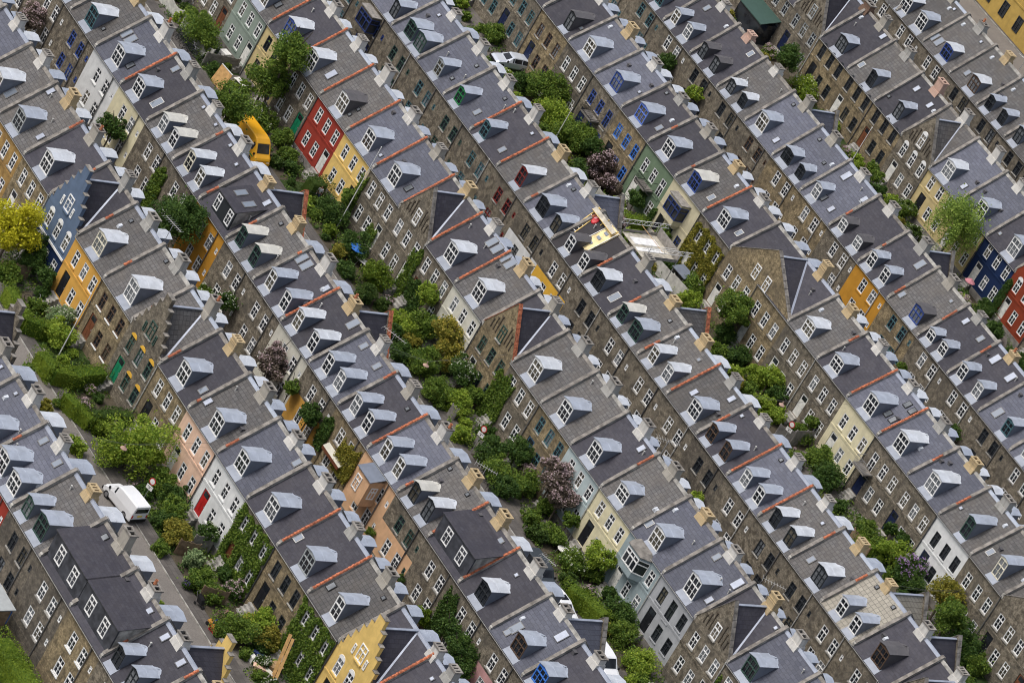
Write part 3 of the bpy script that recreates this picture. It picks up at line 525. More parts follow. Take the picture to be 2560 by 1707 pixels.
PLANTS = [(-21.44, 34.19, 1.65, 2.07, 'B', 'mid', None, 2),
 (-16.79, 11.62, 3.23, 1.25, 'B', 'dry', 'lilac_pink', 1),
 (1.06, 11.72, 3.85, 1.11, 'B', 'dark', None, 1),
 (-17.68, 35.85, 0.5, 0.58, 'B', 'mid', None, 2),
 (-4.73, 27.74, 4.5, 2.02, 'T', 'mid', None, 2),
 (-10.08, 35.68, 7.81, 1.92, 'T', 'mid', None, 2),
 (-10.91, 35.49, 4.2, 1.83, 'T', 'mid', None, 2),
 (-8.52, 35.05, 1.0, 1.25, 'B', 'mid', 'white', 2),
 (-5.52, 35.82, 0.92, 1.15, 'B', 'mid', None, 2),
 (-30.86, 76.74, 0.99, 1.15, 'B', 'mid', None, 4),
 (-19.2, 76.09, 2.61, 2.02, 'B', 'mid', None, 4),
 (-21.77, 75.41, 1.0, 1.25, 'B', 'dark', None, 4),
 (-15.51, 75.71, 1.46, 1.83, 'B', 'light', None, 4),
 (-11.93, 76.24, 1.77, 1.83, 'B', 'mid', None, 4),
 (-10.15, 76.81, 2.1, 1.06, 'B', 'dark', None, 4),
 (-7.56, 76.53, 1.85, 1.44, 'B', 'purple', 'pink', 4),
 (-25.78, 95.61, 3.8, 0.96, 'B', 'dark', None, 5),
 (-20.09, 95.68, 3.95, 0.87, 'B', 'light', None, 5),
 (-31.32, 116.86, 3.6, 1.44, 'T', 'dark', None, 6),
 (-29.35, 119.45, 1.32, 1.44, 'B', 'light', 'white', 6),
 (-15.51, 120.03, 1.0, 0.67, 'B', 'mid', None, 6),
 (18.77, -7.43, 4.2, 2.31, 'T', 'yellow', None, 0),
 (19.35, -5.06, 2.93, 1.06, 'B', 'dark', 'white', 0),
 (20.3, -5.2, 1.63, 1.25, 'B', 'dark', None, 0),
 (21.18, -7.59, 0.85, 1.06, 'B', 'mid', None, 0),
 (22.39, -4.91, 1.77, 0.87, 'B', 'dark', None, 0),
 (27.2, -5.13, 0.95, 1.15, 'B', 'grey', 'white', 0),
 (29.76, -6.54, 1.08, 1.35, 'B', 'light', None, 0),
 (15.96, 10.75, 4.9, 2.4, 'T', 'dark', None, 1),
 (22.19, 12.05, 1.77, 0.67, 'B', 'mid', 'white', 1),
 (25.73, 11.9, 3.49, 0.87, 'B', 'dark', 'white', 1),
 (23.25, -4.94, 0.54, 0.67, 'B', 'dark', None, 0),
 (25.4, -6.79, 0.62, 0.77, 'B', 'mid', None, 0),
 (6.23, 35.26, 1.15, 1.44, 'B', 'dark', None, 2),
 (5.96, 33.85, 0.5, 0.58, 'B', 'mid', None, 2),
 (8.48, 34.1, 0.58, 0.72, 'B', 'hedge', None, 2),
 (11.4, 34.89, 1.31, 1.63, 'B', 'dark', None, 2),
 (11.72, 33.44, 0.62, 0.77, 'B', 'olive', None, 2),
 (14.58, 32.57, 0.73, 0.91, 'B', 'dark', None, 2),
 (15.47, 35.52, 1.15, 1.44, 'B', 'hedge', None, 2),
 (18.4, 32.54, 0.85, 1.06, 'B', 'hedge_dark', None, 2),
 (21.72, 36.25, 3.94, 1.15, 'B', 'light', None, 2),
 (22.52, 34.95, 1.0, 1.25, 'B', 'light', None, 2),
 (23.75, 36.04, 1.86, 1.44, 'B', 'mid', None, 2),
 (26.32, 36.18, 3.46, 1.25, 'B', 'olive', 'yellow', 2),
 (5.83, 36.54, 2.93, 0.77, 'B', 'mid', None, 2),
 (2.57, 35.3, 0.5, 0.38, 'B', 'hedge', None, 2),
 (-5.81, 76.4, 1.0, 1.25, 'B', 'purple', 'pink', 4),
 (-4.71, 77.03, 0.97, 0.77, 'B', 'dry', None, 4),
 (-1.31, 76.92, 2.36, 0.91, 'B', 'dark', None, 4),
 (0.87, 74.64, 0.62, 0.77, 'B', 'dry', 'pink', 4),
 (4.11, 77.03, 2.23, 0.77, 'B', 'mid', None, 4),
 (11.14, 76.81, 1.36, 1.06, 'B', 'mid', None, 4),
 (13.35, 75.39, 0.92, 1.15, 'B', 'light', None, 4),
 (18.15, 76.28, 3.8, 1.73, 'T', 'mid', None, 4),
 (7.16, 76.73, 0.77, 0.96, 'B', 'dark', None, 4),
 (18.46, 76.74, 0.98, 1.15, 'B', 'dark', None, 4),
 (-10.25, 119.35, 0.62, 0.77, 'B', 'light', None, 6),
 (-8.13, 119.74, 1.15, 1.06, 'B', 'mid', 'white', 6),
 (0.34, 118.37, 6.44, 2.88, 'T', 'willow', None, 6),
 (8.23, 119.74, 0.86, 1.06, 'B', 'dark', None, 6),
 (12.18, 118.3, 0.85, 1.06, 'B', 'dark', None, 6),
 (-14.2, 119.96, 0.71, 0.77, 'B', 'mid', None, 6),
 (34.33, -11.75, 0.5, 0.58, 'B', 'mid', None, 0),
 (39.25, -12.45, 0.5, 0.62, 'B', 'olive', None, 0),
 (35.46, -8.23, 0.73, 0.91, 'B', 'light', None, 0),
 (34.94, -6.31, 0.5, 0.58, 'B', 'mid', None, 0),
 (44.4, -11.86, 0.65, 0.82, 'B', 'light', None, 0),
 (38.65, -10.96, 0.5, 0.38, 'B', 'mid', None, 0),
 (41.45, -8.38, 0.73, 0.91, 'B', 'hedge', None, 0),
 (46.12, -7.7, 2.6, 2.69, 'T', 'light', None, 0),
 (49.12, -5.89, 1.08, 1.35, 'B', 'mid', None, 0),
 (50.74, -5.13, 1.0, 1.15, 'B', 'dark', None, 0),
 (52.25, -6.08, 0.92, 1.15, 'B', 'mid', None, 0),
 (26.86, 31.91, 0.92, 1.15, 'B', 'dark', None, 2),
 (28.54, 33.37, 1.31, 1.63, 'B', 'mid', None, 2),
 (28.38, 36.04, 2.09, 1.44, 'B', 'olive', 'yellow', 2),
 (30.96, 36.11, 2.44, 1.35, 'B', 'dark', 'white', 2),
 (32.6, 32.52, 1.15, 1.44, 'B', 'mid', None, 2),
 (33.94, 34.55, 1.08, 1.35, 'B', 'light', None, 2),
 (38.18, 32.64, 0.77, 0.96, 'B', 'light', None, 2),
 (40.88, 34.09, 1.15, 1.44, 'B', 'dark', None, 2),
 (43.62, 33.48, 1.15, 1.44, 'B', 'mid', None, 2),
 (45.6, 33.06, 0.92, 1.15, 'B', 'dark', None, 2),
 (32.9, 36.47, 1.41, 0.87, 'B', 'mid', None, 2),
 (37.96, 12.05, 3.89, 0.67, 'B', 'mid', None, 1),
 (41.79, 11.83, 4.15, 0.96, 'B', 'dark', None, 1),
 (34.92, 11.69, 3.66, 1.15, 'B', 'dry', 'pink', 1),
 (34.36, 11.9, 4.68, 0.87, 'B', 'dry', 'pink', 1),
 (41.73, 36.11, 2.18, 1.35, 'B', 'dark', None, 2),
 (44.92, 35.74, 1.08, 1.35, 'B', 'mid', None, 2),
 (47.35, 35.96, 3.92, 1.54, 'B', 'dry', 'pink', 2),
 (49.08, 36.25, 3.16, 1.15, 'B', 'dry', 'pink', 2),
 (43.5, 36.61, 1.46, 0.67, 'B', 'dry', 'pink', 2),
 (47.91, 36.47, 1.05, 0.87, 'B', 'mid', None, 2),
 (21.74, 76.34, 0.92, 1.15, 'B', 'dark', None, 4),
 (24.83, 76.72, 0.92, 1.15, 'B', 'light', None, 4),
 (28.77, 75.07, 0.77, 0.96, 'B', 'light', None, 4),
 (47.41, 53.14, 3.02, 0.67, 'B', 'light', None, 3),
 (26.4, 76.81, 2.23, 1.06, 'B', 'light', None, 4),
 (30.57, 75.25, 0.81, 1.01, 'B', 'light', None, 4),
 (33.35, 76.75, 0.85, 1.06, 'B', 'mid', None, 4),
 (27.96, 76.96, 1.51, 0.87, 'B', 'dark', None, 4),
 (37.28, 76.29, 1.15, 1.44, 'B', 'mid', None, 4),
 (40.14, 75.56, 1.23, 1.54, 'B', 'dark', None, 4),
 (33.34, 95.68, 2.88, 0.87, 'B', 'dark', None, 5),
 (23.17, 95.97, 2.79, 0.48, 'B', 'mid', None, 5),
 (41.22, 72.67, 0.69, 0.87, 'B', 'mid', None, 4),
 (33.27, 77.17, 2.44, 0.58, 'B', 'mid', None, 4),
 (55.5, -7.33, 1.0, 1.25, 'B', 'olive', None, 0),
 (53.42, -7.75, 0.69, 0.87, 'B', 'dark', None, 0),
 (55.79, -4.88, 1.67, 0.82, 'B', 'dark', 'white', 0),
 (56.91, -9.54, 0.54, 0.67, 'B', 'mid', None, 0),
 (58.3, -7.0, 0.77, 0.96, 'B', 'grey', None, 0),
 (61.17, -7.95, 1.0, 1.25, 'B', 'mid', None, 0),
 (61.83, -5.1, 0.73, 0.91, 'B', 'dark', 'pink', 0),
 (65.05, -7.52, 0.5, 0.58, 'B', 'dry', 'peach', 0),
 (67.07, -7.88, 1.23, 1.54, 'B', 'mid', None, 0),
 (65.13, -5.07, 0.5, 0.58, 'B', 'light', 'yellow', 0),
 (63.9, -13.15, 0.5, 0.37, 'B', 'light', None, 0),
 (61.22, -9.12, 0.5, 0.43, 'B', 'dark', 'violet', 0),
 (62.62, -7.34, 0.69, 0.87, 'B', 'mid', None, 0),
 (59.76, -4.77, 0.69, 0.67, 'B', 'dark', None, 0),
 (66.76, -5.06, 1.72, 1.06, 'B', 'light', None, 0),
 (68.14, -5.13, 1.31, 1.15, 'B', 'olive', None, 0),
 (64.85, 11.94, 1.82, 0.82, 'B', 'hedge', None, 1),
 (60.59, 12.27, 2.04, 0.38, 'B', 'dark', None, 1),
 (54.74, 12.27, 2.1, 0.38, 'B', 'mid', None, 1),
 (68.62, 11.83, 3.85, 0.96, 'B', 'dark', None, 1),
 (70.9, 11.62, 3.73, 1.25, 'B', 'dark', None, 1),
 (72.24, 11.76, 2.93, 1.06, 'B', 'dark', None, 1),
 (68.65, -5.61, 0.69, 0.87, 'B', 'dark', None, 0),
 (51.61, 34.94, 0.92, 1.15, 'B', 'mid', None, 2),
 (51.4, 33.19, 0.73, 0.91, 'B', 'hedge_dark', None, 2),
 (55.51, 34.74, 1.04, 1.3, 'B', 'mid', 'white', 2),
 (56.06, 36.25, 2.5, 1.15, 'B', 'light', None, 2),
 (57.06, 36.4, 2.89, 0.96, 'B', 'light', 'white', 2),
 (61.96, 36.18, 1.32, 1.25, 'B', 'dark', None, 2),
 (64.64, 34.84, 1.0, 1.25, 'B', 'mid', None, 2),
 (68.45, 34.33, 1.15, 1.44, 'B', 'light', None, 2),
 (70.24, 32.39, 0.5, 0.58, 'B', 'light', None, 2),
 (59.28, 36.69, 0.98, 0.58, 'B', 'dark', None, 2),
 (50.89, 36.61, 2.19, 0.67, 'B', 'mid', None, 2),
 (56.77, 36.47, 1.02, 0.87, 'B', 'mid', None, 2),
 (47.08, 75.83, 0.85, 1.06, 'B', 'mid', None, 4),
 (51.17, 76.45, 1.5, 1.54, 'B', 'light', None, 4),
 (49.2, 76.0, 0.69, 0.87, 'B', 'mid', None, 4),
 (54.51, 76.21, 1.08, 1.35, 'B', 'dark', None, 4),
 (53.67, 76.53, 1.69, 1.44, 'B', 'dark', 'lilac', 4),
 (58.97, 76.05, 3.4, 1.44, 'T', 'olive', None, 4),
 (61.73, 75.04, 3.0, 1.63, 'T', 'mid', None, 4),
 (63.73, 76.24, 1.81, 1.83, 'B', 'dark', None, 4),
 (66.09, 76.74, 1.04, 1.15, 'B', 'mid', None, 4),
 (48.66, 77.1, 2.31, 0.67, 'B', 'dark', None, 4),
 (50.25, 77.17, 2.63, 0.58, 'B', 'dark', None, 4),
 (53.4, 74.85, 0.54, 0.67, 'B', 'mid', None, 4),
 (11.7, -5.31, 0.55, 0.78, 'B', 'dark', 'pink', 0),
 (15.3, -5.03, 0.31, 0.44, 'B', 'light', None, 0),
 (23.5, -8.19, 0.46, 0.66, 'B', 'hedge_dark', None, 0),
 (31.31, -5.68, 0.31, 0.44, 'B', 'light', None, 0),
 (32.57, -7.2, 0.37, 0.53, 'B', 'light', None, 0),
 (36.28, -6.42, 0.36, 0.51, 'B', 'mid', 'pink', 0),
 (37.33, -6.04, 0.34, 0.49, 'B', 'dark', None, 0),
 (38.75, -8.3, 0.43, 0.62, 'B', 'hedge_dark', 'pink', 0),
 (40.72, -6.73, 0.44, 0.63, 'B', 'light', 'pink', 0),
 (44.16, -5.34, 0.32, 0.46, 'B', 'hedge_dark', None, 0),
 (49.04, -8.18, 0.32, 0.45, 'B', 'hedge_dark', 'pink', 0),
 (49.8, -7.63, 0.49, 0.69, 'B', 'dark', None, 0),
 (69.27, -7.44, 0.38, 0.55, 'B', 'mid', None, 0),
 (70.47, -6.44, 0.46, 0.65, 'B', 'hedge_dark', 'white', 0),
 (72.0, -7.59, 0.41, 0.58, 'B', 'mid', None, 0),
 (73.2, -7.17, 0.48, 0.69, 'B', 'hedge_dark', 'white', 0),
 (-29.37, 35.25, 0.58, 0.83, 'B', 'hedge_dark', None, 2),
 (-27.31, 35.93, 0.38, 0.55, 'B', 'hedge_dark', None, 2),
 (-26.26, 36.05, 0.48, 0.68, 'B', 'mid', None, 2),
 (-24.84, 34.44, 0.58, 0.82, 'B', 'light', None, 2),
 (-23.67, 34.98, 0.29, 0.41, 'B', 'mid', None, 2),
 (-18.38, 34.19, 0.46, 0.66, 'B', 'hedge_dark', 'white', 2),
 (-16.36, 33.64, 0.53, 0.76, 'B', 'dark', None, 2),
 (-14.57, 36.21, 0.45, 0.65, 'B', 'mid', None, 2),
 (-13.84, 34.27, 0.5, 0.72, 'B', 'light', None, 2),
 (-6.86, 33.27, 0.4, 0.56, 'B', 'dark', None, 2),
 (-3.2, 35.55, 0.58, 0.83, 'B', 'mid', None, 2),
 (-2.02, 33.25, 0.51, 0.73, 'B', 'hedge_dark', None, 2),
 (-1.2, 34.77, 0.53, 0.75, 'B', 'dark', None, 2),
 (0.74, 33.86, 0.32, 0.45, 'B', 'dark', None, 2),
 (3.41, 35.03, 0.34, 0.48, 'B', 'mid', None, 2),
 (4.44, 33.17, 0.58, 0.83, 'B', 'light', None, 2),
 (9.18, 33.39, 0.29, 0.42, 'B', 'dark', None, 2),
 (18.12, 35.81, 0.28, 0.4, 'B', 'hedge_dark', 'pink', 2),
 (19.21, 34.13, 0.5, 0.72, 'B', 'hedge_dark', None, 2),
 (23.4, 33.34, 0.54, 0.77, 'B', 'dark', None, 2),
 (24.71, 34.42, 0.56, 0.81, 'B', 'olive', None, 2),
 (27.08, 34.69, 0.29, 0.41, 'B', 'dark', None, 2),
 (36.07, 34.33, 0.4, 0.58, 'B', 'light', None, 2),
 (37.24, 35.87, 0.56, 0.79, 'B', 'dark', None, 2),
 (39.05, 34.49, 0.52, 0.74, 'B', 'mid', None, 2),
 (49.02, 34.14, 0.59, 0.85, 'B', 'mid', None, 2),
 (53.49, 35.66, 0.42, 0.59, 'B', 'mid', None, 2),
 (57.65, 33.15, 0.57, 0.82, 'B', 'hedge_dark', None, 2),
 (58.99, 34.81, 0.5, 0.71, 'B', 'dark', 'pink', 2),
 (60.17, 33.8, 0.49, 0.7, 'B', 'hedge_dark', None, 2),
 (63.54, 33.52, 0.5, 0.72, 'B', 'olive', None, 2),
 (70.28, 33.54, 0.57, 0.81, 'B', 'mid', None, 2),
 (71.52, 34.13, 0.54, 0.78, 'B', 'dark', 'white', 2),
 (-37.8, 75.54, 0.49, 0.7, 'B', 'olive', None, 4),
 (-36.73, 76.22, 0.52, 0.75, 'B', 'light', None, 4),
 (-35.51, 73.79, 0.49, 0.7, 'B', 'hedge_dark', None, 4),
 (-34.11, 75.16, 0.43, 0.62, 'B', 'mid', None, 4),
 (-32.39, 76.34, 0.37, 0.52, 'B', 'mid', None, 4),
 (-31.03, 74.15, 0.43, 0.61, 'B', 'mid', None, 4),
 (-29.03, 74.85, 0.32, 0.46, 'B', 'mid', None, 4),
 (-24.17, 74.65, 0.42, 0.6, 'B', 'light', 'white', 4),
 (-23.3, 74.1, 0.37, 0.53, 'B', 'mid', None, 4),
 (-20.04, 73.61, 0.37, 0.53, 'B', 'light', None, 4),
 (-14.15, 73.7, 0.55, 0.79, 'B', 'mid', None, 4),
 (-10.05, 73.79, 0.47, 0.66, 'B', 'olive', None, 4),
 (-8.34, 74.79, 0.57, 0.82, 'B', 'dark', None, 4),
 (-7.09, 74.19, 0.38, 0.55, 'B', 'dark', None, 4),
 (-2.97, 76.69, 0.43, 0.62, 'B', 'light', 'white', 4),
 (-1.76, 74.72, 0.48, 0.68, 'B', 'mid', None, 4),
 (-0.54, 75.25, 0.57, 0.81, 'B', 'light', 'white', 4),
 (1.59, 76.38, 0.29, 0.42, 'B', 'light', None, 4),
 (2.81, 74.69, 0.57, 0.81, 'B', 'light', None, 4),
 (4.32, 75.35, 0.56, 0.8, 'B', 'dark', None, 4),
 (5.14, 76.43, 0.42, 0.6, 'B', 'light', None, 4),
 (7.18, 74.66, 0.56, 0.8, 'B', 'olive', None, 4),
 (8.73, 75.43, 0.47, 0.68, 'B', 'hedge_dark', 'white', 4),
 (15.44, 73.8, 0.46, 0.65, 'B', 'olive', None, 4),
 (19.68, 74.33, 0.43, 0.61, 'B', 'light', None, 4),
 (20.92, 74.82, 0.56, 0.81, 'B', 'mid', None, 4),
 (22.38, 74.1, 0.28, 0.4, 'B', 'olive', None, 4),
 (23.88, 74.8, 0.53, 0.76, 'B', 'light', None, 4),
 (25.62, 73.93, 0.52, 0.75, 'B', 'olive', None, 4),
 (26.52, 74.76, 0.54, 0.78, 'B', 'mid', None, 4),
 (35.84, 74.49, 0.32, 0.46, 'B', 'dark', 'pink', 4),
 (37.04, 73.93, 0.58, 0.83, 'B', 'mid', None, 4),
 (42.7, 74.24, 0.37, 0.53, 'B', 'olive', None, 4),
 (43.73, 74.64, 0.58, 0.83, 'B', 'dark', None, 4),
 (45.24, 76.82, 0.32, 0.46, 'B', 'mid', 'white', 4),
 (47.03, 74.34, 0.41, 0.59, 'B', 'hedge_dark', None, 4),
 (56.04, 74.71, 0.37, 0.53, 'B', 'dark', None, 4),
 (58.28, 73.6, 0.29, 0.41, 'B', 'dark', None, 4),
 (63.72, 74.04, 0.39, 0.55, 'B', 'mid', None, 4),
 (67.71, 74.57, 0.29, 0.41, 'B', 'mid', None, 4),
 (69.28, 76.68, 0.33, 0.47, 'B', 'light', 'pink', 4),
 (-47.03, 119.15, 0.4, 0.57, 'B', 'dark', None, 6),
 (-45.3, 117.01, 0.41, 0.58, 'B', 'hedge_dark', None, 6),
 (-43.76, 117.59, 0.5, 0.72, 'B', 'olive', None, 6),
 (-42.49, 118.18, 0.29, 0.41, 'B', 'mid', None, 6),
 (-40.68, 117.0, 0.43, 0.61, 'B', 'hedge_dark', None, 6),
 (-39.83, 119.1, 0.29, 0.41, 'B', 'mid', None, 6),
 (-37.82, 116.6, 0.42, 0.6, 'B', 'olive', 'white', 6),
 (-36.66, 119.38, 0.55, 0.79, 'B', 'mid', 'pink', 6),
 (-35.35, 117.7, 0.48, 0.69, 'B', 'olive', None, 6),
 (-34.03, 117.65, 0.29, 0.41, 'B', 'mid', 'white', 6),
 (-30.68, 118.57, 0.3, 0.42, 'B', 'olive', 'pink', 6),
 (-29.09, 117.87, 0.29, 0.42, 'B', 'mid', None, 6),
 (-28.26, 116.72, 0.58, 0.83, 'B', 'hedge_dark', None, 6),
 (-26.05, 117.62, 0.5, 0.72, 'B', 'dark', None, 6),
 (-24.46, 118.29, 0.41, 0.58, 'B', 'olive', None, 6),
 (-23.25, 119.76, 0.59, 0.84, 'B', 'light', None, 6),
 (-20.08, 116.61, 0.4, 0.57, 'B', 'dark', None, 6),
 (-18.74, 118.88, 0.38, 0.54, 'B', 'mid', 'pink', 6),
 (-17.64, 119.44, 0.47, 0.67, 'B', 'light', None, 6),
 (-16.24, 118.57, 0.47, 0.68, 'B', 'light', None, 6),
 (-12.84, 117.13, 0.28, 0.4, 'B', 'hedge_dark', None, 6),
 (-11.94, 118.56, 0.58, 0.82, 'B', 'dark', None, 6),
 (-8.8, 116.95, 0.39, 0.56, 'B', 'mid', None, 6),
 (-6.93, 118.57, 0.33, 0.47, 'B', 'olive', None, 6),
 (-6.23, 116.77, 0.38, 0.54, 'B', 'light', 'white', 6),
 (-4.62, 118.71, 0.58, 0.83, 'B', 'hedge_dark', 'white', 6),
 (4.1, 117.83, 0.5, 0.71, 'B', 'hedge_dark', None, 6),
 (5.8, 118.29, 0.44, 0.63, 'B', 'dark', None, 6),
 (6.78, 117.63, 0.53, 0.76, 'B', 'light', 'pink', 6),
 (8.59, 117.07, 0.5, 0.72, 'B', 'mid', None, 6),
 (10.1, 117.82, 0.38, 0.54, 'B', 'light', None, 6),
 (11.23, 117.26, 0.37, 0.52, 'B', 'mid', None, 6),
 (14.67, 119.07, 0.34, 0.48, 'B', 'dark', None, 6),
 (16.13, 118.69, 0.57, 0.82, 'B', 'dark', None, 6),
 (17.41, 118.72, 0.44, 0.63, 'B', 'dark', None, 6),
 (18.49, 118.35, 0.34, 0.49, 'B', 'hedge_dark', None, 6),
 (22.15, 116.72, 0.43, 0.61, 'B', 'mid', None, 6)]
HEDGES = [([(24.3, -9.36), (26.52, -9.41), (28.45, -9.55), (29.13, -8.1), (29.37, -6.66)], 1.1, 1.7, 'hedge'), ([(33.01, -10.18), (35.28, -9.94), (35.62, -8.13), (34.8, -4.75)], 1.3, 1.7, 'hedge'), ([(38.35, -10.23), (40.26, -9.62), (41.47, -9.11)], 1.0, 1.5, 'hedge'), ([(40.99, -8.82), (40.46, -6.69), (40.52, -4.68)], 1.1, 1.6, 'hedge_dark'), ([(2.29, 34.63), (2.18, 36.23)], 1.6, 2.0, 'hedge_dark'), ([(59.3, 31.97), (60.65, 32.75), (62.98, 33.53)], 1.6, 1.8, 'hedge'), ([(0.66, 75.02), (0.96, 77.12)], 1.3, 1.6, 'hedge'), ([(-13.9, 75.7), (-11.47, 77.23)], 1.0, 1.3, 'hedge'), ([(24.77, 77.27), (26.41, 77.27)], 0.9, 1.3, 'hedge'), ([(48.51, 73.9), (50.48, 74.21)], 1.0, 1.4, 'hedge'), ([(70.63, -32.08), (72.96, -31.88), (75.89, -31.79)], 2.2, 2.0, 'hedge'), ([(8.41, 119.38), (9.24, 120.2)], 0.9, 1.4, 'hedge_dark')]
HLAB = ['thick rounded hedge curving round the garden of the orange-yellow house', 'thick dark hedge curling round the stepped brown gable garden', 'loose green hedge on the kerb below the brown stepped gable', 'clipped hedge running from the pavement up to the brick wall', 'square clipped dark hedge in front of the red house', 'tall green hedge lining the street before the blue-grey bay house', 'short hedge before the greyish cream house with the blue bay', 'low green hedge under the blue-windowed brick house', 'low hedge beneath the tall brick house left of the cream house', 'dark hedge below the lower brick houses of the sixth row', 'very wide clipped hedge at the lower left corner', 'dark hedge before the navy blue house']
IVYLAB = {(1, 10): 'ivy covering the house right of the white one with the red door', (1, 12): 'dense ivy covering the house left of the yellow stepped gable', (5, 5): 'yellowish creeper covering the house right of the blue bay window'}
IVIES = [(8.85, 12.71, 1.9, 6.2, 0, 'leaf_mid', 'tall ivy on the rear brick wall beside the cream house', 11), (47.54, 12.71, 3.0, 3.6, 2.2, 'leaf_olive', 'olive creeper spreading over the wall left of the peach house', 12), (43.56, 12.71, 1.6, 3.4, 2.0, 'leaf_dark', 'dark creeper above the orange lower wall', 13), (66.61, 12.71, 2.2, 6.0, 0, 'leaf_dark', 'dark ivy on the rear wall in the second lower courtyard', 14), (71.16, 12.71, 2.6, 4.6, 0, 'leaf_dark', 'broad dark ivy low on the rear wall below the blue dormer house', 15), (17.0, 37.28, 1.6, 6.3, 0, 'leaf_mid', 'ivy column between the arched gable and the next brick house', 16), (19.27, 37.28, 3.0, 3.8, 0, 'leaf_dark', 'dark ivy on the lower brick wall left of the off-white house', 17), (34.9, 37.28, 3.0, 5.6, 0, 'leaf_mid', 'large ivy on the brick house right of the yellow-brown gable', 18), (10.18, 37.28, 1.6, 3.2, 0, 'leaf_mid', 'low ivy around the door left of the arched gable', 19), (74.96, 37.28, 1.4, 5.5, 0, 'leaf_mid', 'ivy strip on the wall at the lower end of the fourth row', 20), (0.87, 77.77, 0.9, 3.0, 0, 'leaf_dark', 'small ivy between the green and the cream bay houses', 21), (8.51, 120.69, 1.1, 5.5, 0, 'leaf_dark', 'ivy strip between the navy and red-brown houses', 22), (15.17, -4.1, 1.4, 3.0, 0, 'leaf_dark', 'ivy at the foot of the slate blue gable house', 23), (5.81, 37.28, 1.0, 6.2, 0, 'leaf_mid', 'ivy strip at the corner of the yellow house', 24)]
BIKES = [(-22.6, 32.62, 1.52, 'one of many bicycles heaped against the white wavy fence', 'bicycles heaped against the white wavy fence'), (-22.18, 32.73, 1.66, 'one of many bicycles heaped against the white wavy fence', 'bicycles heaped against the white wavy fence'), (-21.76, 32.69, 1.65, 'one of many bicycles heaped against the white wavy fence', 'bicycles heaped against the white wavy fence'), (-21.34, 32.27, 1.33, 'one of many bicycles heaped against the white wavy fence', 'bicycles heaped against the white wavy fence'), (-20.92, 32.82, 1.45, 'one of many bicycles heaped against the white wavy fence', 'bicycles heaped against the white wavy fence'), (-20.5, 32.79, 1.08, 'one of many bicycles heaped against the white wavy fence', 'bicycles heaped against the white wavy fence'), (-20.08, 32.53, 1.17, 'one of many bicycles heaped against the white wavy fence', 'bicycles heaped against the white wavy fence'), (-19.66, 32.58, 1.4, 'one of many bicycles heaped against the white wavy fence', 'bicycles heaped against the white wavy fence'), (-19.24, 32.26, 1.15, 'one of many bicycles heaped against the white wavy fence', 'bicycles heaped against the white wavy fence'), (-18.82, 32.42, 1.64, 'one of many bicycles heaped against the white wavy fence', 'bicycles heaped against the white wavy fence'), (-18.4, 32.71, 1.11, 'one of many bicycles heaped against the white wavy fence', 'bicycles heaped against the white wavy fence'), (42.9, 32.66, 1.01, 'one of the bicycles crowded at the kerb behind the rear dormers', 'bicycles crowded at the kerb'), (43.32, 32.53, 1.0, 'one of the bicycles crowded at the kerb behind the rear dormers', 'bicycles crowded at the kerb'), (43.74, 32.1, 1.6, 'one of the bicycles crowded at the kerb behind the rear dormers', 'bicycles crowded at the kerb'), (44.16, 32.25, 1.07, 'one of the bicycles crowded at the kerb behind the rear dormers', 'bicycles crowded at the kerb'), (44.58, 32.79, 1.6, 'one of the bicycles crowded at the kerb behind the rear dormers', 'bicycles crowded at the kerb'), (45.0, 32.3, 1.67, 'one of the bicycles crowded at the kerb behind the rear dormers', 'bicycles crowded at the kerb'), (45.42, 32.48, 1.44, 'one of the bicycles crowded at the kerb behind the rear dormers', 'bicycles crowded at the kerb'), (-4.3, 35.9, 0.78, 'one of the bicycles leaning in the red house garden', 'bicycles in the red house garden'), (-3.8, 36.2, 1.08, 'one of the bicycles leaning in the red house garden', 'bicycles in the red house garden'), (-3.3, 36.5, 0.98, 'one of the bicycles leaning in the red house garden', 'bicycles in the red house garden'), (-20.9, 35.3, 1.48, 'one of the bicycles standing inside the white wavy fence', 'bicycles inside the white wavy fence'), (-20.35, 35.3, 1.44, 'one of the bicycles standing inside the white wavy fence', 'bicycles inside the white wavy fence'), (-19.8, 35.3, 1.08, 'one of the bicycles standing inside the white wavy fence', 'bicycles inside the white wavy fence'), (-19.25, 35.3, 1.12, 'one of the bicycles standing inside the white wavy fence', 'bicycles inside the white wavy fence'), (18.0, -5.6, 0.5, 'lone bicycle in front of the slate blue gabled house', 'lone bicycles in the gardens'), (24.3, -6.4, 0.9, 'lone bicycle before the orange-yellow house', 'lone bicycles in the gardens'), (18.6, 34.6, 0.4, 'dark bicycle by the antenna and the ivy wall', 'lone bicycles in the gardens'), (2.9, 34.9, 1.1, 'bicycle beside the two people', 'lone bicycles in the gardens'), (43.0, 75.6, 0.7, 'brown bicycle before the brick house with the balcony', 'lone bicycles in the gardens'), (-27.6, 36.2, 1.3, 'bicycle leaning at the top brick garden', 'lone bicycles in the gardens'), (-3.3, 117.6, 0.5, 'bicycle before the arched windows at upper right', 'lone bicycles in the gardens')]
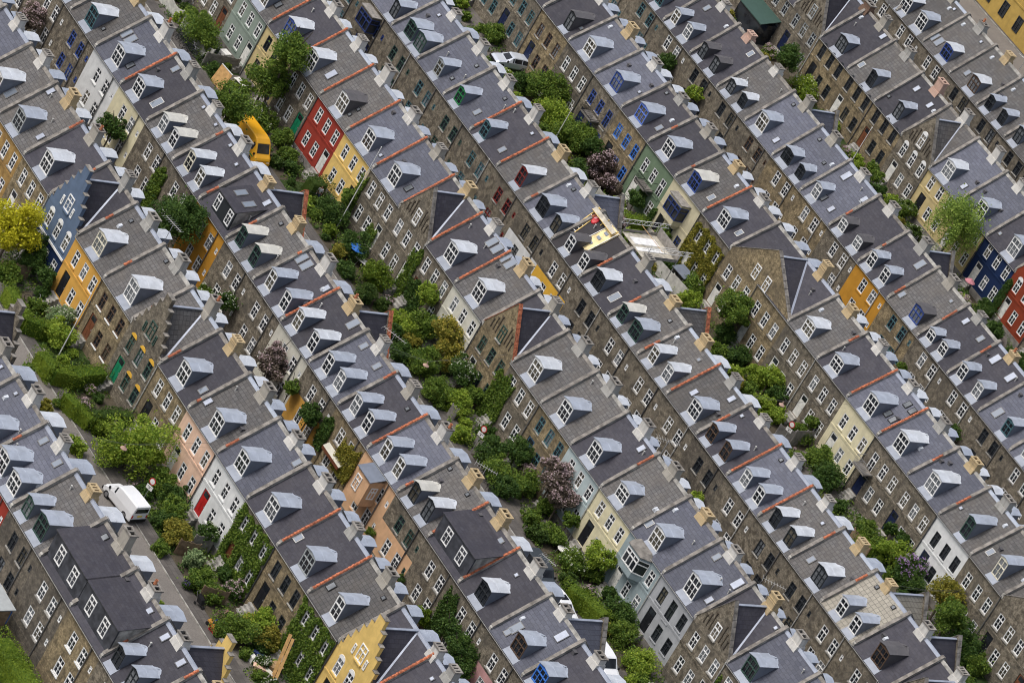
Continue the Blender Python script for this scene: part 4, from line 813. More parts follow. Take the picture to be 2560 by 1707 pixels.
CRATES = [(70.6, -5.0, 0.62, 0.5, 'box_card', 'upright brown cardboard box nearest the ivy', 'cardboard_box', 'box', 0.06, 0.3), (70.9, -5.6, 0.7, 0.55, 'box_card', 'brown cardboard box lowest in the heap', 'cardboard_box', 'box', 0.06, 0.9), (70.2, -4.9, 0.55, 0.42, 'leaf_light', 'green-topped cardboard box uppermost in the heap', 'cardboard_box', 'box', 0.06, 0.1), (70.2, -6.3, 0.8, 0.6, 'box_blue', 'dark blue crate in the moving heap', 'storage_crate', 'crate', 0.06, 0.5), (69.7, -7.0, 0.7, 0.5, 'white_metal', 'white storage crate at the street side of the heap', 'storage_crate', 'crate', 0.06, 0.2), (70.9, -6.9, 0.75, 0.45, 'wall_pink', 'pinkish crate at the lower end of the heap', 'storage_crate', 'crate', 0.06, 1.0), (69.3, -6.2, 0.6, 0.5, 'box_blue', 'blue-black crate at the upper end of the heap', 'storage_crate', 'crate', 0.06, 0.8), (71.4, -6.3, 0.6, 0.45, 'wall_offwhite', 'off-white crate between cardboard and planks', 'storage_crate', 'crate', 0.06, 0.4)]

# ------------------------------------------------------------------ houses
D = 4.14; ZR = 10.3; T = .145
def window_mesh(w, h, col, arch=False, cols=2, transom=.64, sill=None, case=.085):
    """casing, mullions and transom; origin at the centre of the opening, facing -y"""
    def fn():
        b = MB(); p = 'paint_'+col; x0, x1, z0, z1 = -w/2, w/2, -h/2, h/2
        ya, yb = -.05, .07
        b.box(x0, x0+case, ya, yb, z0, z1, p); b.box(x1-case, x1, ya, yb, z0, z1, p)
        b.box(x0+case, x1-case, ya, yb, z0, z0+case, p); b.box(x0+case, x1-case, ya, yb, z1-case, z1, p)
        zt = z0+h*transom; b.box(x0+case, x1-case, ya+.01, yb-.01, zt-.045, zt+.045, p)
        for i in range(1, cols):
            x = x0+w*i/cols; b.box(x-.034, x+.034, ya+.02, yb-.02, z0+case, zt-.045, p); b.box(x-.03, x+.03, ya+.02, yb-.02, zt+.045, z1-case, p)
        if h > 1.2:     # glazing bars
            for i in range(cols):
                xa = x0+w*i/cols+.06; xb = x0+w*(i+1)/cols-.06; z = z0+(zt-z0)*.52; b.box(xa, xb, .005, .03, z-.009, z+.009, p)
        if arch:
            n = 8; r = w/2
            arc = [(r*math.cos(PI-PI*k/n), z1+r*.92*math.sin(PI*k/n)) for k in range(n+1)]
            b.prism(arc, 1, -.13, yb, p)
        if sill: b.box(x0-.07, x1+.07, -.15, .05, z0-.11, z0-.004, sill)
        return b.mesh('window')
    return cached(('win', w, h, col, arch, cols, transom, sill), fn)
def pane_mesh(w, h, mat):
    def fn():
        b = MB(); b.box(-w/2+.03, w/2-.03, .035, .05, -h/2+.03, h/2-.03, mat); return b.mesh('pane')
    return cached(('pane', w, h, mat), fn)
def add_window(parent, x, y, z, w, h, col, rng, arch=False, cols=2, sill=None, surface=False, rotz=0, transom=.64):
    f = link('window', window_mesh(w, h, col, arch, cols, transom, sill), parent, (x, y, z), (0, 0, rotz))
    link('pane', pane_mesh(w, h, rng.choices(['glass', 'glass_pale', 'glass_warm'], [.72, .12, .16])[0]), f)
    return f
def wall_mesh(key, W, ze, ops, wm, lower=None, band=True, brick=False, gab=False):
    """street front with real openings, blank back wall and the two end walls under the party walls"""
    def fn():
        b = MB(); hw = W/2; y = -D
        xs = sorted({-hw, hw}|{round(v, 3) for o in ops for v in (o[0], o[1])}); zs = sorted({0, ze, 3.62}|{round(v, 3) for o in ops for v in (o[2], o[3])})
        for i in range(len(xs)-1):
            for j in range(len(zs)-1):
                cx, cz = (xs[i]+xs[i+1])/2, (zs[j]+zs[j+1])/2
                if any(o[0] < cx < o[1] and o[2] < cz < o[3] for o in ops): continue
                b.face([(xs[i], y, zs[j]), (xs[i+1], y, zs[j]), (xs[i+1], y, zs[j+1]), (xs[i], y, zs[j+1])], lower if lower and cz < 3.62 else wm)
        for x0, x1, z0, z1 in ops:
            m = lower if lower and z1 < 3.7 else wm; d = .13
            b.face([(x0, y, z0), (x0, y+d, z0), (x0, y+d, z1), (x0, y, z1)], m); b.face([(x1, y, z0), (x1, y, z1), (x1, y+d, z1), (x1, y+d, z0)], m)
            b.face([(x0, y, z1), (x0, y+d, z1), (x1, y+d, z1), (x1, y, z1)], m); b.face([(x0, y, z0), (x1, y, z0), (x1, y+d, z0), (x0, y+d, z0)], m)
        e = .012
        if band:
            b.box(-hw+e, hw-e, y-.06, y-.001, 3.68, 3.80, wm); b.box(-hw+e, hw-e, y-.035, y-.001, 3.56, 3.65, wm)
            for k in range(0 if gab else 2): b.box(-hw+e, hw-e, y-.05-.03*k, y-.001, ze-.34+.14*k, ze-.24+.14*k, wm)
        pl = 'cement_dark' if not brick else wm
        for x0, x1 in _gaps(-hw+e, hw-e, [(o[0], o[1]) for o in ops if o[2] < .8]): b.box(x0, x1, y-.045, y-.001, 0, .78, pl)
        b.face([(-hw, D, 0), (-hw, D, ze), (hw, D, ze), (hw, D, 0)], 'brick')
        for s in (-1, 1):
            x = s*(hw-.006); b.face([(x, -D, 0), (x, D, 0), (x, D, ze), (x, 0, ZR-.05), (x, -D, ze)], 'brick')
        return b.mesh('wall')
    return cached(('wall', key), fn)
def _gaps(a, b, cuts):
    out = []
    for x0, x1 in sorted(cuts):
        if x0 > a: out.append((a, x0))
        a = max(a, x1)
    if a < b: out.append((a, b))
    return out
def roof_mesh(W, ze, mat, gab=''):
    def fn():
        b = MB(); hw = W/2; s = (ZR-ze)/D
        for sg in (-1, 1):
            ov = -.04 if ('f' in gab and sg < 0) or ('b' in gab and sg > 0) else .09; L = math.hypot(D+ov, s*(D+ov))
            b.face([(-hw, sg*(D+ov), ze-s*ov), (hw, sg*(D+ov), ze-s*ov), (hw, 0, ZR), (-hw, 0, ZR)], mat, [(0, 0), (W, 0), (W, L), (0, L)])
        ov = .09
        if 'f' not in gab:
            b.face([(-hw, -D-ov, ze-s*ov-.05), (hw, -D-ov, ze-s*ov-.05), (hw, -D-ov, ze-s*ov), (-hw, -D-ov, ze-s*ov)], 'gutter')
            b.face([(-hw, -D-ov, ze-s*ov-.05), (hw, -D-ov, ze-s*ov-.05), (hw, -D, ze-s*ov-.05), (-hw, -D, ze-s*ov-.05)], 'gutter')
        return b.mesh('roof', weld=False)
    return cached(('roof', W, ze, mat, gab), fn)
def party_mesh(ze, side):
    def fn():
        b = MB(); e = .06
        prof = [(-D-e, ze-.25), (-D-e, ze+.20), (-D+.1, ze+.36), (0, ZR+.30), (D-.1, ze+.36), (D+e, ze+.20), (D+e, ze-.25), (0, ZR-.25)]
        b.prism(prof, 0, -T, T, side); return b.mesh('party_wall')
    return cached(('party', ze, side), fn)
def coping_mesh(ze, kind, a=0., c=1.):
    """kind G cement, O orange clay tiles between fractions a..c of the front slope"""
    def fn():
        b = MB(); rng = random.Random(int(a*97+c*31+ze*7)); s0 = Vector((0, -D+.06, ze+.345)); s1 = Vector((0, -.02, ZR+.305)); d = s1-s0; L = d.length; d = d/L; nrm = Vector((0, -d.z, d.y))
        for back in (0, 1):
            fl = Vector((1, -1 if back else 1, 1))
            def V(p): return (p[0], p[1]*fl.y, p[2])
            if kind == 'G' or back or a > 0 or c < 1:
                segs = [(0, 1)] if (kind == 'G' or back) else [q for q in ((0, a), (c, 1)) if q[1]-q[0] > .02]
                for f0, f1 in segs:
                    n = max(1, int((f1-f0)*L/.9))
                    for i in range(n):
                        p = s0+d*L*(f0+(f1-f0)*i/n)+nrm*rng.uniform(0, .012); q = d*(L*(f1-f0)/n-.012); w = .172+rng.uniform(-.01, .01)
                        pts = [p-Vector((w, 0, 0)), p+Vector((w, 0, 0)), p+Vector((w, 0, 0))+q, p-Vector((w, 0, 0))+q]
                        up = nrm*.055; b.hexa([V(t) for t in pts]+[V(t+up) for t in pts], 'cement')
            if kind == 'O' and not back:
                n = max(1, int((c-a)*L/.34)); st = L*(c-a)/n
                for i in range(n):
                    p = s0+d*(L*a+st*i); j = rng.uniform(-.012, .012); w0, w1 = .15, .13
                    mt = 'orange_tile' if (rng.random() < (.85 if a < .05 and c > .95 else .35)) else 'orange_old'
                    def ring(t, w, hh): return [t+Vector((-w, 0, 0)), t+Vector((-w*.55, 0, 0))+nrm*hh, t+Vector((w*.55, 0, 0))+nrm*hh, t+Vector((w, 0, 0))]
                    r0 = ring(p+nrm*(.015+j), w0, .105); r1 = ring(p+d*(st-.012)+nrm*(.0+j), w1, .075)
                    for k in range(3): b.face([r0[k], r0[k+1], r1[k+1], r1[k]], mt)
                    b.face(r0, mt); b.face(r1, mt)
        return b.mesh('coping')
    return cached(('cop', ze, kind, a, c), fn)
def ridge_mesh(W, mat):
    def fn():
        b = MB(); x0, x1 = -W/2+T+.01, W/2-T-.01; n = 6
        for i in range(n):
            a = x0+(x1-x0)*i/n; c = x0+(x1-x0)*(i+1)/n-.01
            b.hexa([(a, -.2, ZR-.16), (c, -.2, ZR-.16), (c, .2, ZR-.16), (a, .2, ZR-.16), (a, -.07, ZR+.07), (c, -.07, ZR+.07), (c, .07, ZR+.07), (a, .07, ZR+.07)], mat)
        return b.mesh('ridge_cap')
    return cached(('ridge', W, mat), fn)
def chimney_mesh(kind, top, var):
    def fn():
        b = MB(); m = 'chimney_'+kind; rng = random.Random(var*7+len(kind)); a, c = .50+.04*(var % 3), .36
        if kind == 'n': a, c = .6, .4
        z0 = ZR-.95; z1 = ZR+.12
        # stepped foot sitting over the ridge
        b.hexa([(-a-.12, -c-.36, z0), (a+.12, -c-.36, z0), (a+.12, c+.2, z0), (-a-.12, c+.2, z0), (-a-.05, -c-.1, z1), (a+.05, -c-.1, z1), (a+.05, c+.1, z1), (-a-.05, c+.1, z1)], m)
        b.hexa([(-a, -c, z1-.02), (a, -c, z1-.02), (a, c, z1-.02), (-a, c, z1-.02), (-a+.02, -c+.02, top), (a-.02, -c+.02, top), (a-.02, c-.02, top), (-a+.02, c-.02, top)], m, skip=(1,))
        o = .06
        if kind == 'y':
            for q in (.45, .62): zz = z1+(top-z1)*q; b.box(-a-.035, a+.035, -c-.035, c+.035, zz, zz+.07, m)
        # cap slab with flue openings
        zt = top; n = 2 if var % 3 else 3; xs = [-a-o]; w = 2*a/n
        for i in range(n): xs += [-a+w*i+.09, -a+w*(i+1)-.09]
        xs.append(a+o)
        cap = 'cement' if kind in 'wsgn' else m
        b.box(-a-o, a+o, -c-o, -c+.12, zt-.06, zt+.06, cap); b.box(-a-o, a+o, c-.12, c+o, zt-.06, zt+.06, cap)
        for i in range(0, len(xs), 2): b.box(xs[i], xs[i+1], -c+.12, c-.12, zt-.06, zt+.06, cap)
        b.box(-a+.02, a-.02, -c+.02, c-.02, zt-.3, zt-.22, 'soot')
        return b.mesh('chimney')
    return cached(('chim', kind, top, var), fn)
def pot_mesh():
    def fn():
        b = MB(); b.lathe([(.13, 0), (.15, .05), (.12, .4), (.14, .45), (.09, .45), (.09, .1)], 'terracotta', n=10); return b.mesh('chimney_pot')
    return cached('pot', fn)
# dormers: origin at the middle of the front at eave level of the house; facing -y
def dormer_parts(kind, ze, front, rf, dz):
    w = dict(W=1.66, N=1.22)[kind]; s = (ZR-ze)/D; yf = -D+.40; zb = ze+s*.40; zt = ze+2.02+dz*.8; rise = .17; hw = w/2
    if kind == 'N': zt -= .04
    yb = -D+(zt-ze)/s
    def body():
        b = MB(); ck = 'cheek' if rf != 'd' else 'zinc_dark'
        for sg in (-1, 1):
            b.prism([(yf, zb-.15), (yf, zt), (yb+.1, zt), (yb+.1, zt-.2)], 0, sg*hw-sg*.05, sg*hw, ck)
        arc = [(-hw, zt), (0, zt+rise), (hw, zt)]
        b.prism(arc+[(hw, zt-.06), (-hw, zt-.06)], 1, yf-.02, yf+.05, 'paint_'+front)
        b.prism([(-hw+.04, zb-.05), (hw-.04, zb-.05), (hw-.04, zt-.05), (-hw+.04, zt-.05)], 1, yf+.12, yf+.16, 'black')
        return b.mesh('dormer')
    def top():
        b = MB(); m = dict(z='zinc', w='zinc_white', o='zinc_old', d='zinc_dark')[rf]; ex = hw+.10; n = 2; P = []
        for k in range(n+1):
            x = -ex+2*ex*k/n; z = zt+.02+rise*(1-abs(x)/hw); P.append((x, z, -D+(z+.03-ze)/s))
        for k in range(n):
            (xa, za, ya), (xb, zb_, yb_) = P[k], P[k+1]; y0 = yf-.16
            b.hexa([(xa, y0, za), (xb, y0, zb_), (xb, yb_, zb_), (xa, ya, za), (xa, y0, za+.05), (xb, y0, zb_+.05), (xb, yb_+.06, zb_+.05), (xa, ya+.06, za+.05)], m)
            for q in (.45, 1.0):
                yy = y0+(min(ya, yb_)-y0)*q; b.hexa([(xa, yy-.02, za+.05), (xb, yy-.02, zb_+.05), (xb, yy+.02, zb_+.05), (xa, yy+.02, za+.05), (xa, yy-.01, za+.075), (xb, yy-.01, zb_+.075), (xb, yy+.01, zb_+.075), (xa, yy+.01, za+.075)], m)
        for sg in (-1, 1): b.beam((sg*(hw+.02), -D+(zt-ze)/s-.25, zt-.02), (sg*(hw*.1), P[1][2]+.12, zt+rise+.14), .26, m, .03)
        return b.mesh('dormer_roof')
    def apron():
        b = MB(); e = .03; pts = []
        for x, y in ((-hw-.1, -D-.1), (hw+.1, -D-.1), (hw+.05, yf+.1), (-hw-.05, yf+.1)): pts.append((x, y, ze+s*(y+D)+e))
        b.hexa([(p[0], p[1], p[2]-.02) for p in pts]+pts, 'apron_lead'); return b.mesh('apron')
    k = (kind, ze, front, rf, dz)
    return cached(('db', k), body), cached(('dr', k), top), cached(('da', k), apron), (w, yf, zb, zt)
def add_dormer(parent, x, spec, ze, dz, rng, back=False):
    kind, front, rf = spec; dz = round(dz*4)/4
    bo, tp, ap, (w, yf, zb, zt) = dormer_parts(kind, ze, front, rf, dz)
    o = link('dormer', bo, parent, (x, 0, 0), (0, 0, PI if back else 0)); link('dormer_roof', tp, o); link('apron', ap, o)
    if not back:
        h = zt-zb-.06; f = link('dormer_window', window_mesh(round(w-.06, 2), round(h, 2), front, False, 3 if kind == 'W' else 2, .62, None, .10), o, (0, yf-.01, zb+h/2))
        pm = rng.choices(['glass', 'glass_pale', 'glass_warm'], [.6, .22, .18])[0]
        # pane kept as a sub-part of the dormer
        link('pane', pane_mesh(round(w-.06, 2), round(h, 2), pm), o, (0, yf-.01, zb+h/2))
    return o
def skylight_mesh(size, ze):
    def fn():
        b = MB(); w, h = dict(S=(.42, .42), M=(.62, .86), L=(.8, 1.25))[size[0]]
        fr, gl = dict(w=('pipe', 'rooflight_glass'), d=('pipe', 'rooflight_glass'), k=('black', 'glass_pale'), g=('gutter', 'flashing'), c=('chimney_w', 'rooflight_glass'))[size[1]]
        b.box(-w/2, w/2, -h/2, h/2, -.02, .07, fr); b.box(-w/2+.07, w/2-.07, -h/2+.07, h/2-.07, .06, .085, gl)
        return b.mesh('skylight')
    return cached(('sky', size), fn)
def add_skylight(parent, x, y, size, ze):
    s = (ZR-ze)/D; a = math.atan(s); offs = (0,) if size[1] != 'd' else (-.5, .5)
    for o in offs: link('skylight', skylight_mesh(size, ze), parent, (x+o, y, ZR+s*y+.02), (a, 0, 0))
def gable_front(parent, W, ze, kind, wm, roofm, rng, apex, wide=1, back=False, cop='cement', win='w', flash=True):
    """cross gable over the full width: gable wall, its coping, the two extra roof slopes, ridge and valley flashings"""
    hw = W*wide/2; r = (0, 0, PI) if back else (0, 0, 0); y = -D-.03; zr = min(apex-.35, ZR-.02)
    b = MB(); c = MB(); caps = []
    if kind == 'step':
        n = 5; poly = [(-hw, ze-.3), (hw, ze-.3)]; dx = (hw-.5)/n; dzz = (apex-ze-.1)/n; steps = []
        x = hw; z = ze+.25
        for i in range(n+1):
            zz = ze+.30+dzz*i; poly += [(x, zz)]; steps.append((x-dx if i < n else -x, x, zz))
            if i < n: poly += [(x-dx, zz)]; x -= dx
        poly += [(-p[0], p[1]) for p in reversed(poly[2:])]
        b.prism(poly, 1, y, y+.36, wm)
        for x0, x1, zz in steps:
            for sg in ((1,) if x0 == -x1 else (1, -1)):
                a, e = sorted((sg*x0, sg*x1)); c = MB(); c.box(a, e+.02*(sg > 0), y-.05, y+.41, zz, zz+.07, cop); caps.append(c)
    else:
        t = .30; ov = (apex-ze)/hw
        b.prism([(-hw, ze-.3), (hw, ze-.3), (hw, ze+.15), (0, apex), (-hw, ze+.15)], 1, y, y+.34, wm)
        for sg in (-1, 1):
            n = 9
            for i in range(n):
                f0, f1 = i/n, (i+1)/n-.01; xa, xb = hw*(1-f0), hw*(1-f1); za, zb = ze+.15+(apex-ze-.15)*f0, ze+.15+(apex-ze-.15)*f1
                c.hexa([(sg*xa, y-.05, za), (sg*xb, y-.05, zb), (sg*xb, y+.39, zb), (sg*xa, y+.39, za), (sg*xa, y-.05, za+.08), (sg*xb, y-.05, zb+.08), (sg*xb, y+.39, zb+.08), (sg*xa, y+.39, za+.08)], cop if (cop != 'orange_tile' or i % 3) else 'orange_old')
    g = link('gable', b.mesh('gable'), parent, ((W/2 if wide == 2 else 0), 0, 0), r); [link('coping', q.mesh('coping'), g) for q in (caps or [c])]
    if kind != 'step' and wide == 1 and not back and wm.startswith('brick'):      # blind-arch recesses as raised strips, their shade put into the dark colour
        for q, (x_, h_) in enumerate(((.85, 1.7), (1.3, 1.25), (1.75, .8))):
            for sg in (-1, 1): c = MB(); c.box(sg*x_-.05, sg*x_+.05, y-.07, y-.001, ze+.45, ze+.45+h_, 'recess_shade'); c.box(sg*x_-.13, sg*x_+.13, y-.09, y-.001, ze+.45+h_+.003, ze+.55+h_, 'recess_shade'); link('recess_shade', c.mesh('recess_shade'), g)
    b = MB(); A = (0, y+.3, zr); B = (0, -(ZR-zr)*D/(ZR-ze)+.02, zr); L = hw*1.35
    for sg in (-1, 1):
        E = (sg*hw, -D+.02, ze+.03); lw = math.dist(A, E); b.face([A, B, E] if sg > 0 else [B, A, E], roofm, [(0, L), (D, L), (0, 0)])
    link('gable_roof', b.mesh('gable_roof', weld=False), g)
    if flash:
        b = MB(); b.beam((0, y+.36, zr+.04), (0, B[1], zr+.04), .24, 'flashing', .07)
        for sg in (-1, 1): b.beam((sg*hw*.96, -D+.2, ze+.22), (0, B[1], zr+.03), .22, 'flashing', .05)
        link('flashing', b.mesh('flashing'), g)
    return g
def box_dormer(parent, W, ze, x0, x1, wins, fm, topm, rng, wc='w', ztop=None, yf=-D+.35, skyl=0, drop=.42):
    s = (ZR-ze)/D; zb = ze+s*(yf+D); zt = ztop or ZR-.95; zk = zt+drop; yk = -D+(zk-ze)/s; b = MB()
    b.box(x0, x1, yf, yf+.14, zb-.1, zt, fm)
    for x in (x0, x1-.12): b.prism([(yf+.14, zb), (yf+.14, zt), (yk, zk), (yk, zk-.3)], 0, x, x+.12, 'cement_side' if fm != 'paint_n' else 'paint_n')
    o = link('dormer', b.mesh('box_dormer'), parent)
    b = MB(); e = .12
    pts = [(x0-e, yf-.14, zt), (x1+e, yf-.14, zt), (x1+e, yk+.15, zk+.04), (x0-e, yk+.15, zk+.04)]
    L = math.dist(pts[1], pts[2]); Wd = x1-x0+2*e
    b.face([(p[0], p[1], p[2]+.07) for p in pts], topm, [(0, 0), (Wd, 0), (Wd, L), (0, L)])
    b.hexa([(p[0], p[1], p[2]-.005) for p in pts]+[(p[0], p[1], p[2]+.066) for p in pts], 'gutter')
    link('dormer_roof', b.mesh('dormer_roof', weld=False), o)
    for x, w, h in wins:
        f = link('dormer_window', window_mesh(w, h, wc, False, 2, .66, None, .09), o, (x, yf-.02, (zb+zt)/2+.02)); link('pane', pane_mesh(w, h, 'glass'), o, (x, yf-.02, (zb+zt)/2+.02))
    for i in range(skyl):
        m = skylight_mesh('Lw', ze); f = (i+.5)/skyl; yy = (yf+yk)/2+.1; link('skylight', m, o, (x0+(x1-x0)*f, yy, zt+(zk-zt)*(yy-yf)/(yk-yf)+.09), (math.atan((zk-zt)/(yk-yf)), 0, 0))
    return o
def bay_window(parent, x, w, d, z0, z1, wm, wc, roofm, flat=False):
    """canted bay carried out from the first floor"""
    b = MB(); y = -D; k = .55 if not flat else .15
    pl = [(x-w/2, y), (x-w/2+k, y-d), (x+w/2-k, y-d), (x+w/2, y)]
    zs = z0+.62
    b.prism([pl[0], pl[1], pl[2], pl[3]], 2, z0, zs, wm)
    b.prism([(x-w/2+.25, y), (x-w/2+k+.2, y-d*.5), (x+w/2-k-.2, y-d*.5), (x+w/2-.25, y)], 2, z0-.45, z0-.004, wm)
    b.prism([(p[0], p[1]+(.04 if p[1] < y else 0)) for p in pl], 2, zs+.004, z1-.26, 'glass'); b.prism(pl, 2, z1-.25, z1, wm)
    o = link('bay_window', b.mesh('bay_window'), parent)
    f = MB(); p = 'paint_'+wc
    for (xa, ya), (xb, yb), n in ((pl[0], pl[1], 1), (pl[1], pl[2], 3), (pl[2], pl[3], 1)):
        for i in range(n+1):
            t = i/n; px, py = xa+(xb-xa)*t, ya+(yb-ya)*t; f.box(px-.05, px+.05, py-.04, py+.05, zs, z1-.25, p)
        for zz in (zs+.05, (zs+z1)/2+.15, z1-.3): f.beam((xa, ya, zz), (xb, yb, zz), .09, p)
    link('bay_frame', f.mesh('bay_frame'), o)
    r = MB(); e = .14; q = [(x-w/2-e, y), (x-w/2+k-e, y-d-e), (x+w/2-k+e, y-d-e), (x+w/2+e, y)]
    if flat: r.prism(q, 2, z1+.002, z1+.1, roofm)
    else:
        zt = z1+.55; top = [(x-w/2+.5, y+.02, zt), (x+w/2-.5, y+.02, zt)]
        r.prism(q, 2, z1+.002, z1+.06, roofm)
        r.face([(q[0][0], q[0][1], z1+.06), (q[1][0], q[1][1], z1+.06), top[0]], roofm); r.face([(q[1][0], q[1][1], z1+.06), (q[2][0], q[2][1], z1+.06), top[1], top[0]], roofm); r.face([(q[2][0], q[2][1], z1+.06), (q[3][0], q[3][1], z1+.06), top[1]], roofm)
    link('bay_roof', r.mesh('bay_roof'), o); return o
def balcony(parent, x, w, d, z, rail='black', slab='cement_dark'):
    b = MB(); y = -D; b.box(x-w/2, x+w/2, y-d, y-.002, z-.14, z, slab)
    for s in (-1, 1): b.beam((x+s*w*.4, y-.05, z-.7), (x+s*w*.4, y-d*.8, z-.16), .08, slab)
    o = link('balcony', b.mesh('balcony'), parent); r = MB()
    for zz in (.12, .95): r.beam((x-w/2+.03, y-d+.03, z+zz), (x+w/2-.03, y-d+.03, z+zz), .04, rail); [r.beam((x+s*(w/2-.03), y-d+.03, z+zz), (x+s*(w/2-.03), y-.01, z+zz), .04, rail) for s in (-1, 1)]
    n = int(w/.14)
    for i in range(n+1): xx = x-w/2+.03+(w-.06)*i/n; r.beam((xx, y-d+.03, z), (xx, y-d+.03, z+.95), .022, rail)
    link('railing', r.mesh('railing'), o); return o
def downpipe_mesh(ze, mat):
    def fn():
        b = MB(); y = -D-.09; b.tube([(0, y-.06, ze-.08), (0, y, ze-.45), (0, y, .1)], .055, mat, 6)
        for z in (1.5, 3.6, 5.2): b.box(-.07, .07, y-.06, y+.09, z, z+.05, mat)
        return b.mesh('downpipe')
    return cached(('pipe', ze, mat), fn)
def gutter_mesh(W, ze):
    def fn():
        b = MB(); n = 6; s = (ZR-ze)/D; cy, cz = -D-.145, ze-s*.09-.02; r = .055
        pr = [(cy+r*math.cos(PI+PI*k/n), cz+r*math.sin(PI+PI*k/n)) for k in range(n+1)]
        for (a, c), (e, f) in zip(pr, pr[1:]): b.face([(-W/2, a, c), (W/2, a, c), (W/2, e, f), (-W/2, e, f)], 'gutter')
        b.box(-W/2, W/2, cy-r-.015, cy-r, cz-.02, cz+.02, 'pipe_pale'); return b.mesh('gutter')
    return cached(('gut', W, ze), fn)
def vent_mesh(k):
    def fn():
        b = MB()
        if k == 0: b.tube([(0, 0, -.1), (0, 0, .38)], .06, 'pipe_pale', 8); b.lathe([(0, .47), (.1, .42), (.1, .39), (0, .38)], 'pipe_pale', n=8)
        elif k == 1: b.box(-.16, .16, -.14, .14, -.1, .2, 'zinc_dark'); b.box(-.2, .2, -.18, .18, .2, .24, 'zinc_dark')
        else: b.hexa([(-.18, -.2, -.15), (.18, -.2, -.15), (.18, .2, .1), (-.18, .2, .1), (-.14, -.16, .1), (.14, -.16, .1), (.14, .16, .24), (-.14, .16, .24)], 'zinc_white')
        return b.mesh('vent_pipe')
    return cached(('vent', k), fn)
def door_mesh(col, light):
    def fn():
        b = MB(); m = 'door_'+col; b.box(-.5, .5, 0, .06, 0, 2.35, m)
        for x0, x1, z0, z1 in ((-.38, -.05, .2, .85), (.05, .38, .2, .85), (-.38, -.05, 1.0, 1.6), (.05, .38, 1.0, 1.6)): b.box(x0, x1, -.02, .001, z0, z1, m)
        b.box(-.36, .36, -.012, .002, 1.75, 2.2, 'glass'); b.box(.38, .43, -.07, 0, 1.0, 1.12, 'steel'); return b.mesh('door')
    return cached(('door', col), fn)
def steps_mesh():
    def fn():
        b = MB()
        for i in range(4): b.box(-.6, .6, -.28*(4-i), 0, .0, .235*(i+1), 'cement_side')
        return b.mesh('steps')
    return cached('steps', fn)

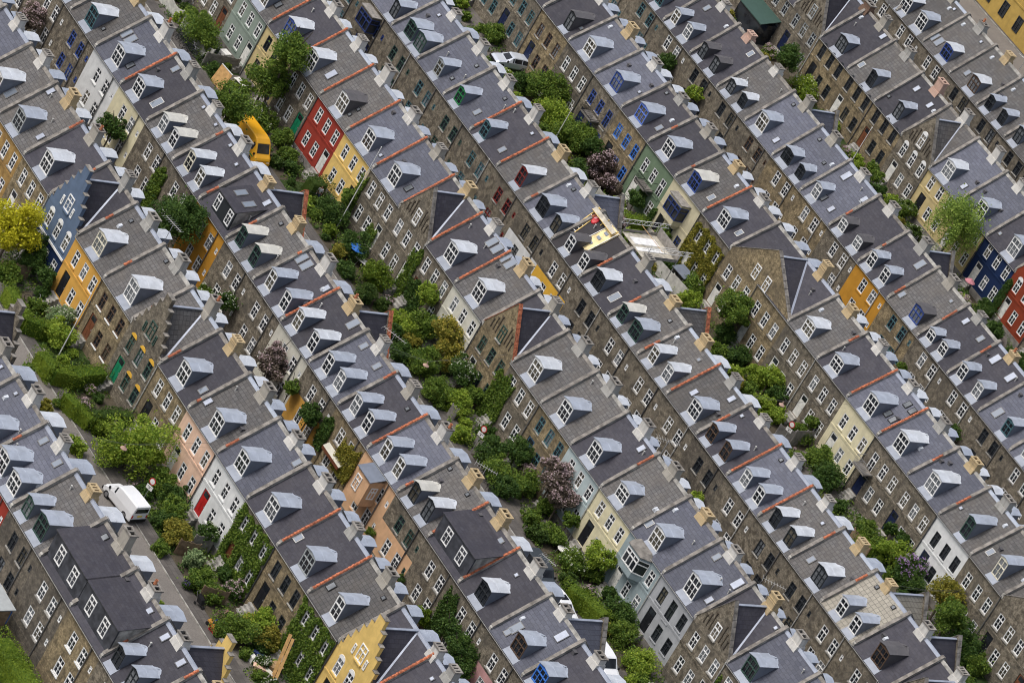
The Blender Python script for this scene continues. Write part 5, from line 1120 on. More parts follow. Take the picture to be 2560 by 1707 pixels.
def build_house(row, k, cfg, dat, label):
    u0, v, W, h = ROWS[row]; ze = round(10.6-h, 3); W = round(W, 3); x = u0+(k+.5)*W; rng = random.Random(row*100+k*7+3); front = row % 2 == 1
    roofc, wall, cop, feats = cfg; t = thing('terraced_house', label, 'house', (x, v, 0), 0, 'terraced brick and plastered houses in long parallel rows')
    F = dict(f.split(':') if ':' in f else (f, '1') for f in feats)
    wm = wall if wall.startswith('brick') else 'wall_'+wall; isb = wall.startswith('brick'); wc = F.get('wc', 'w'); wu = F.get('wu', wc)
    ops = []; wl = []
    sill = 'cement_side' if isb else wm
    if 'sw' in F: sill = 'paint_w'
    ww, wh = (.86, 1.52)
    if front:
        xs = [(.225-.5)*W, (.53-.5)*W, (.835-.5)*W]; dr = F.get('door', 'L'); di = 0 if dr == 'L' else 2
        for i, xx in enumerate(xs):
            if not ('bay' in F and i != (2 if F['bay'] == 'L' else 0)) and not (F.get('noup') == str(i)):
                hh = 2.1 if F.get('tall') == str(i) else wh; zc = 4.86-(hh-wh)/2+float(F.get('wz', 0)); wl.append((xx, zc, ww, hh, wu, 0))
            if i != di: wl.append((xx, 2.12, ww, wh, wc, 0))
            elif 'nodoor' not in F: ops.append((xx-.52, xx+.52, .94, 3.32)); door = xx
    else:
        xs = [(.375-.5)*W, (.69-.5)*W]
        for i, xx in enumerate(xs):
            if F.get('noup') != str(i): wl.append((xx, 4.72, .9, 1.5, wu, 0))
            if 'nolow' not in F: wl.append((xx, 2.2, .9, 1.5, wc, 0))
        wl.append(((.94-.5)*W, 4.78, .36, .62, wu, 1)); wl.append(((.93-.5)*W, 2.35, .36, .62, wu, 1))
    for (xx, zz, w_, h_, c_, s_) in wl: ops.append((round(xx-w_/2, 3), round(xx+w_/2, 3), round(zz-h_/2, 3), round(zz+h_/2, 3)))
    key = (row if False else ze, W, wall, F.get('low'), tuple(ops), bool({'fs', 'fg'} & set(F)))
    link('wall', wall_mesh(key, W, ze, ops, wm, ('wall_'+F['low']) if 'low' in F else None, front, isb, key[-1]), t)
    if 'wband' in F: b = MB(); b.box(-W/2+.02, W/2-.02, -D-.16, -D-.002, 3.5, 3.68, 'paint_w'); link('string_course', b.mesh('string_course'), t)
    for xx, zz, w_, h_, c_, s_ in wl:
        add_window(t, xx, -D+.07, zz, w_, h_, c_, rng, arch=('arch' in F and not s_ and zz > 4), cols=1 if s_ else 2, sill=None if s_ else sill)
    if 'heads' in F:
        for xx, zz, w_, h_, c_, s_ in wl:
            b = MB(); top = zz+h_/2+.02; arc = [(xx+w_*.55*math.cos(PI-PI*q/6), top+.34*math.sin(PI*q/6)) for q in range(7)]; b.prism(arc, 1, -D-.05, -D-.002, 'wall_sunny'); link('window_head', b.mesh('window_head'), t)
    if front and 'nodoor' not in F:
        o = link('door', door_mesh(F.get('dc', rng.choice(['white', 'white', 'brown', 'black', 'blue'])), 0), t, (door, -D+.07, .95)); link('steps', steps_mesh(), t, (door, -D-.05, 0))
    gab = ('f' if {'fs', 'fg'} & set(F) else '')+('b' if {'rg', 'rs'} & set(F) else '')
    rm = 'roof_'+roofc; link('roof', roof_mesh(W, ze, rm, gab), t)
    if 'f' not in gab: link('gutter', gutter_mesh(W, ze), t)
    link('ridge_cap', ridge_mesh(W, rng.choice(['cement', 'cement_side', 'flashing', 'zinc']) if roofc in 'ol' else rng.choice(['cement', 'cement_side', 'flashing'])), t)
    if front: px = W/2-.02 if (k % 2 == 0) else None
    else: px = (.79-.5)*W
    if px: link('downpipe', downpipe_mesh(ze, rng.choice(['pipe', 'pipe', 'pipe_pale', 'gutter'])), t, (px, 0, 0))
    if cop != '-':
        p = link('party_wall', party_mesh(ze, 'cement_side'), t, (W/2, 0, 0))
        if cop == 'O': link('coping', coping_mesh(ze, 'O', .04, 1.), p)
        elif cop == 'P':
            a = rng.choice([.1, .3, .45, .6, .75]); link('coping', coping_mesh(ze, 'O', a, min(1., a+rng.choice([.08, .14, .22, .3]))), p)
        else: link('coping', coping_mesh(ze, 'G'), p)
    if dat['c'] and not ('wide' in F):
        cx, ck, ct = dat['c']; var = rng.randint(0, 5)
        c = link('chimney', chimney_mesh(ck, round(min(max(ct+F.get('ch', 0) if False else ct, 10.95), 11.75), 1), var), t, (min(max(cx, -W/2+.5), W/2+.2), .12, 0))
        if rng.random() < .07: link('chimney_pot', pot_mesh(), c, (rng.choice([-.25, .25]), 0, round(min(max(ct, 10.95), 11.75), 1)))
    for dx, sp, dz in dat['d']:
        w_ = dict(W=1.66, N=1.22)[sp[0]]; add_dormer(t, dx+w_/2+.08, sp, ze, dz if abs(dz) < .5 else 0, rng)
    for sx, sy, sz in dat['s']: add_skylight(t, sx, sy, sz, ze)
    for q in range(rng.randint(0, 2)):
        vy = rng.choice([-.8, -1.2, -2.2, -1.6]); vx = rng.choice([-2.2, -1.7, 1.9, 2.3, .9])+rng.uniform(-.2, .2)
        if abs(vx) < W/2-.4 and 'f' not in gab: link('vent_pipe', vent_mesh(rng.randint(0, 2)), t, (vx, vy, ZR+(ZR-ze)/D*vy), (0, 0, 0))
    # dormers on the far slope, their tops show above the ridge
    if 'rg' not in F and 'rs' not in F and 'nobd' not in F:
        rf = F.get('br', rng.choice('zzzw') if roofc in 'bdx' else rng.choice('wwwz'))
        if front:
            for q in (.18, .66): add_dormer(t, (q-.5)*W+.1, ('N', 'k', rf), ze, 0, rng, True)
        else: add_dormer(t, (.46-.5)*W, ('W', 'k', rf), ze, 0, rng, True)
    for f, a in F.items():
        if f in ('fs', 'fg'):
            wide = 2 if 'wide' in F else 1; ap = float(a) if a != '1' else 10.75
            g = gable_front(t, W, ze, 'step' if f == 'fs' else 'straight', wm, rm, rng, ap, wide, False, F.get('gc', 'cement'), flash=True)
            gw = F.get('gw', wc); zc = 7.65
            if wide == 2:
                for q in (-1.1, .9): add_window(g, q, -D-.06, 7.5, .85, 1.5, gw, rng)
            else:
                zc = 7.65 if f == 'fs' else 7.3
                add_window(g, .05, -D-.06, zc, 1.0 if f == 'fs' else .85, 1.5, gw, rng, sill=sill, arch='arch' in F and f == 'fg')
                for q in (-1.0, 1.0) if f == 'fs' else (): add_window(g, q, -D-.06, 7.3, .3, .9, gw, rng, cols=1)
        if f in ('rg', 'rs'):
            gable_front(t, W, ze, 'step' if f == 'rs' else 'straight', F.get('gw2', 'brick'), rm, rng, 10.75 if f == 'rg' else 11.1, 1, True, F.get('gc', 'cement'))
        if f == 'bx':
            if a == 'k': box_dormer(t, W, ze, -W/2+.03, W/2-.03, [(-1.2, 1.0, 1.5), (1.25, 1.0, 1.5)], 'slate_front', 'roof_d', rng, 'w', ztop=ZR-1.28, drop=.62)
            if a == 'n': box_dormer(t, W, ze, -1.3, 2.05, [(-.75, .85, 1.45), (1.5, .85, 1.45)], 'paint_k', 'roof_d', rng, 'w', ztop=ZR-1.55, skyl=2, drop=.75)
        if f == 'bay':
            if a == 'F': bay_window(t, -.1, 2.5, 1.0, 3.55, 6.0, wm, 'd', 'wood_grey', True)
            else: bay_window(t, -.35, 2.9, .95, 3.7, 6.05, wm, 'w', 'cement_dark')
        if f == 'box':
            b = MB(); b.box(-1.0, 1.1, -D-1.5, -D-.002, 3.3, 5.9, wm); o = link('annex', b.mesh('annex'), t)
            add_window(o, -.35, -D-1.53, 4.7, .85, 1.4, 'w', rng); 
            r = MB(); r.hexa([(-1.15, -D-1.65, 5.86), (1.25, -D-1.65, 5.86), (1.25, -D-.01, 6.3), (-1.15, -D-.01, 6.3), (-1.15, -D-1.65, 5.93), (1.25, -D-1.65, 5.93), (1.25, -D-.01, 6.37), (-1.15, -D-.01, 6.37)], 'cheek'); link('annex_roof', r.mesh('annex_roof'), o)
            add_window(o, 1.13, -D-.75, 4.7, .7, 1.2, 'w', rng, rotz=PI/2)
        if f == 'balc': balcony(t, float(a), 2.0, 1.25, 3.75, 'black' if row == 5 and k < 5 else 'steel')
        if f == 'lean':
            b = MB(); b.box(-2.2, 2.4, -D-2.4, -D-.003, 0, 2.6, 'glass'); o = link('lean_to', b.mesh('lean_to'), t); c = MB(); c.hexa([(-2.35, -D-2.6, 2.6), (2.55, -D-2.6, 2.6), (2.55, -D-.002, 3.3), (-2.35, -D-.002, 3.3), (-2.35, -D-2.6, 2.7), (2.55, -D-2.6, 2.7), (2.55, -D-.002, 3.4), (-2.35, -D-.002, 3.4)], 'paint_g'); link('lean_to_roof', c.mesh('lean_to_roof'), o)
        if f == 'awn':
            b = MB(); b.hexa([(-1.5, -D-.5, 3.0), (1.5, -D-.5, 3.0), (1.5, -D, 3.35), (-1.5, -D, 3.35), (-1.5, -D-.5, 3.10), (1.5, -D-.5, 3.10), (1.5, -D, 3.45), (-1.5, -D, 3.45)], 'wall_offwhite'); b.box(-1.5, 1.5, -D-.52, -D-.501, 2.8, 3.1, 'door_brown'); link('awning', b.mesh('awning'), t)
    return t
# ------------------------------------------------------------------ ground
def sheet(name, x0, x1, y0, y1, z, mat, nx=1):
    b = MB(); b.face([(x0, y0, z), (x1, y0, z), (x1, y1, z), (x0, y1, z)], mat); struct(name, b.mesh(name))
sheet('ground', -900, 900, -700, 1100, 0, 'soil')
U0, U1 = -70, 130
for i in range(0, 9):
    lo = ROWS[i][1]+D; hi = ROWS[i+1][1]-D if i < 8 else ROWS[i][1]+30
    if i % 2 == 0:      # a street with front gardens on both sides
        b = MB(); zc = lo+(hi-lo)/2
        b.box(U0, U1, lo+4.6, hi-4.6, -.2, .03, 'asphalt'); struct('street', b.mesh('street'))
        for a, c in ((lo+3.3, lo+4.9), (hi-5.9, hi-4.5)):
            b = MB(); b.box(U0, U1, a, c, -.2, .14, 'pavement'); struct('pavement', b.mesh('pavement'))
        b = MB(); b.box(U0, U1, hi-5.905-.12, hi-5.905, -.2, .125, 'cement_side'); b.box(U0, U1, lo+4.905, lo+5.02, -.2, .125, 'cement_side'); struct('kerb', b.mesh('kerb'))
        rg = random.Random(i)
        for k in range(-6, 20):
            W = ROWS[i+1][2] if i < 8 else 5.7; x = (ROWS[i+1][0] if i < 8 else 0)+k*W
            m = rg.choice(['soil', 'lawn', 'yard', 'yard', 'soil'])
            b = MB(); b.box(x, x+W-.02, hi-4.48, hi-.002, -.1, .05+.006*(k % 3), m); struct('garden_ground', b.mesh('garden_ground'))
    else:
        b = MB(); b.box(U0, U1, lo, hi, -.2, .04, 'yard'); struct('yard', b.mesh('yard'))

# ------------------------------------------------------------------ the houses
ORD = 'first second third fourth fifth sixth seventh eighth ninth tenth eleventh twelfth thirteenth fourteenth fifteenth sixteenth seventeenth eighteenth nineteenth twentieth twenty-first twenty-second'.split()
WALLN = dict(brick='brown brick', brick_dark='dark brick', brick_yellow='yellow-brown brick', brick_ochre='ochre brick', brick_red='red brick', white='white plastered', offwhite='off-white plastered', cream='cream plastered', yellow='pale yellow plastered', sunny='yellow plastered', orange='orange-yellow plastered', ochre='ochre plastered', peach='peach plastered', pink='salmon pink plastered', red='red plastered', bluegrey='blue-grey plastered', paleblue='pale blue plastered', greygreen='grey-green plastered', green='green plastered', grey='grey plastered', steelblue='slate blue plastered', navy='navy blue plastered', redbrown='red-brown plastered', beige='beige plastered', creamgrey='greyish cream plastered')
ROOFN = dict(o='old tiled roof', l='pale tiled roof', b='blue-grey slate roof', d='dark roof', x='black roof')
DORN = dict(w='white', y='grey', t='teal', c='cream', b='blue', k='black', G='bright green', g='green', r='red', B='light blue', n='brown', L='vivid blue', d='dark blue')
HOUSES = {}
def hlabel(row, k, cfg, dat):
    roofc, wall, cop, feats = cfg; F = [f.split(':')[0] for f in feats]; w = WALLN[wall]
    if 'ivy' in F: w = 'ivy-covered brick'
    d = dat['d']
    if 'fs' in F: x = 'stepped front gable'
    elif 'wide' in F: x = 'wide front gable'
    elif 'fg' in F: x = 'pointed front gable'
    elif 'bx' in F: x = 'broad box dormer'
    elif len(d) >= 2: x = 'two %s dormers' % DORN[d[0][1][1]]
    elif len(d) == 1: x = '%s dormer' % DORN[d[0][1][1]]
    else: x = ROOFN[roofc]
    n = ORD[k-KMIN[row]]
    return '%s house, %s, %s in the %s row from lower left' % (w, x, n, ORD[row])
CF = {}
for r_, k_, a_, b_, c_, f_ in CFG: CF[r_, k_] = (a_, b_, c_, f_.split())
KMIN = {r: min(k for (q, k) in CF if q == r) for r in range(9)}
EMPTY = dict(d=[], c=None, s=[])
for (r_, k_), cf in CF.items():
    dat = dict(DATA.get((r_, k_), EMPTY)); F_ = [f.split(':')[0] for f in cf[3]]; rg = random.Random(r_*31+k_)
    W_ = ROWS[r_][2]
    if not dat['c'] and not (r_ == 4 and k_ == 5): dat['c'] = (-.3, rg.choice('wwgsy'), 11.2)
    if not dat['d'] and not ({'fs', 'fg', 'bx', 'wide'} & set(F_)) and not (r_ == 5 and k_ == 7):
        dat['d'] = [(-.9, ('W', 'w', 'z'), 0)] if r_ % 2 else [(-1.9, ('N', 'w', 'z'), 0), (.5, ('N', 'w', 'z'), 0)]
    HOUSES[r_, k_] = build_house(r_, k_, cf, dat, hlabel(r_, k_, cf, dat))

# ------------------------------------------------------------------ plants
def leaf_quad(b, p, s, rng, mat, up=.35):
    n = Vector((rng.gauss(0, 1), rng.gauss(0, 1), rng.gauss(0, 1)+up)).normalized(); t = n.orthogonal().normalized(); a = rng.uniform(0, 2*PI)
    x = t*math.cos(a)+n.cross(t)*math.sin(a); y = n.cross(x); p = Vector(p)
    b.face([p-x*s, p-y*s*.55, p+x*s, p+y*s*.55], mat)
def crown_mesh(var, n, size, mat, bloom=None, style='round', nb=0):
    def fn():
        rng = random.Random(var*101+n); b = MB(); cl = []
        nc = 30 if style != 'willow' else 60
        sx, sy = rng.uniform(.85, 1.12), rng.uniform(.85, 1.12)
        for i in range(nc):
            while True:
                q = Vector((rng.uniform(-1, 1), rng.uniform(-1, 1), rng.uniform(-.95, 1)))
                if .25 < q.length < .98*(.8+.2*math.sin(q.x*3.1+var)*math.sin(q.y*2.7+var*2)+.12): break
            r = rng.uniform(.16, .40)*(1.15-.4*abs(q.z)); cl.append((Vector((q.x*sx, q.y*sy, q.z)), r))
        for i in range(n):
            q, r = rng.choice(cl); d = Vector((rng.gauss(0, 1), rng.gauss(0, 1), rng.gauss(0, 1))).normalized()*r*rng.uniform(.6, 1.05)
            if style == 'willow': d.z -= abs(rng.gauss(0, .35)); d.x *= .6; d.y *= .6
            leaf_quad(b, q+d, size*rng.uniform(.7, 1.3), rng, mat, .6)
        # inner twigs' leaves so that the heart is not hollow
        for i in range(n//6):
            q = Vector((rng.gauss(0, .33), rng.gauss(0, .33), rng.gauss(0, .33))); leaf_quad(b, q, size*1.5, rng, mat, .2)
        if bloom:
            for i in range(nb):
                q, r = rng.choice([c for c in cl if c[0].z > -.35]); d = Vector((rng.gauss(0, 1), rng.gauss(0, 1), abs(rng.gauss(0, 1))+.3)).normalized()*r*1.06; p = q+d
                for j in range(rng.randint(2, 4)): leaf_quad(b, p*1.04+Vector((rng.gauss(0, .02), rng.gauss(0, .02), rng.gauss(0, .02))), size*.85, rng, bloom, .9)
        return b.mesh('crown', weld=False)
    return cached(('crown', var, n, round(size, 3), mat, bloom, style, nb), fn)
def trunk_mesh(var):
    def fn():
        rng = random.Random(var); b = MB(); b.tube([(0, 0, 0), (.02, .01, .45), (-.01, .03, 1.0)], [.11, .085, .06], 'bark', 7)
        for i in range(5):
            a = i*1.26+rng.uniform(-.3, .3); z = rng.uniform(.65, .95); b.tube([(0, .02, z), (.35*math.cos(a), .35*math.sin(a), z+.3), (.75*math.cos(a), .75*math.sin(a), z+.55)], [.05, .035, .015], 'bark', 5)
        return b.mesh('trunk')
    return cached(('trunk', var), fn)
KINDN = dict(mid='green', dark='dark green', light='fresh green', yellow='golden yellow', olive='olive green', willow='pale green weeping', hedge='clipped green', hedge_dark='clipped dark', purple='purple-leaved', dry='greyish', grey='grey-green')
BLN = dict(white='white flowers', pink='pale pink blossom', lilac_pink='pale pink blossom', lilac='lilac blossom', peach='peach roses', yellow='yellow flowers', violet='violet flowers')
def short_house(x, y):
    best = min(HOUSES, key=lambda q: abs(HOUSES[q].location.x-x)+(0 if 0 < HOUSES[q].location.y-y < 13 else 60)+abs(HOUSES[q].location.y-y)*.2)
    F = [f.split(':')[0] for f in CF[best][3]]; w = CF[best][1]
    g = 'gabled ' if {'fs', 'fg'} & set(F) else ''
    if w.startswith('brick') and 'ivy' not in F: return '%sbrick house, %s in %s row' % (g, ORD[best[1]-KMIN[best[0]]], ORD[best[0]])
    return ('ivy-covered' if 'ivy' in F else WALLN[w].replace(' plastered', ''))+' '+g+'house in %s row' % ORD[best[0]]
def size_word(r): return 'tiny' if r < .7 else 'small' if r < 1. else 'medium' if r < 1.3 else 'large' if r < 1.6 else 'very large'
used = {}
def uniq(lbl, x, y):
    used.setdefault(lbl, []).append((x, y)); return lbl
plant_objs = []
for i, (x, y, z, r, kd, mat, fl, gap) in enumerate(PLANTS):
    rng = random.Random(i*17+5); tree = kd == 'T'; tall = z-r*.8 > .5
    lm = 'leaf_'+mat; r *= 1.12; n = int(2000+1700*r+(r > 1.9)*2500); leaf = .088 if not tree else .10
    style = 'willow' if mat == 'willow' else 'round'
    bl = {None: None, 'white': 'bloom_white', 'pink': 'bloom_pink', 'lilac_pink': 'bloom_pink', 'lilac': 'bloom_lilac', 'peach': 'bloom_peach', 'yellow': 'bloom_yellow', 'violet': 'bloom_violet'}[fl]
    nb = 0 if not bl else 90 if bl == "bloom_white" else 420 if bl in ('bloom_pink', 'bloom_lilac') else 120
    n = min(10000, (n//1000+1)*1000); me = crown_mesh(i % 5, n, leaf/max(.75, r)*1.05, lm, bl, style, nb)
    rz = r*(.92 if tree else .85); nm = ('tree' if tree else 'flowering_bush' if bl else 'bush')
    t = thing(nm, '', 'tree' if tree else 'bush', (x, y, .05), rng.uniform(0, 6.28))
    link('crown', me, t, (0, 0, max(z-.05, rz*.7)), (0, 0, rng.uniform(0, 6)), (r, r*rng.uniform(.9, 1.08), rz))
    hh = max(.35, z-r*.25); link('trunk', trunk_mesh(i % 3), t, (0, 0, 0), (0, 0, rng.uniform(0, 6)), (min(1.3, r*.8), min(1.3, r*.8), hh))
    nmx = 'tree' if tree else 'clipped bush' if mat.startswith('hedge') else 'tall shrub' if tall else 'bush'
    kn = KINDN[mat].replace('clipped ', '')
    lab = '%s %s %s%s' % (size_word(r) if not tree else 'tall', kn, nmx, ' with '+BLN[fl] if fl else '')
    plant_objs.append((t, lab, x, y, gap, r))
def disambiguate(objs):
    """near = the house the plant stands in front of or behind; add its order along the row where two would still read alike"""
    groups = {}
    for o in objs:
        t, lab, x, y, gap, r = o
        lab2 = '%s %s %s' % (lab, 'before' if gap % 2 == 0 else 'behind', short_house(x, y) if gap % 2 == 0 else short_house(x, y-18))
        groups.setdefault(lab2, []).append(o)
    for lab2, os_ in groups.items():
        if len(os_) == 1: os_[0][0]['label'] = lab2; continue
        # order them from street to house wall
        os_.sort(key=lambda o: o[3])
        words = ['nearest street', 'nearest wall'] if len(os_) == 2 else ['nearest street']+['middle one' if len(os_) == 3 else '%s from street' % ORD[j] for j in range(1, len(os_)-1)]+['nearest wall']
        for o, w in zip(os_, words): o[0]['label'] = lab2+', '+w
disambiguate(plant_objs)
for i, (pts, w, h, mat) in enumerate(HEDGES):
    rng = random.Random(i+99); b = MB(); lm = 'leaf_'+mat
    for (x0, y0), (x1, y1) in zip(pts, pts[1:]):
        L = math.dist((x0, y0), (x1, y1)); dx, dy = (x1-x0)/L, (y1-y0)/L; n = int((L+w)*(w+2*h)*75)
        for j in range(n):
            t = rng.uniform(-w/2, L+w/2); q = rng.random()*(w+2*h)
            if q < w: a, z = q-w/2, h+rng.gauss(0, .05)
            else: z = (q-w)/2 if True else 0; z = rng.uniform(.05, h); a = (w/2+rng.gauss(0, .04))*(1 if rng.random() < .5 else -1)
            if rng.random() < .06: a = rng.uniform(-w/2, w/2); z = rng.uniform(0, h)
            leaf_quad(b, (x0+dx*t-dy*a, y0+dy*t+dx*a, z), .075*rng.uniform(.7, 1.3), rng, lm, .7)
    o = link('hedge', b.mesh('hedge', weld=False)); core = MB()
    for (x0, y0), (x1, y1) in zip(pts, pts[1:]): core.beam((x0, y0, h*.45), (x1, y1, h*.45), w*.8, lm, h*.86)
    link('branches', core.mesh('branches', weld=False), o)
    tag(o, HLAB[i], 'hedge')
# climbers on the facades
def ivy(x, y, w, h, dens, mat, label, holes=(), seed=1, z0=0., ragged=.25, name='climbing_ivy'):
    rng = random.Random(seed); b = MB(); n = int(w*h*dens)
    ph = [rng.uniform(0, 6) for _ in range(6)]
    for j in range(n):
        xx = rng.uniform(-w/2, w/2); zz = z0+rng.random()*h
        edge = h*(1-ragged*(.5+.5*math.sin(xx*1.7+ph[0])*math.sin(xx*3.1+ph[1])))
        if zz-z0 > edge: continue
        lim = w/2*(1-ragged*.6*(.5+.5*math.sin(zz*1.9+ph[2])))
        if abs(xx) > lim: continue
        if any(a < xx+x < c and e < zz < f for a, c, e, f in holes): continue
        if math.sin(xx*2.3+ph[3])*math.sin(zz*2.1+ph[4]) > .93: continue
        leaf_quad(b, (xx, -abs(rng.gauss(.10, .10))-.03, zz), .095*rng.uniform(.7, 1.35), rng, mat, .5)
    t = thing(name, label, 'climber', (x, y, 0)); link('leaves', b.mesh('leaves', weld=False), t)
    s = MB(); 
    for q in (-.6, .1, .7): s.tube([(q, -.03, 0), (q+.1, -.05, z0+h*.35), (q-.05, -.04, z0+h*.6)], [.03, .02, .008], 'bark', 5)
    link('stem', s.mesh('stem'), t); return t
for (r_, k_), cf in CF.items():
    F = dict(f.split(':') if ':' in f else (f, '1') for f in cf[3])
    u0, v_, W_, h_ = ROWS[r_]; cx = u0+(k_+.5)*W_
    if 'ivy' in F:
        hl = [];
        for q in (.225, .53, .835):
            for zc in (4.86, 2.12): hl.append((cx+(q-.5)*W_-.40, cx+(q-.5)*W_+.40, zc-.72, zc+.72))
        ivy(cx, v_-D, W_-.1, 6.3, 430, 'leaf_mid' if r_ == 1 else 'leaf_olive' if r_ == 5 else 'leaf_mid', IVYLAB[r_, k_], hl, r_*50+k_, 0, .10)
for x, y, w, h, z0, mat, lab, sd in IVIES: ivy(x, y, w, h, 430, mat, lab, (), sd, z0)

# low ground cover between the shrubs of the front gardens
for i in (1, 3, 5, 7):
    rng = random.Random(i*5); b = MB(); v0 = ROWS[i][1]-D
    for j in range(26000):
        x = rng.uniform(-34, 82); y = v0-rng.uniform(.15, 4.45); f = math.sin(x*.83+i)*math.sin(y*1.3+x*.31)+.5*math.sin(x*2.9+y*2.1)+.35*math.sin(x*.23+i*2)
        if f < -.25: continue
        if (x-math.floor(x/ROWS[i][2])*ROWS[i][2]) < .9 and i != 1: continue
        leaf_quad(b, (x, y, .06+abs(rng.gauss(0, .16))*(1+max(0, f))), rng.uniform(.07, .15), rng, 'leaf_mid' if f > .25 else 'leaf_dark', .9)
    o = link('ground_cover', b.mesh('ground_cover', weld=False)); o['kind'] = 'stuff'
# ------------------------------------------------------------------ vehicles (front towards +x)
def loft(b, rings, mat_of):
    n = len(rings[0])
    for i in range(len(rings)-1):
        for k in range(n): b.face([rings[i][k], rings[i][(k+1) % n], rings[i+1][(k+1) % n], rings[i+1][k]], mat_of(i, k))
    b.face(list(reversed(rings[0])), mat_of(0, -1)); b.face(rings[-1], mat_of(len(rings)-2, -1))
def vehicle(name, label, cat, loc, rot, col, secs, W, glass, wheels, wr=.33, extra=None):
    """secs: (x, z_bottom, z_belt, z_top, half width at belt factor, half width at top factor); glass: (section index, 'side'|'top', shrink)"""
    t = thing(name, label, cat, loc, rot); b = MB(); rings = []
    for x, zb, zs, zt, fb, ft in secs:
        a, c = W/2*fb, W/2*ft
        rings.append([(x, -a*.94, zb), (x, -a, zb+.12), (x, -a, zs), (x, -c, zt-.05), (x, -c*.9, zt), (x, c*.9, zt), (x, c, zt-.05), (x, a, zs), (x, a, zb+.12), (x, a*.94, zb)])
    loft(b, rings, lambda i, k: col); me = b.mesh('body'); 
    for p in me.polygons: p.use_smooth = False
    o = link('body', me, t); md = o.modifiers.new('soft', 'BEVEL'); md.width = .04; md.segments = 2; md.limit_method = 'ANGLE'; md.angle_limit = .35
    def panel(q, off, f0=0.05, f1=.95, g0=.08, g1=.92):
        A, B, Cc, Dd = map(Vector, q); n = (B-A).cross(Dd-A).normalized()
        def pt(u, v): return (A*(1-u)+B*u)*(1-v)+(Dd*(1-u)+Cc*u)*v+n*off
        return [pt(f0, g0), pt(f1, g0), pt(f1, g1), pt(f0, g1)], n
    for gi, (i, kind, ins) in enumerate(glass):
        g = MB()
        if kind == 'side': ks = [(2, 3), (7, 6)]
        elif kind == 'top': ks = [(4, 5)]
        elif kind == 'face': ks = ['F']
        for kk in ks:
            if kk == 'F': q = [rings[i][2], rings[i][7], rings[i][6], rings[i][3]]
            else: q = [rings[i][kk[0]], rings[i+1][kk[0]], rings[i+1][kk[1]], rings[i][kk[1]]]
            ctr = sum((Vector(p) for p in q), Vector())/4; pts, n = panel(q, 0, *ins)
            outw = ctr-Vector((ctr.x*.999, 0, 0.9)); 
            if kind == 'face': outw = Vector((1 if i else -1, 0, 0))
            sgn = 1 if n.dot(outw) > 0 else -1
            pts = [Vector(p)+n*sgn*.012 for p in pts]; bk = [p-n*sgn*.03 for p in pts]; g.hexa(bk+pts, 'glass')
        link('windscreen' if kind == 'top' else 'side_window' if kind == 'side' else 'rear_window', g.mesh('glazing'), t)
    for wx in wheels:
        for s in (-1, 1):
            w = MB(); w.lathe([(0, -.1), (wr*.96, -.1), (wr, -.07), (wr, .07), (wr*.96, .1), (wr*.62, .105), (0, .09)], 'tyre', n=16); o = link('wheel', w.mesh('wheel'), t, (wx, s*(W/2-.09), wr), (PI/2, 0, 0))
            r = MB(); r.lathe([(0, .115), (wr*.58, .112), (wr*.6, .10)], 'rim', n=12); r.lathe([(0, -.115), (wr*.58, -.112), (wr*.6, -.10)], 'rim', n=12); link('rim', r.mesh('rim'), o)
    xf, xr = secs[-1], secs[0]
    for s in (-1, 1):
        l = MB(); l.box(xf[0]-.06, xf[0]+.015, s*W*.34-.16, s*W*.34+.16, xf[2]-.28, xf[2]-.06, 'lamp_clear'); link('headlight', l.mesh('headlight'), t)
        l = MB(); l.box(xr[0]-.015, xr[0]+.06, s*W*.43-.07, s*W*.43+.07, xr[2]-.35, xr[2]-.05, 'lamp_red'); link('tail_light', l.mesh('tail_light'), t)
    for s in (-1, 1):
        m = MB(); m.box(secs[-3][0]-.1, secs[-3][0]+.02, s*(W/2+.03)-.08, s*(W/2+.03)+.08, secs[-3][2], secs[-3][2]+.2, 'black'); link('mirror', m.mesh('mirror'), t)
    bm_ = MB(); bm_.box(xf[0]-.05, xf[0]+.07, -W*.46, W*.46, xf[1], xf[1]+.22, 'black' if col != 'car_yellow' else col); bm_.box(xr[0]-.07, xr[0]+.05, -W*.46, W*.46, xr[1], xr[1]+.22, 'black'); link('bumper', bm_.mesh('bumper'), t)
    p = MB(); p.box(xr[0]-.03, xr[0]-.004, -.26, .26, .78, .90, 'plate_yellow' if cat == 'van' else 'white_metal'); link('number_plate', p.mesh('number_plate'), t)
    return t
SMALLVAN = [(-2.1, .32, 1.0, 1.78, .97, .86), (-1.98, .25, 1.0, 1.84, 1, .87), (-.2, .25, 1.0, 1.86, 1, .88), (.55, .25, 1.0, 1.80, 1, .86), (.72, .25, 1.0, 1.74, 1, .84), (1.35, .25, 1.0, 1.06, 1, .86), (1.95, .28, .82, .88, .95, .8), (2.1, .36, .66, .70, .86, .74)]
BIGVAN = [(-2.6, .34, 1.15, 2.36, .97, .86), (-2.48, .28, 1.15, 2.45, 1, .86), (.6, .28, 1.15, 2.48, 1, .86), (1.25, .28, 1.15, 2.40, 1, .84), (1.62, .28, 1.15, 2.12, 1, .84), (2.18, .28, 1.12, 1.25, 1, .90), (2.5, .3, .92, 1.0, .95, .84), (2.62, .36, .74, .80, .88, .78)]
CAR = [(-2.1, .36, .75, .80, .92, .78), (-1.95, .28, .88, 1.0, .98, .8), (-1.6, .25, .90, 1.42, 1, .72), (-.9, .25, .90, 1.47, 1, .72), (.1, .25, .9, 1.44, 1, .72), (.3, .25, .9, 1.36, 1, .72), (.95, .25, .9, .96, 1, .8), (1.8, .28, .74, .80, .96, .82), (2.1, .36, .58, .64, .86, .76)]
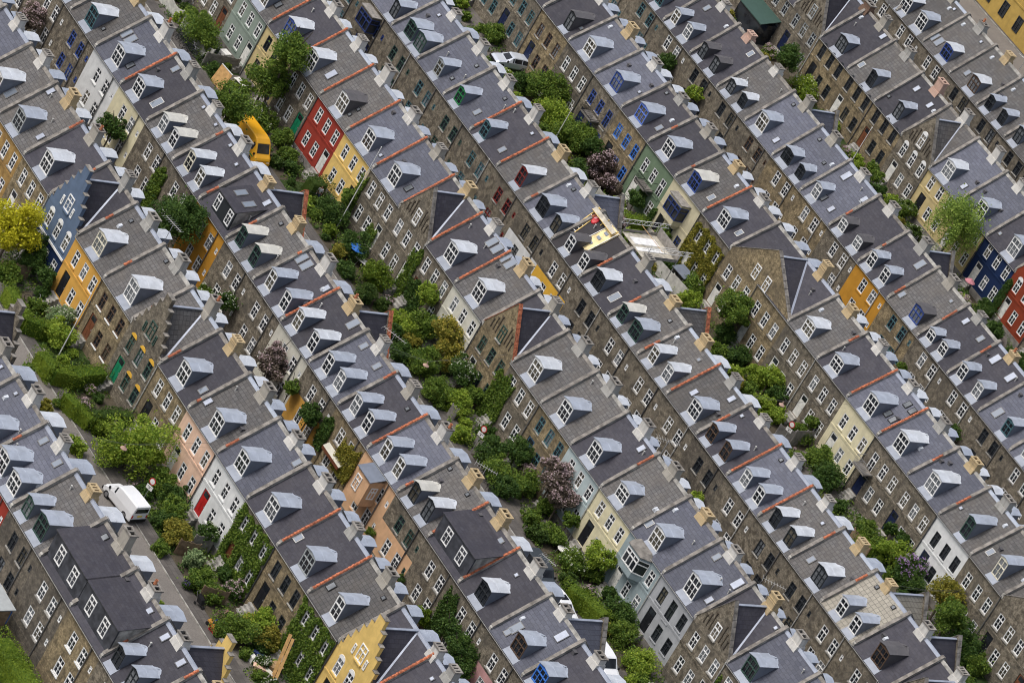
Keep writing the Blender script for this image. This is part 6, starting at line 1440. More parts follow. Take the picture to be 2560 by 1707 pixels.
SUV = [(-2.2, .45, 1.0, 1.7, .97, .84), (-2.1, .4, 1.05, 1.78, 1, .85), (-.3, .4, 1.05, 1.80, 1, .85), (.55, .4, 1.05, 1.74, 1, .84), (.68, .4, 1.05, 1.68, 1, .83), (1.15, .4, 1.05, 1.12, 1, .88), (2.05, .42, .96, 1.02, .97, .86), (2.2, .48, .8, .84, .92, .8)]
FI = (.06, .94, .12, .92)
v = vehicle('panel_van', 'white panel van parked on the street below the white and salmon pink houses', 'van', (51.35, -10.45, .03), math.radians(-171), 'car_white', SMALLVAN, 1.8, [(4, 'top', (.05, .95, .06, .94)), (3, 'side', (.0, .95, .15, .9)), (0, 'face', (.1, .9, .25, .8))], (1.35, -1.25))
y = vehicle('high_roof_van', 'yellow high-roofed delivery van with a green stripe, facing down the street', 'van', (-3.9, 31.25, .03), math.radians(2), 'car_yellow', BIGVAN, 1.95, [(4, 'top', (.05, .95, .05, .95)), (3, 'side', (.1, 1.0, .12, .8)), (0, 'face', (.1, .9, .3, .8))], (1.75, -1.55), .34)
b = MB()
for s in (-1, 1): b.box(-2.4, 2.15, s*.98-.006, s*.98+.006, .78, .92, 'car_green')
b.box(2.50, 2.535, -.88, .88, .83, .93, 'car_green'); link('green_stripe', b.mesh('green_stripe'), y)
vehicle('parked_car', 'silver hatchback parked nose-out between the brick gardens', 'car', (-26.2, 76.3, .05), math.radians(-96), 'car_silver', CAR, 1.72, [(5, 'top', (.06, .94, .06, .94)), (1, 'top', (.06, .94, .1, .9)), (2, 'side', FI), (3, 'side', FI), (4, 'side', FI)], (1.35, -1.3), .31)
vehicle('off_road_car', 'dark grey off-road car with roof bars parked behind the chimneys', 'car', (56.9, 30.2, .03), 0, 'car_dark', SUV, 1.82, [(4, 'top', FI), (1, 'side', FI), (2, 'side', FI), (0, 'face', FI)], (1.35, -1.3), .38)
vehicle('estate_car', 'white car with a dark rooflight parked beside the clipped hedge', 'car', (61.3, 30.15, .03), math.radians(2), 'car_white', CAR, 1.76, [(5, 'top', FI), (1, 'top', FI), (2, 'side', FI), (3, 'side', FI), (4, 'side', FI), (3, 'top', (.15, .85, .12, .9))], (1.35, -1.3), .31)
vehicle('compact_van', 'white small van parked at the lower end of the street, dark windscreen showing', 'van', (68.2, 30.3, .03), 0, 'car_white', SMALLVAN, 1.8, [(4, 'top', (.05, .95, .06, .94)), (3, 'side', FI), (0, 'face', FI)], (1.35, -1.25))

# ------------------------------------------------------------------ street furniture and garden things
def bench(x, y, rz, label):
    t = thing('garden_bench', label, 'bench', (x, y, .14), rz, 'wooden benches along the hedges'); b = MB()
    for i in range(3): b.box(-.85, .85, -.22+.15*i, -.09+.15*i, .42, .46, 'bench_wood')
    link('seat', b.mesh('seat'), t); b = MB()
    for i in range(2): b.box(-.85, .85, .25+.04*i, .29+.04*i, .58+.17*i, .71+.17*i, 'bench_wood')
    link('backrest', b.mesh('backrest'), t)
    for s in (-.7, .7):
        b = MB(); b.box(s-.04, s+.04, -.2, -.13, 0, .42, 'steel'); b.box(s-.04, s+.04, .2, .27, 0, .42, 'steel'); b.beam((s, .24, .42), (s, .33, .9), .05, 'steel'); b.box(s-.04, s+.04, -.2, .27, .37, .42, 'steel'); link('leg', b.mesh('leg'), t)
bench(32.75, -9.45, math.radians(8), 'wooden bench at the kerb beside the upper clipped hedge')
bench(40.7, -9.35, math.radians(4), 'wooden bench at the kerb below the leafy bushes, further down the street')
bench(-8.2, 78.2, .1, 'white-grey bench in the garden of the light blue windowed house')
def lamp(x, y, z, y0, y1, label):
    t = thing('pendant_street_lamp', label, 'street lamp', (x, y, z), 0, 'street lamps hung on wires across the streets'); b = MB()
    b.lathe([(.02, .42), (.05, .40), (.06, .2), (.30, .02), (.30, -.03), (.24, -.08), (.0, -.10)], 'chimney_p', n=16); link('lamp_shade', b.mesh('lamp_shade'), t)
    b = MB(); b.lathe([(0, -.2), (.08, -.17), (.1, -.1), (.0, -.09)], 'lamp_clear', n=12); link('bulb', b.mesh('bulb'), t)
    b = MB(); b.tube([(0, y0-y, 6.3-z+.2), (0, 0, .46), (0, y1-y, 6.2-z+.2)], .014, 'pipe', 4); b.tube([(.1, y0-y, 6.0-z), (.1, 0, .5), (0.1, y1-y, 6.0-z)], .008, 'pipe', 4); link('suspension_wire', b.mesh('suspension_wire'), t)
R_ = [r[1] for r in ROWS]
lamp(50.1, -12.2, 5.1, R_[0]+D, R_[1]-D, 'round pendant street lamp on wires above the big fresh green tree')
lamp(33.3, 29.2, 4.3, R_[2]+D, R_[3]-D, 'round pendant street lamp on wires above dark bushes near the yellow-brown gable')
lamp(35.4, 69.9, 5.5, R_[4]+D, R_[5]-D, 'round pendant street lamp on wires beside the off-white door, above round green bushes')
lamp(62.0, 69.9, 5.5, R_[4]+D, R_[5]-D, 'round pendant street lamp on wires over the lower right garden trees')
def sign(x, y, rz, label):
    t = thing('traffic_sign', label, 'road sign', (x, y, .1), rz, 'round road signs at the kerb'); b = MB(); b.tube([(0, 0, 0), (0, 0, 3.1)], .035, 'steel', 8); link('pole', b.mesh('pole'), t)
    b = MB(); n = 24
    b.prism([(.32*math.cos(2*PI*k/n), 2.8+.32*math.sin(2*PI*k/n)) for k in range(n)], 1, -.07, -.045, 'sign_red'); b.prism([(.24*math.cos(2*PI*k/n), 2.8+.24*math.sin(2*PI*k/n)) for k in range(n)], 1, -.08, -.071, 'white_metal'); link('disc', b.mesh('disc'), t)
    b = MB(); b.box(-.33, .33, -.075, -.045, 1.98, 2.38, 'white_metal'); b.box(-.05, .05, -.082, -.0755, 2.1, 2.2, 'black'); b.box(-.2, .2, -.082, -.0755, 2.24, 2.29, 'pipe'); link('plate', b.mesh('plate'), t)
sign(51.3, -8.75, math.radians(22), 'round red-ringed white sign with a plate above the white van'); sign(40.0, 32.8, math.radians(22), 'round red-ringed white sign with a plate beside the small round bushes'); sign(34.75, 73.4, math.radians(22), 'round red-ringed white sign with a plate beside the grey board fence')
def flagpole(x, y, h, label, z0=.05):
    t = thing('flagpole', label, 'flagpole', (x, y, z0), 0, 'white flagpoles in the front gardens'); b = MB(); b.tube([(0, 0, 0), (0, 0, h)], [.055, .035], 'white_metal', 8); link('pole', b.mesh('pole'), t)
    b = MB(); b.lathe([(0, .1), (.05, .07), (.07, 0), (.04, -.04), (0, -.05)], 'white_metal', (0, 0, h+.04), 10); link('finial', b.mesh('finial'), t)
    b = MB(); b.box(-.12, .12, -.12, .12, 0, .12, 'cement'); link('base', b.mesh('base'), t)
flagpole(31.8, -7.4, 6.9, 'white flagpole in front of the orange-yellow house'); flagpole(7.4, 35.6, 9.6, 'tall white flagpole against the brick house left of the arched gable')
flagpole(-16.2, 117.4, 5.4, 'white flagpole before the arched brick windows at upper right'); flagpole(-12.6, 74.0, 4.5, 'short white flagpole in the green bushes below the blue windows')
def antenna(x, y, z, rz, L, label, tilt=0.):
    t = thing('tv_antenna', label, 'antenna', (x, y, z), rz, 'television antennas on the roofs'); b = MB(); b.tube([(0, 0, 0), (0, 0, 1.9)], .028, 'steel', 6); link('mast', b.mesh('mast'), t)
    b = MB(); b.tube([(-L/2, 0, 1.8), (L/2, 0, 1.8)], .02, 'pipe_pale', 5)
    for i in range(9): xx = -L/2+L*i/8; w = .55-.03*i; b.tube([(xx, -w, 1.8), (xx, w, 1.8)], .012, 'pipe_pale', 4)
    link('aerial', b.mesh('aerial'), t)
antenna(40.6, 17.0, 10.6, .5, 2.4, 'large television antenna on the white house with the rear gable'); antenna(51.5, 41.5, 10.2, 1.2, 2.2, 'television antenna behind the cream and pale blue houses'); antenna(70.2, 41.6, 10.2, .9, 2.2, 'television antenna on the brick gable next to the grey house'); antenna(-24.6, 142.2, 10.2, .3, 2.0, 'television antenna at the top right corner roof'); antenna(57.6, 17.4, 10.2, .8, 2.0, 'television antenna behind the peach house with the ivy'); antenna(27.5, .6, 10.3, .2, 2.2, 'television antenna beside the blue stepped gable roof'); antenna(69.2, 17.2, 10.2, .4, 1.6, 'short television antenna above the lower street with parked cars')
def fence(pts, h, mat, label, wavy=0, name='garden_fence', bw=.16):
    x0, y0 = pts[0]; t = thing(name, label, 'fence', (x0, y0, .05)); b = MB(); p = MB()
    for (xa, ya), (xb, yb) in zip(pts, pts[1:]):
        L = math.dist((xa, ya), (xb, yb)); n = max(2, int(L/bw)); a = math.atan2(yb-ya, xb-xa); d = Vector((math.cos(a), math.sin(a), 0)); nn = Vector((-d.y, d.x, 0))
        for i in range(n):
            q = (i+.5)/n; hh = h-(wavy*math.sin(PI*((q*2) % 1)) if wavy else .03*(i % 3)); o = Vector((xa-x0, ya-y0, 0))+d*(L*i/n); b.obox(o, d*(L/n-.012), nn*.03, Vector((0, 0, hh)), mat)
        for q in (0, .5, 1): o = Vector((xa-x0, ya-y0, 0))+d*(L*q-.05)+nn*.035; p.obox(o, d*.1, nn*.1, Vector((0, 0, h+.05)), mat)
    link('boards', b.mesh('boards'), t); link('post', p.mesh('post'), t)
fence([(-28.8, 33.4), (-24.7, 33.8)], 1.5, 'white_fence', 'white wavy-topped board fence before the brick house, upper part', .3); fence([(-23.9, 33.6), (-18.4, 34.2)], 1.5, 'white wavy' and 'white_fence', 'white wavy-topped board fence beside the pile of bicycles', .3)
fence([(-17.8, 33.2), (-17.4, 36.9)], 1.5, 'wood_grey', 'grey board fence between the grey-green and beige gardens'); fence([(34.2, 75.2), (33.9, 78.1)], 1.8, 'wood_grey', 'weathered grey board fence left of the cream house'); fence([(33.2, 73.8), (34.1, 75.1)], 1.6, 'wood_grey', 'short weathered grey fence at the street left of the cream house')
fence([(7.3, 74.4), (13.0, 75.5)], 1.6, 'white_fence', 'off-white garden wall behind the scaffold', 0, 'garden_wall', .9); fence([(56.9, -8.0), (57.4, -6.3)], 1.5, 'wood', 'brown wooden garden fence below the white house'); fence([(56.3, -6.2), (56.5, -4.4)], 1.6, 'wood_grey', 'grey wooden fence against the corner of the white house'); fence([(62.6, -8.6), (63.2, -6.4)], 1.5, 'wood', 'dark wooden gate panel beside the pink flowers'); fence([(34.6, 33.2), (35.3, 33.5)], 1.3, 'wood_grey', 'short grey gate beside the round bush'); fence([(38.9, 33.6), (40.3, 34.0)], 1.2, 'wood_grey', 'low grey fence below the round bush near the road sign'); fence([(20.6, -8.3), (20.9, -5.4)], 1.4, 'wood', 'brown wooden fence below the slate blue gabled house'); fence([(-3.9, 74.2), (-1.2, 74.8)], 1.3, 'white_fence', 'low white fence below the purple bush', .15); fence([(47.7, 73.6), (50.6, 73.6)], 1.3, 'wood', 'brown picket fence before the lower brick house with balcony')
def bicycle(loc, rz, lean, label, group, first=[None]):
    if first[0] is None:
        t = thing('bicycle', label, 'bicycle', loc, rz, group)
        for x in (-.52, .52):
            b = MB(); n = 20
            pts = [(x+.33*math.cos(2*PI*k/n), 0, .34+.33*math.sin(2*PI*k/n)) for k in range(n+1)]; b.tube(pts, .022, 'tyre', 5, False); o = link('wheel', b.mesh('wheel'), t)
            b = MB()
            for k in range(8): b.tube([(x, 0, .34), (x+.31*math.cos(PI*k/4), 0, .34+.31*math.sin(PI*k/4))], .006, 'steel', 3, False)
            link('spokes', b.mesh('spokes'), o)
        b = MB(); A, Bq, Cq, E = (-.52, 0, .34), (-.05, 0, .30), (-.2, 0, .82), (.4, 0, .84)
        for p, q in ((A, Bq), (A, Cq), (Bq, Cq), (Bq, E), (Cq, E), (E, (.52, 0, .34))): b.tube([p, q], .02, 'car_dark', 5)
        link('frame', b.mesh('frame'), t); b = MB(); b.tube([(.4, 0, .84), (.36, 0, 1.02)], .018, 'steel', 5); b.tube([(.22, -.28, 1.05), (.36, -.2, 1.04), (.36, .2, 1.04), (.22, .28, 1.05)], .018, 'steel', 5); link('handlebar', b.mesh('handlebar'), t)
        b = MB(); b.hexa([(-.34, -.09, .92), (-.05, -.03, .93), (-.05, .03, .93), (-.34, .09, .92), (-.33, -.08, .97), (-.06, -.02, .97), (-.06, .02, .97), (-.33, .08, .97)], 'black'); b.tube([(-.2, 0, .8), (-.2, 0, .93)], .015, 'steel', 5); link('saddle', b.mesh('saddle'), t)
        first[0] = t; t.rotation_euler = (lean, 0, rz); return t
    r = dup(first[0], loc, rz, label, group); r.rotation_euler = (lean, 0, rz); return r
for i, (x, y, rz, lab, grp) in enumerate(BIKES): bicycle((x, y, .07), rz, [.12, -.15, .2, -.1][i % 4], lab, grp)
def crate(x, y, s, h, mat, label, name='cardboard_box', cat='box', z=.06, rz=.3):
    t = thing(name, label, cat, (x, y, z), rz); b = MB(); b.box(-s/2, s/2, -s*.4, s*.4, 0, h, mat); link('carton', b.mesh('carton'), t); b = MB()
    for q in (-1, 1): b.hexa([(q*s/2, -s*.4, h), (q*s/2+q*s*.3, -s*.4, h-.05), (q*s/2+q*s*.3, s*.4, h-.05), (q*s/2, s*.4, h), (q*s/2, -s*.4, h+.012), (q*s/2+q*s*.3, -s*.4, h-.038), (q*s/2+q*s*.3, s*.4, h-.038), (q*s/2, s*.4, h+.012)], mat)
    link('flap', b.mesh('flap'), t)
for a in CRATES: crate(*a)
def slabthing(name, label, cat, loc, rot, boxes):
    """a small thing from a few named boxes: (part, x0,x1,y0,y1,z0,z1,material)"""
    t = thing(name, label, cat, loc, rot)
    for pn, *d in boxes: b = MB(); b.box(*d); o = link(pn, b.mesh(pn), t)
    return t
slabthing('garden_cabinet', 'white cube-shaped cabinet in the grey-green house garden', 'cabinet', (-19.1, 36.2, .06), .2, [('body', -.45, .45, -.4, .4, 0, 1.0, 'white_metal'), ('lid', -.48, .48, -.43, .43, 1.0, 1.05, 'white_metal'), ('door', -.42, .42, -.415, -.401, .05, .95, 'door_white')])
t = thing('leaning_board', 'orange plywood board with a white edge leaning above the yellow van street', 'board', (-14.5, 33.4, .06), .15); b = MB(); b.hexa([(-.9, -.35, 0), (.9, -.35, 0), (.9, -.3, 0), (-.9, -.3, 0), (-.9, .1, 1.9), (.9, .1, 1.9), (.9, .15, 1.9), (-.9, .15, 1.9)], 'wood_new'); link('panel', b.mesh('panel'), t); b = MB(); b.box(-.92, .92, .08, .17, 1.9, 1.97, 'white_metal'); link('edge_strip', b.mesh('edge_strip'), t); b = MB(); b.box(-.8, -.7, .12, .5, 0, .05, 'wood'); b.beam((-.75, .5, .05), (-.75, .12, 1.5), .06, 'wood'); b.beam((.75, .5, .05), (.75, .12, 1.5), .06, 'wood'); link('strut', b.mesh('strut'), t)
def table(x, y, rz, mat, label, rnd=False, h=.74):
    t = thing('garden_table', label, 'table', (x, y, .06), rz); b = MB()
    if rnd: b.lathe([(0, h), (.55, h), (.55, h+.04), (0, h+.04)], mat, n=20)
    else: b.box(-.7, .7, -.42, .42, h, h+.04, mat)
    link('tabletop', b.mesh('tabletop'), t)
    for sx, sy in ((-1, -1), (1, -1), (1, 1), (-1, 1)): b = MB(); b.tube([(sx*.3, sy*.25, h), (sx*.42, sy*.34, 0)], .025, 'steel', 5); link('leg', b.mesh('leg'), t)
table(-14.6, 35.8, .3, 'white_metal', 'white garden table in front of the beige house by the big tree'); table(13.1, 35.3, .4, 'white_sheet', 'white table beside the blue parasol before the arched brick gable'); table(53.5, 35.0, .2, 'white_metal', 'small white table between the bushes before the cream house', True)
def parasol(x, y, r, mat, label, h=2.3):
    t = thing('garden_parasol', label, 'parasol', (x, y, .06)); b = MB(); n = 8
    for k in range(n):
        a0, a1 = 2*PI*k/n, 2*PI*(k+1)/n; b.face([(r*math.cos(a0), r*math.sin(a0), h-.4), (r*math.cos(a1), r*math.sin(a1), h-.4), (0, 0, h)], mat); b.face([(r*math.cos(a1), r*math.sin(a1), h-.44), (r*math.cos(a0), r*math.sin(a0), h-.44), (0, 0, h-.05)], mat)
        b.face([(r*math.cos(a0), r*math.sin(a0), h-.44), (r*math.cos(a1), r*math.sin(a1), h-.44), (r*math.cos(a1), r*math.sin(a1), h-.4), (r*math.cos(a0), r*math.sin(a0), h-.4)], mat)
    link('canopy', b.mesh('canopy'), t); b = MB(); b.tube([(0, 0, 0), (0, 0, h+.08)], .025, 'wood', 6); link('pole', b.mesh('pole'), t); b = MB(); b.lathe([(0, .08), (.22, .08), (.25, 0)], 'cement_dark', n=12); link('base', b.mesh('base'), t)
parasol(5.0, 119.3, .6, 'pink_parasol', 'pink parasol in front of the navy blue house', 2.1); parasol(12.2, 34.8, .9, 'tarp_blue', 'dark blue parasol before the arched brick gable', 1.9)
t = thing('satellite_dish', 'white satellite dish low on the brick house above the green bushes', 'dish', (-20.5, 77.4, 1.2), .6); b = MB(); b.lathe([(0, 0), (.2, .02), (.38, .09), (.42, .12), (.38, .12), (.2, .05), (0, .03)], 'white_metal', n=20); link('dish', b.mesh('dish'), t, (0, 0, .1), (math.radians(60), 0, 0)); b = MB(); b.tube([(0, 0, -1.15), (0, .1, .1)], .03, 'steel', 6); link('bracket', b.mesh('bracket'), t); b = MB(); b.tube([(0, -.1, .0), (0, -.45, .25)], .015, 'steel', 5); link('arm', b.mesh('arm'), t)
t = thing('garden_shed', 'small grey shed with an open front behind the off-white garden wall', 'shed', (9.6, 76.6, .05), .1); b = MB(); b.box(-.9, -.84, -.6, .6, 0, 1.5, 'wood_grey'); b.box(.84, .9, -.6, .6, 0, 1.5, 'wood_grey'); b.box(-.9, .9, .54, .6, 0, 1.5, 'wood_grey'); link('wall', b.mesh('wall'), t); b = MB(); b.hexa([(-1.05, -.75, 1.45), (1.05, -.75, 1.45), (1.05, .7, 1.7), (-1.05, .7, 1.7), (-1.05, -.75, 1.52), (1.05, -.75, 1.52), (1.05, .7, 1.77), (-1.05, .7, 1.77)], 'cheek'); link('roof', b.mesh('roof'), t)
t = thing('lean_to_shed', 'grey-roofed lean-to shed at the lower left with a blue tarpaulin side', 'shed', (66.5, -31.6, .05), 0); b = MB(); b.box(-1.6, 1.6, -1.4, 1.4, 0, 2.2, 'wood'); link('wall', b.mesh('wall'), t); b = MB(); b.hexa([(-1.8, -1.6, 2.2), (1.8, -1.6, 2.2), (1.8, 1.6, 2.5), (-1.8, 1.6, 2.5), (-1.8, -1.6, 2.28), (1.8, -1.6, 2.28), (1.8, 1.6, 2.58), (-1.8, 1.6, 2.58)], 'paint_y'); link('roof', b.mesh('roof'), t); b = MB(); b.box(-1.5, 1.5, 1.405, 1.6, .9, 2.15, 'tarp_blue'); b.box(-1.4, 1.2, 1.605, 1.7, 1.0, 2.0, 'tarp_blue'); link('tarpaulin', b.mesh('tarpaulin'), t)
t = thing('timber_planks', 'two long orange-brown timber planks sloping up against the ivy', 'planks', (72.0, -6.2, .1), 0); b = MB(); b.beam((0, 0, 0), (-1.7, 1.0, 3.4), .28, 'wood_new', .08); b.beam((.35, .1, 0), (-1.4, 1.2, 3.2), .24, 'wood_new', .08); link('plank', b.mesh('plank'), t)
t = thing('playground_trike', 'orange and blue toy tricycle on the garden edge', 'toy', (65.8, -9.0, .14), .4); b = MB(); b.box(-.35, .35, -.2, .2, .25, .45, 'wood_orange'); b.box(.1, .3, -.18, .18, .45, .8, 'box_blue'); link('seat', b.mesh('seat'), t)
for x, y_ in ((-.25, -.25), (-.25, .25), (.35, 0)): b = MB(); b.lathe([(0, -.04), (.16, -.04), (.16, .04), (0, .04)], 'tyre', n=12); link('wheel', b.mesh('wheel'), t, (x, y_, .16), (PI/2, 0, 0))
b = MB(); b.tube([(.35, 0, .3), (.3, 0, .75)], .02, 'steel', 5); b.tube([(.3, -.2, .75), (.3, .2, .75)], .02, 'red_plastic', 5); link('handlebar', b.mesh('handlebar'), t)
t = thing('toy_box', 'red and orange toy crate beside the pavement', 'toy', (66.5, -9.1, .14), .2); b = MB(); b.box(-.4, .4, -.25, .25, 0, .35, 'red_plastic'); link('tub', b.mesh('tub'), t); b = MB(); b.box(-.3, .1, -.2, .2, .351, .55, 'wood_orange'); link('toys', b.mesh('toys'), t)
t = thing('wheeled_buggy', 'black folding buggy parked on the pavement edge', 'buggy', (63.4, -8.9, .14), .3); b = MB(); b.hexa([(-.3, -.22, .3), (.3, -.22, .3), (.3, .22, .3), (-.3, .22, .3), (-.45, -.2, .9), (.1, -.2, .65), (.1, .2, .65), (-.45, .2, .9)], 'black'); link('seat', b.mesh('seat'), t)
for x, y_ in ((-.3, -.28), (-.3, .28), (.4, -.1), (.4, .1)): b = MB(); b.lathe([(0, -.03), (.13, -.03), (.13, .03), (0, .03)], 'tyre', n=10); link('wheel', b.mesh('wheel'), t, (x, y_, .13), (PI/2, 0, 0))
b = MB(); b.tube([(-.3, -.2, .3), (-.65, -.2, 1.05), (-.65, .2, 1.05), (-.3, .2, .3)], .018, 'steel', 5); link('handle', b.mesh('handle'), t)
# scaffold with gear behind the black roof
def lattice(b, p0, p1, up, r=.03, mat='white_metal', n=9):
    p0, p1, up = Vector(p0), Vector(p1), Vector(up); b.tube([p0, p1], r, mat, 5); b.tube([p0+up, p1+up], r, mat, 5)
    for i in range(n): a = p0+(p1-p0)*(i/n); c = p0+(p1-p0)*((i+1)/n); b.tube([a, (a+c)/2+up, c], r*.6, mat, 4, False)
t = thing('roof_scaffold', 'scaffold with white sheeted platform and lattice beams behind the black roof', 'scaffold', (15.6, R_[4], 0)); b = MB()
for q in range(4): b.box(-2.0+q*1.0, -1.03+q*1.0, D+.15, D+4.4, 7.95, 8.0, 'board_pale')
link('deck', b.mesh('deck'), t); b = MB(); b.box(-1.3, -.2, D+.6, D+3.7, 8.004, 8.03, 'white_sheet'); b.box(.3, .9, D+.3, D+3.6, 8.004, 8.03, 'white_sheet'); link('sheet', b.mesh('sheet'), t)
b = MB(); b.box(-2.1, 2.1, D+4.42, D+4.46, 8.0, 9.0, 'wood_grey'); b.box(2.1, 2.14, D+.2, D+4.4, 8.0, 8.35, 'wood_grey'); b.box(-2.14, -2.1, D+.2, D+4.4, 8.0, 8.3, 'wood_grey'); link('side_board', b.mesh('side_board'), t)
b = MB()
for x in (-2.2, 2.2): lattice(b, (x, D-.4, 8.9), (x, D+5.6, 8.9), (0, 0, .45)); 
link('lattice_beam', b.mesh('lattice_beam'), t)
for x in (-2.15, 2.15):
    for y_ in (D+.35, D+4.3): b = MB(); b.tube([(x, y_, .05), (x, y_, 9.4)], .035, 'steel', 6); link('standard', b.mesh('standard'), t)
b = MB(); b.tube([(-2.1, D+2.0, 9.0), (2.1, D+2.0, 9.0)], .025, 'wood_new', 5); b.tube([(1.2, D+.3, 8.9), (1.2, D+4.3, 8.9)], .025, 'white_metal', 5); b.tube([(1.2, D+.3, 8.5), (1.2, D+4.3, 8.5)], .025, 'white_metal', 5); link('guard_rail', b.mesh('guard_rail'), t)
s_ = (ZR-6.6)/D; an = math.atan(s_)
def on_roof(name, label, cat, x, y, rz=0): return link(name, None, None, (x, R_[4]+y, ZR+s_*y), (an, 0, rz)) if not label else tag(link(name, None, None, (x, R_[4]+y, ZR+s_*y), (an, 0, rz)), label, cat)
t = on_roof('tarpaulin_bundle', 'yellow tarpaulin with dark print spread on the right of the black roof', 'tarpaulin', 17.0, -1.4); b = MB(); rng = random.Random(4); nx, ny = 6, 14; G = [[(-.75+1.5*i/nx+.05*math.sin(j), -1.75+3.6*j/ny, .10+.035*math.sin(i*1.9+j*.7)+rng.uniform(0, .02)) for i in range(nx+1)] for j in range(ny+1)]
for j in range(ny):
    for i in range(nx): b.face([G[j][i], G[j][i+1], G[j+1][i+1], G[j+1][i]], 'tarp_yellow')
b.box(-.74, .74, -1.7, 1.8, .01, .05, 'tarp_yellow'); link('sheet', b.mesh('sheet'), t); b = MB()
for q in (-1.0, -.1, .7): b.box(-.3, .2, q, q+.3, .165, .175, 'cheek')
b.tube([(-.74, -1.75, .17), (-.7, 1.8, .17)], .04, 'white_sheet', 5); b.tube([(.74, -1.75, .17), (.7, 1.8, .17)], .04, 'white_sheet', 5); link('strap', b.mesh('strap'), t)
t = on_roof('roof_ladder', 'pale yellow ladder lying on the black roof below the ridge', 'ladder', 14.3, -1.35, .25); b = MB()
for x in (-.27, .27): b.box(x-.045, x+.045, -1.7, 1.9, .06, .13, 'ladder_yellow')
link('stile', b.mesh('stile'), t); b = MB()
for i in range(8): b.box(-.27, .27, -1.5+.45*i, -1.43+.45*i, .075, .115, 'white_metal')
link('rung', b.mesh('rung'), t)
t = on_roof('red_sack', 'red plastic sack tied on the ladder on the black roof', 'sack', 14.75, -.75, .3); b = MB(); b.lathe([(0, .08), (.34, .10), (.42, .22), (.34, .38), (.12, .46), (0, .47)], 'red_plastic', n=12); link('bag', b.mesh('bag'), t, (0, 0, 0), (0, 0, 0), (.8, 1.3, .45)); b = MB(); b.tube([(-.1, -.1, .36), (0, .1, .42), (.1, .2, .36)], .03, 'white_sheet', 5); link('tie', b.mesh('tie'), t)
t = on_roof('ridge_gangway', 'grey-green plank gangway laid along the ridge of the black roof', 'gangway', 15.6, -.35, 0); b = MB(); b.box(-1.9, 2.0, -.26, .22, .42, .48, 'board_pale'); b.box(-1.9, 2.0, -.30, -.262, .40, .56, 'ladder_yellow'); link('plank', b.mesh('plank'), t); b = MB()
for q in (-1.7, 0, 1.8): b.beam((q, -.5, .02), (q, .1, .28), .07, 'ladder_yellow'); b.beam((q, .5, .1), (q, 0, .28), .07, 'ladder_yellow')
link('bracket', b.mesh('bracket'), t)

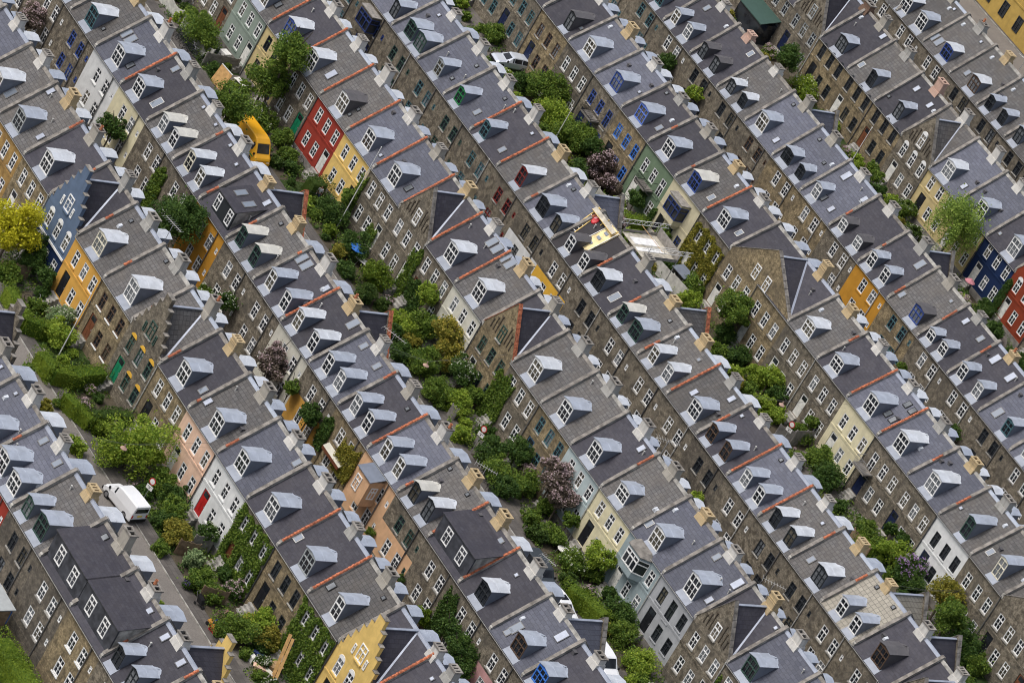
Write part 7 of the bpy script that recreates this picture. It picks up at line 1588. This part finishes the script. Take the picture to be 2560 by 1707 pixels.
# ------------------------------------------------------------------ people on the path below the yellow house
def person(label, loc, rz, top, legs, hair, pose):
    J = pose; t = thing('person', label, 'person', loc, rz)
    def skin_obj(name, V, E, R, mat, sub=1, parent=t):
        me = bpy.data.meshes.new(name); me.from_pydata(V, E, []); o = link(name, me, parent); sk = o.modifiers.new('s', 'SKIN'); 
        for i, r in enumerate(R): me.skin_vertices[0].data[i].radius = (r, r)
        me.skin_vertices[0].data[0].use_root = True; su = o.modifiers.new('u', 'SUBSURF'); su.levels = sub; su.render_levels = sub
        dg = bpy.context.evaluated_depsgraph_get(); m2 = bpy.data.meshes.new_from_object(o.evaluated_get(dg)); o.modifiers.clear(); o.data = m2; m2.materials.clear(); m2.materials.append(M[mat]); m2.polygons.foreach_set('use_smooth', [True]*len(m2.polygons)); return o
    st = .12 if pose == 'step' else .02
    V = [(0, 0, .93), (.02, 0, 1.12), (.03, 0, 1.36), (.03, 0, 1.50), (.04, 0, 1.58), (.06, 0, 1.70)]; E = [(0, 1), (1, 2), (2, 3), (3, 4), (4, 5)]; R = [.135, .12, .15, .06, .085, .085]
    def chain(a, pts, rs):
        p = a
        for q, r in zip(pts, rs): V.append(q); R.append(r); E.append((p, len(V)-1)); p = len(V)-1
        return p
    for s in (-1, 1):
        chain(0, [(0, s*.09, .86), (s*st+.03, s*.10, .48), (s*st*1.6-.02, s*.10, .09), (s*st*1.6+.13, s*.11, .04)], [.095, .062, .042, .035])
        fw = .22 if pose == 'carry' else .05-s*st*.5
        e = chain(2, [(.02, s*.19, 1.40), (.02, s*.25, 1.12), (fw, s*.25, .90)], [.065, .045, .032])
        hx = fw+.03; 
        palm = chain(e, [(hx+.02, s*.25, .84)], [.035])
        for f, (dy, L) in enumerate(((-.03, .065), (-.01, .075), (.012, .07), (.03, .055))): chain(palm, [(hx+.03, s*.25+dy, .80), (hx+.025, s*.25+dy, .80-L*.6), (hx+.01, s*.25+dy, .80-L)], [.011, .010, .009])
        chain(palm, [(hx+.055, s*.25-s*.02, .82), (hx+.075, s*.25-s*.03, .785)], [.012, .010])
    skin_obj('body', V, E, R, 'skin')
    h = MB(); h.lathe([(.0, -.05), (.012, -.045), (.016, -.02), (.006, .01), (0, .015)], 'skin', n=8); link('nose', h.mesh('nose'), t, (.145, 0, 1.66), (0, PI/2, 0))
    h = MB()
    for s in (-1, 1): h.box(.13, .142, s*.035-.012, s*.035+.012, 1.685, 1.70, 'black')
    h.box(.128, .139, -.025, .025, 1.605, 1.615, 'sign_red'); link('eyes_and_mouth', h.mesh('eyes_and_mouth'), t)
    skin_obj('hair', [(.035, 0, 1.72), (.0, 0, 1.78), (-.05, 0, 1.70), (-.07, 0, 1.58)], [(0, 1), (1, 2), (2, 3)], [.10, .085, .09, .06], hair)
    # shirt and trousers follow the body with a little ease
    V2 = [(0, 0, .92), (.02, 0, 1.12), (.03, 0, 1.36), (.03, 0, 1.46)]; E2 = [(0, 1), (1, 2), (2, 3)]; R2 = [.15, .135, .165, .09]
    for s in (-1, 1):
        n = len(V2); V2 += [(.02, s*.19, 1.40), (.02, s*.245, 1.16), (.025, s*.25, 1.06)]; R2 += [.08, .062, .055]; E2 += [(2, n), (n, n+1), (n+1, n+2)]
    skin_obj('shirt', V2, E2, R2, top)
    V3 = [(0, 0, .97)]; E3 = []; R3 = [.15]
    for s in (-1, 1):
        n = len(V3); V3 += [(0, s*.09, .86), (s*st+.03, s*.10, .48), (s*st*1.6-.02, s*.10, .10)]; R3 += [.115, .078, .06]; E3 += [(0, n), (n, n+1), (n+1, n+2)]
    skin_obj('trousers', V3, E3, R3, legs); return t
person('person with fair hair in a pale top and black trousers by the clipped hedge', (2.3, 35.5, .05), -1.2, 'cloth_pale', 'cloth_black', 'hair_fair', 'stand'); person('person in a white shirt and jeans stepping along the garden path', (3.0, 35.6, .05), -.6, 'cloth_white', 'jeans', 'hair_brown', 'step')

# ------------------------------------------------------------------ yellow building beyond the last street
def far_building():
    y = 166.5; t = thing('yellow_apartment_building', 'tall yellow plastered building with dark windows at the top right corner', 'building', (-50, y, 0)); b = MB(); b.box(-30, 22, 0, 11, 0, 13, 'wall_far')
    for z in (3.9, 7.4): b.box(-30.02, 22.02, -.08, -.001, z, z+.18, 'wall_far')
    link('wall', b.mesh('wall'), t); b = MB(); b.hexa([(-30.4, -.4, 13), (22.4, -.4, 13), (22.4, 11.4, 13), (-30.4, 11.4, 13), (-28, 4, 16.5), (20, 4, 16.5), (20, 7, 16.5), (-28, 7, 16.5)], 'roof_d'); link('roof', b.mesh('roof'), t)
    rng = random.Random(3)
    for i in range(16):
        for z in (2.1, 5.7, 9.3): add_window(t, -27.5+3.1*i, .0+.02-.06, z, 1.1, 1.9, 'k', rng)
far_building()
# ------------------------------------------------------------------ light, sky, camera
sc = bpy.context.scene
EL, AZ = math.radians(58), Vector((-.35, -.75, 0)).normalized()
w = bpy.data.worlds.new('World'); sc.world = w; w.use_nodes = True; nt = w.node_tree; bg = nt.nodes['Background']
sky = nt.nodes.new('ShaderNodeTexSky'); sky.sky_type = 'NISHITA'; sky.sun_disc = False; sky.sun_elevation = EL; sky.sun_rotation = math.atan2(AZ.x, AZ.y); sky.air_density = 1.0; sky.dust_density = 4.0; sky.ozone_density = 1.0
hs = nt.nodes.new('ShaderNodeHueSaturation'); hs.inputs['Saturation'].default_value = .62; nt.links.new(sky.outputs[0], hs.inputs['Color']); nt.links.new(hs.outputs[0], bg.inputs['Color']); bg.inputs['Strength'].default_value = .15
sun = bpy.data.lights.new('sun', 'SUN'); sun.energy = 1.5; sun.angle = math.radians(25); sun.color = (1.0, .975, .94); so = bpy.data.objects.new('sun', sun); C.objects.link(so)
dv = -(AZ*math.cos(EL)+Vector((0, 0, math.sin(EL)))); so.rotation_euler = dv.to_track_quat('-Z', 'Y').to_euler()
cam = bpy.data.cameras.new('camera'); co = bpy.data.objects.new('camera', cam); C.objects.link(co); cam.sensor_width = 36; cam.lens = CAM[0]; cam.clip_start = 5; cam.clip_end = 5000
co.matrix_world = Matrix(CAM[1]); sc.camera = co
vs = sc.view_settings; vs.view_transform = 'Standard'; vs.look = 'None'; vs.exposure = EXPO; vs.gamma = 1; vs.use_curve_mapping = False
sc.cycles.max_bounces = 6; sc.cycles.diffuse_bounces = 3; sc.cycles.glossy_bounces = 2; sc.cycles.transmission_bounces = 2
sc.cycles.pixel_filter_type = 'BLACKMAN_HARRIS'; sc.cycles.filter_width = 1.05
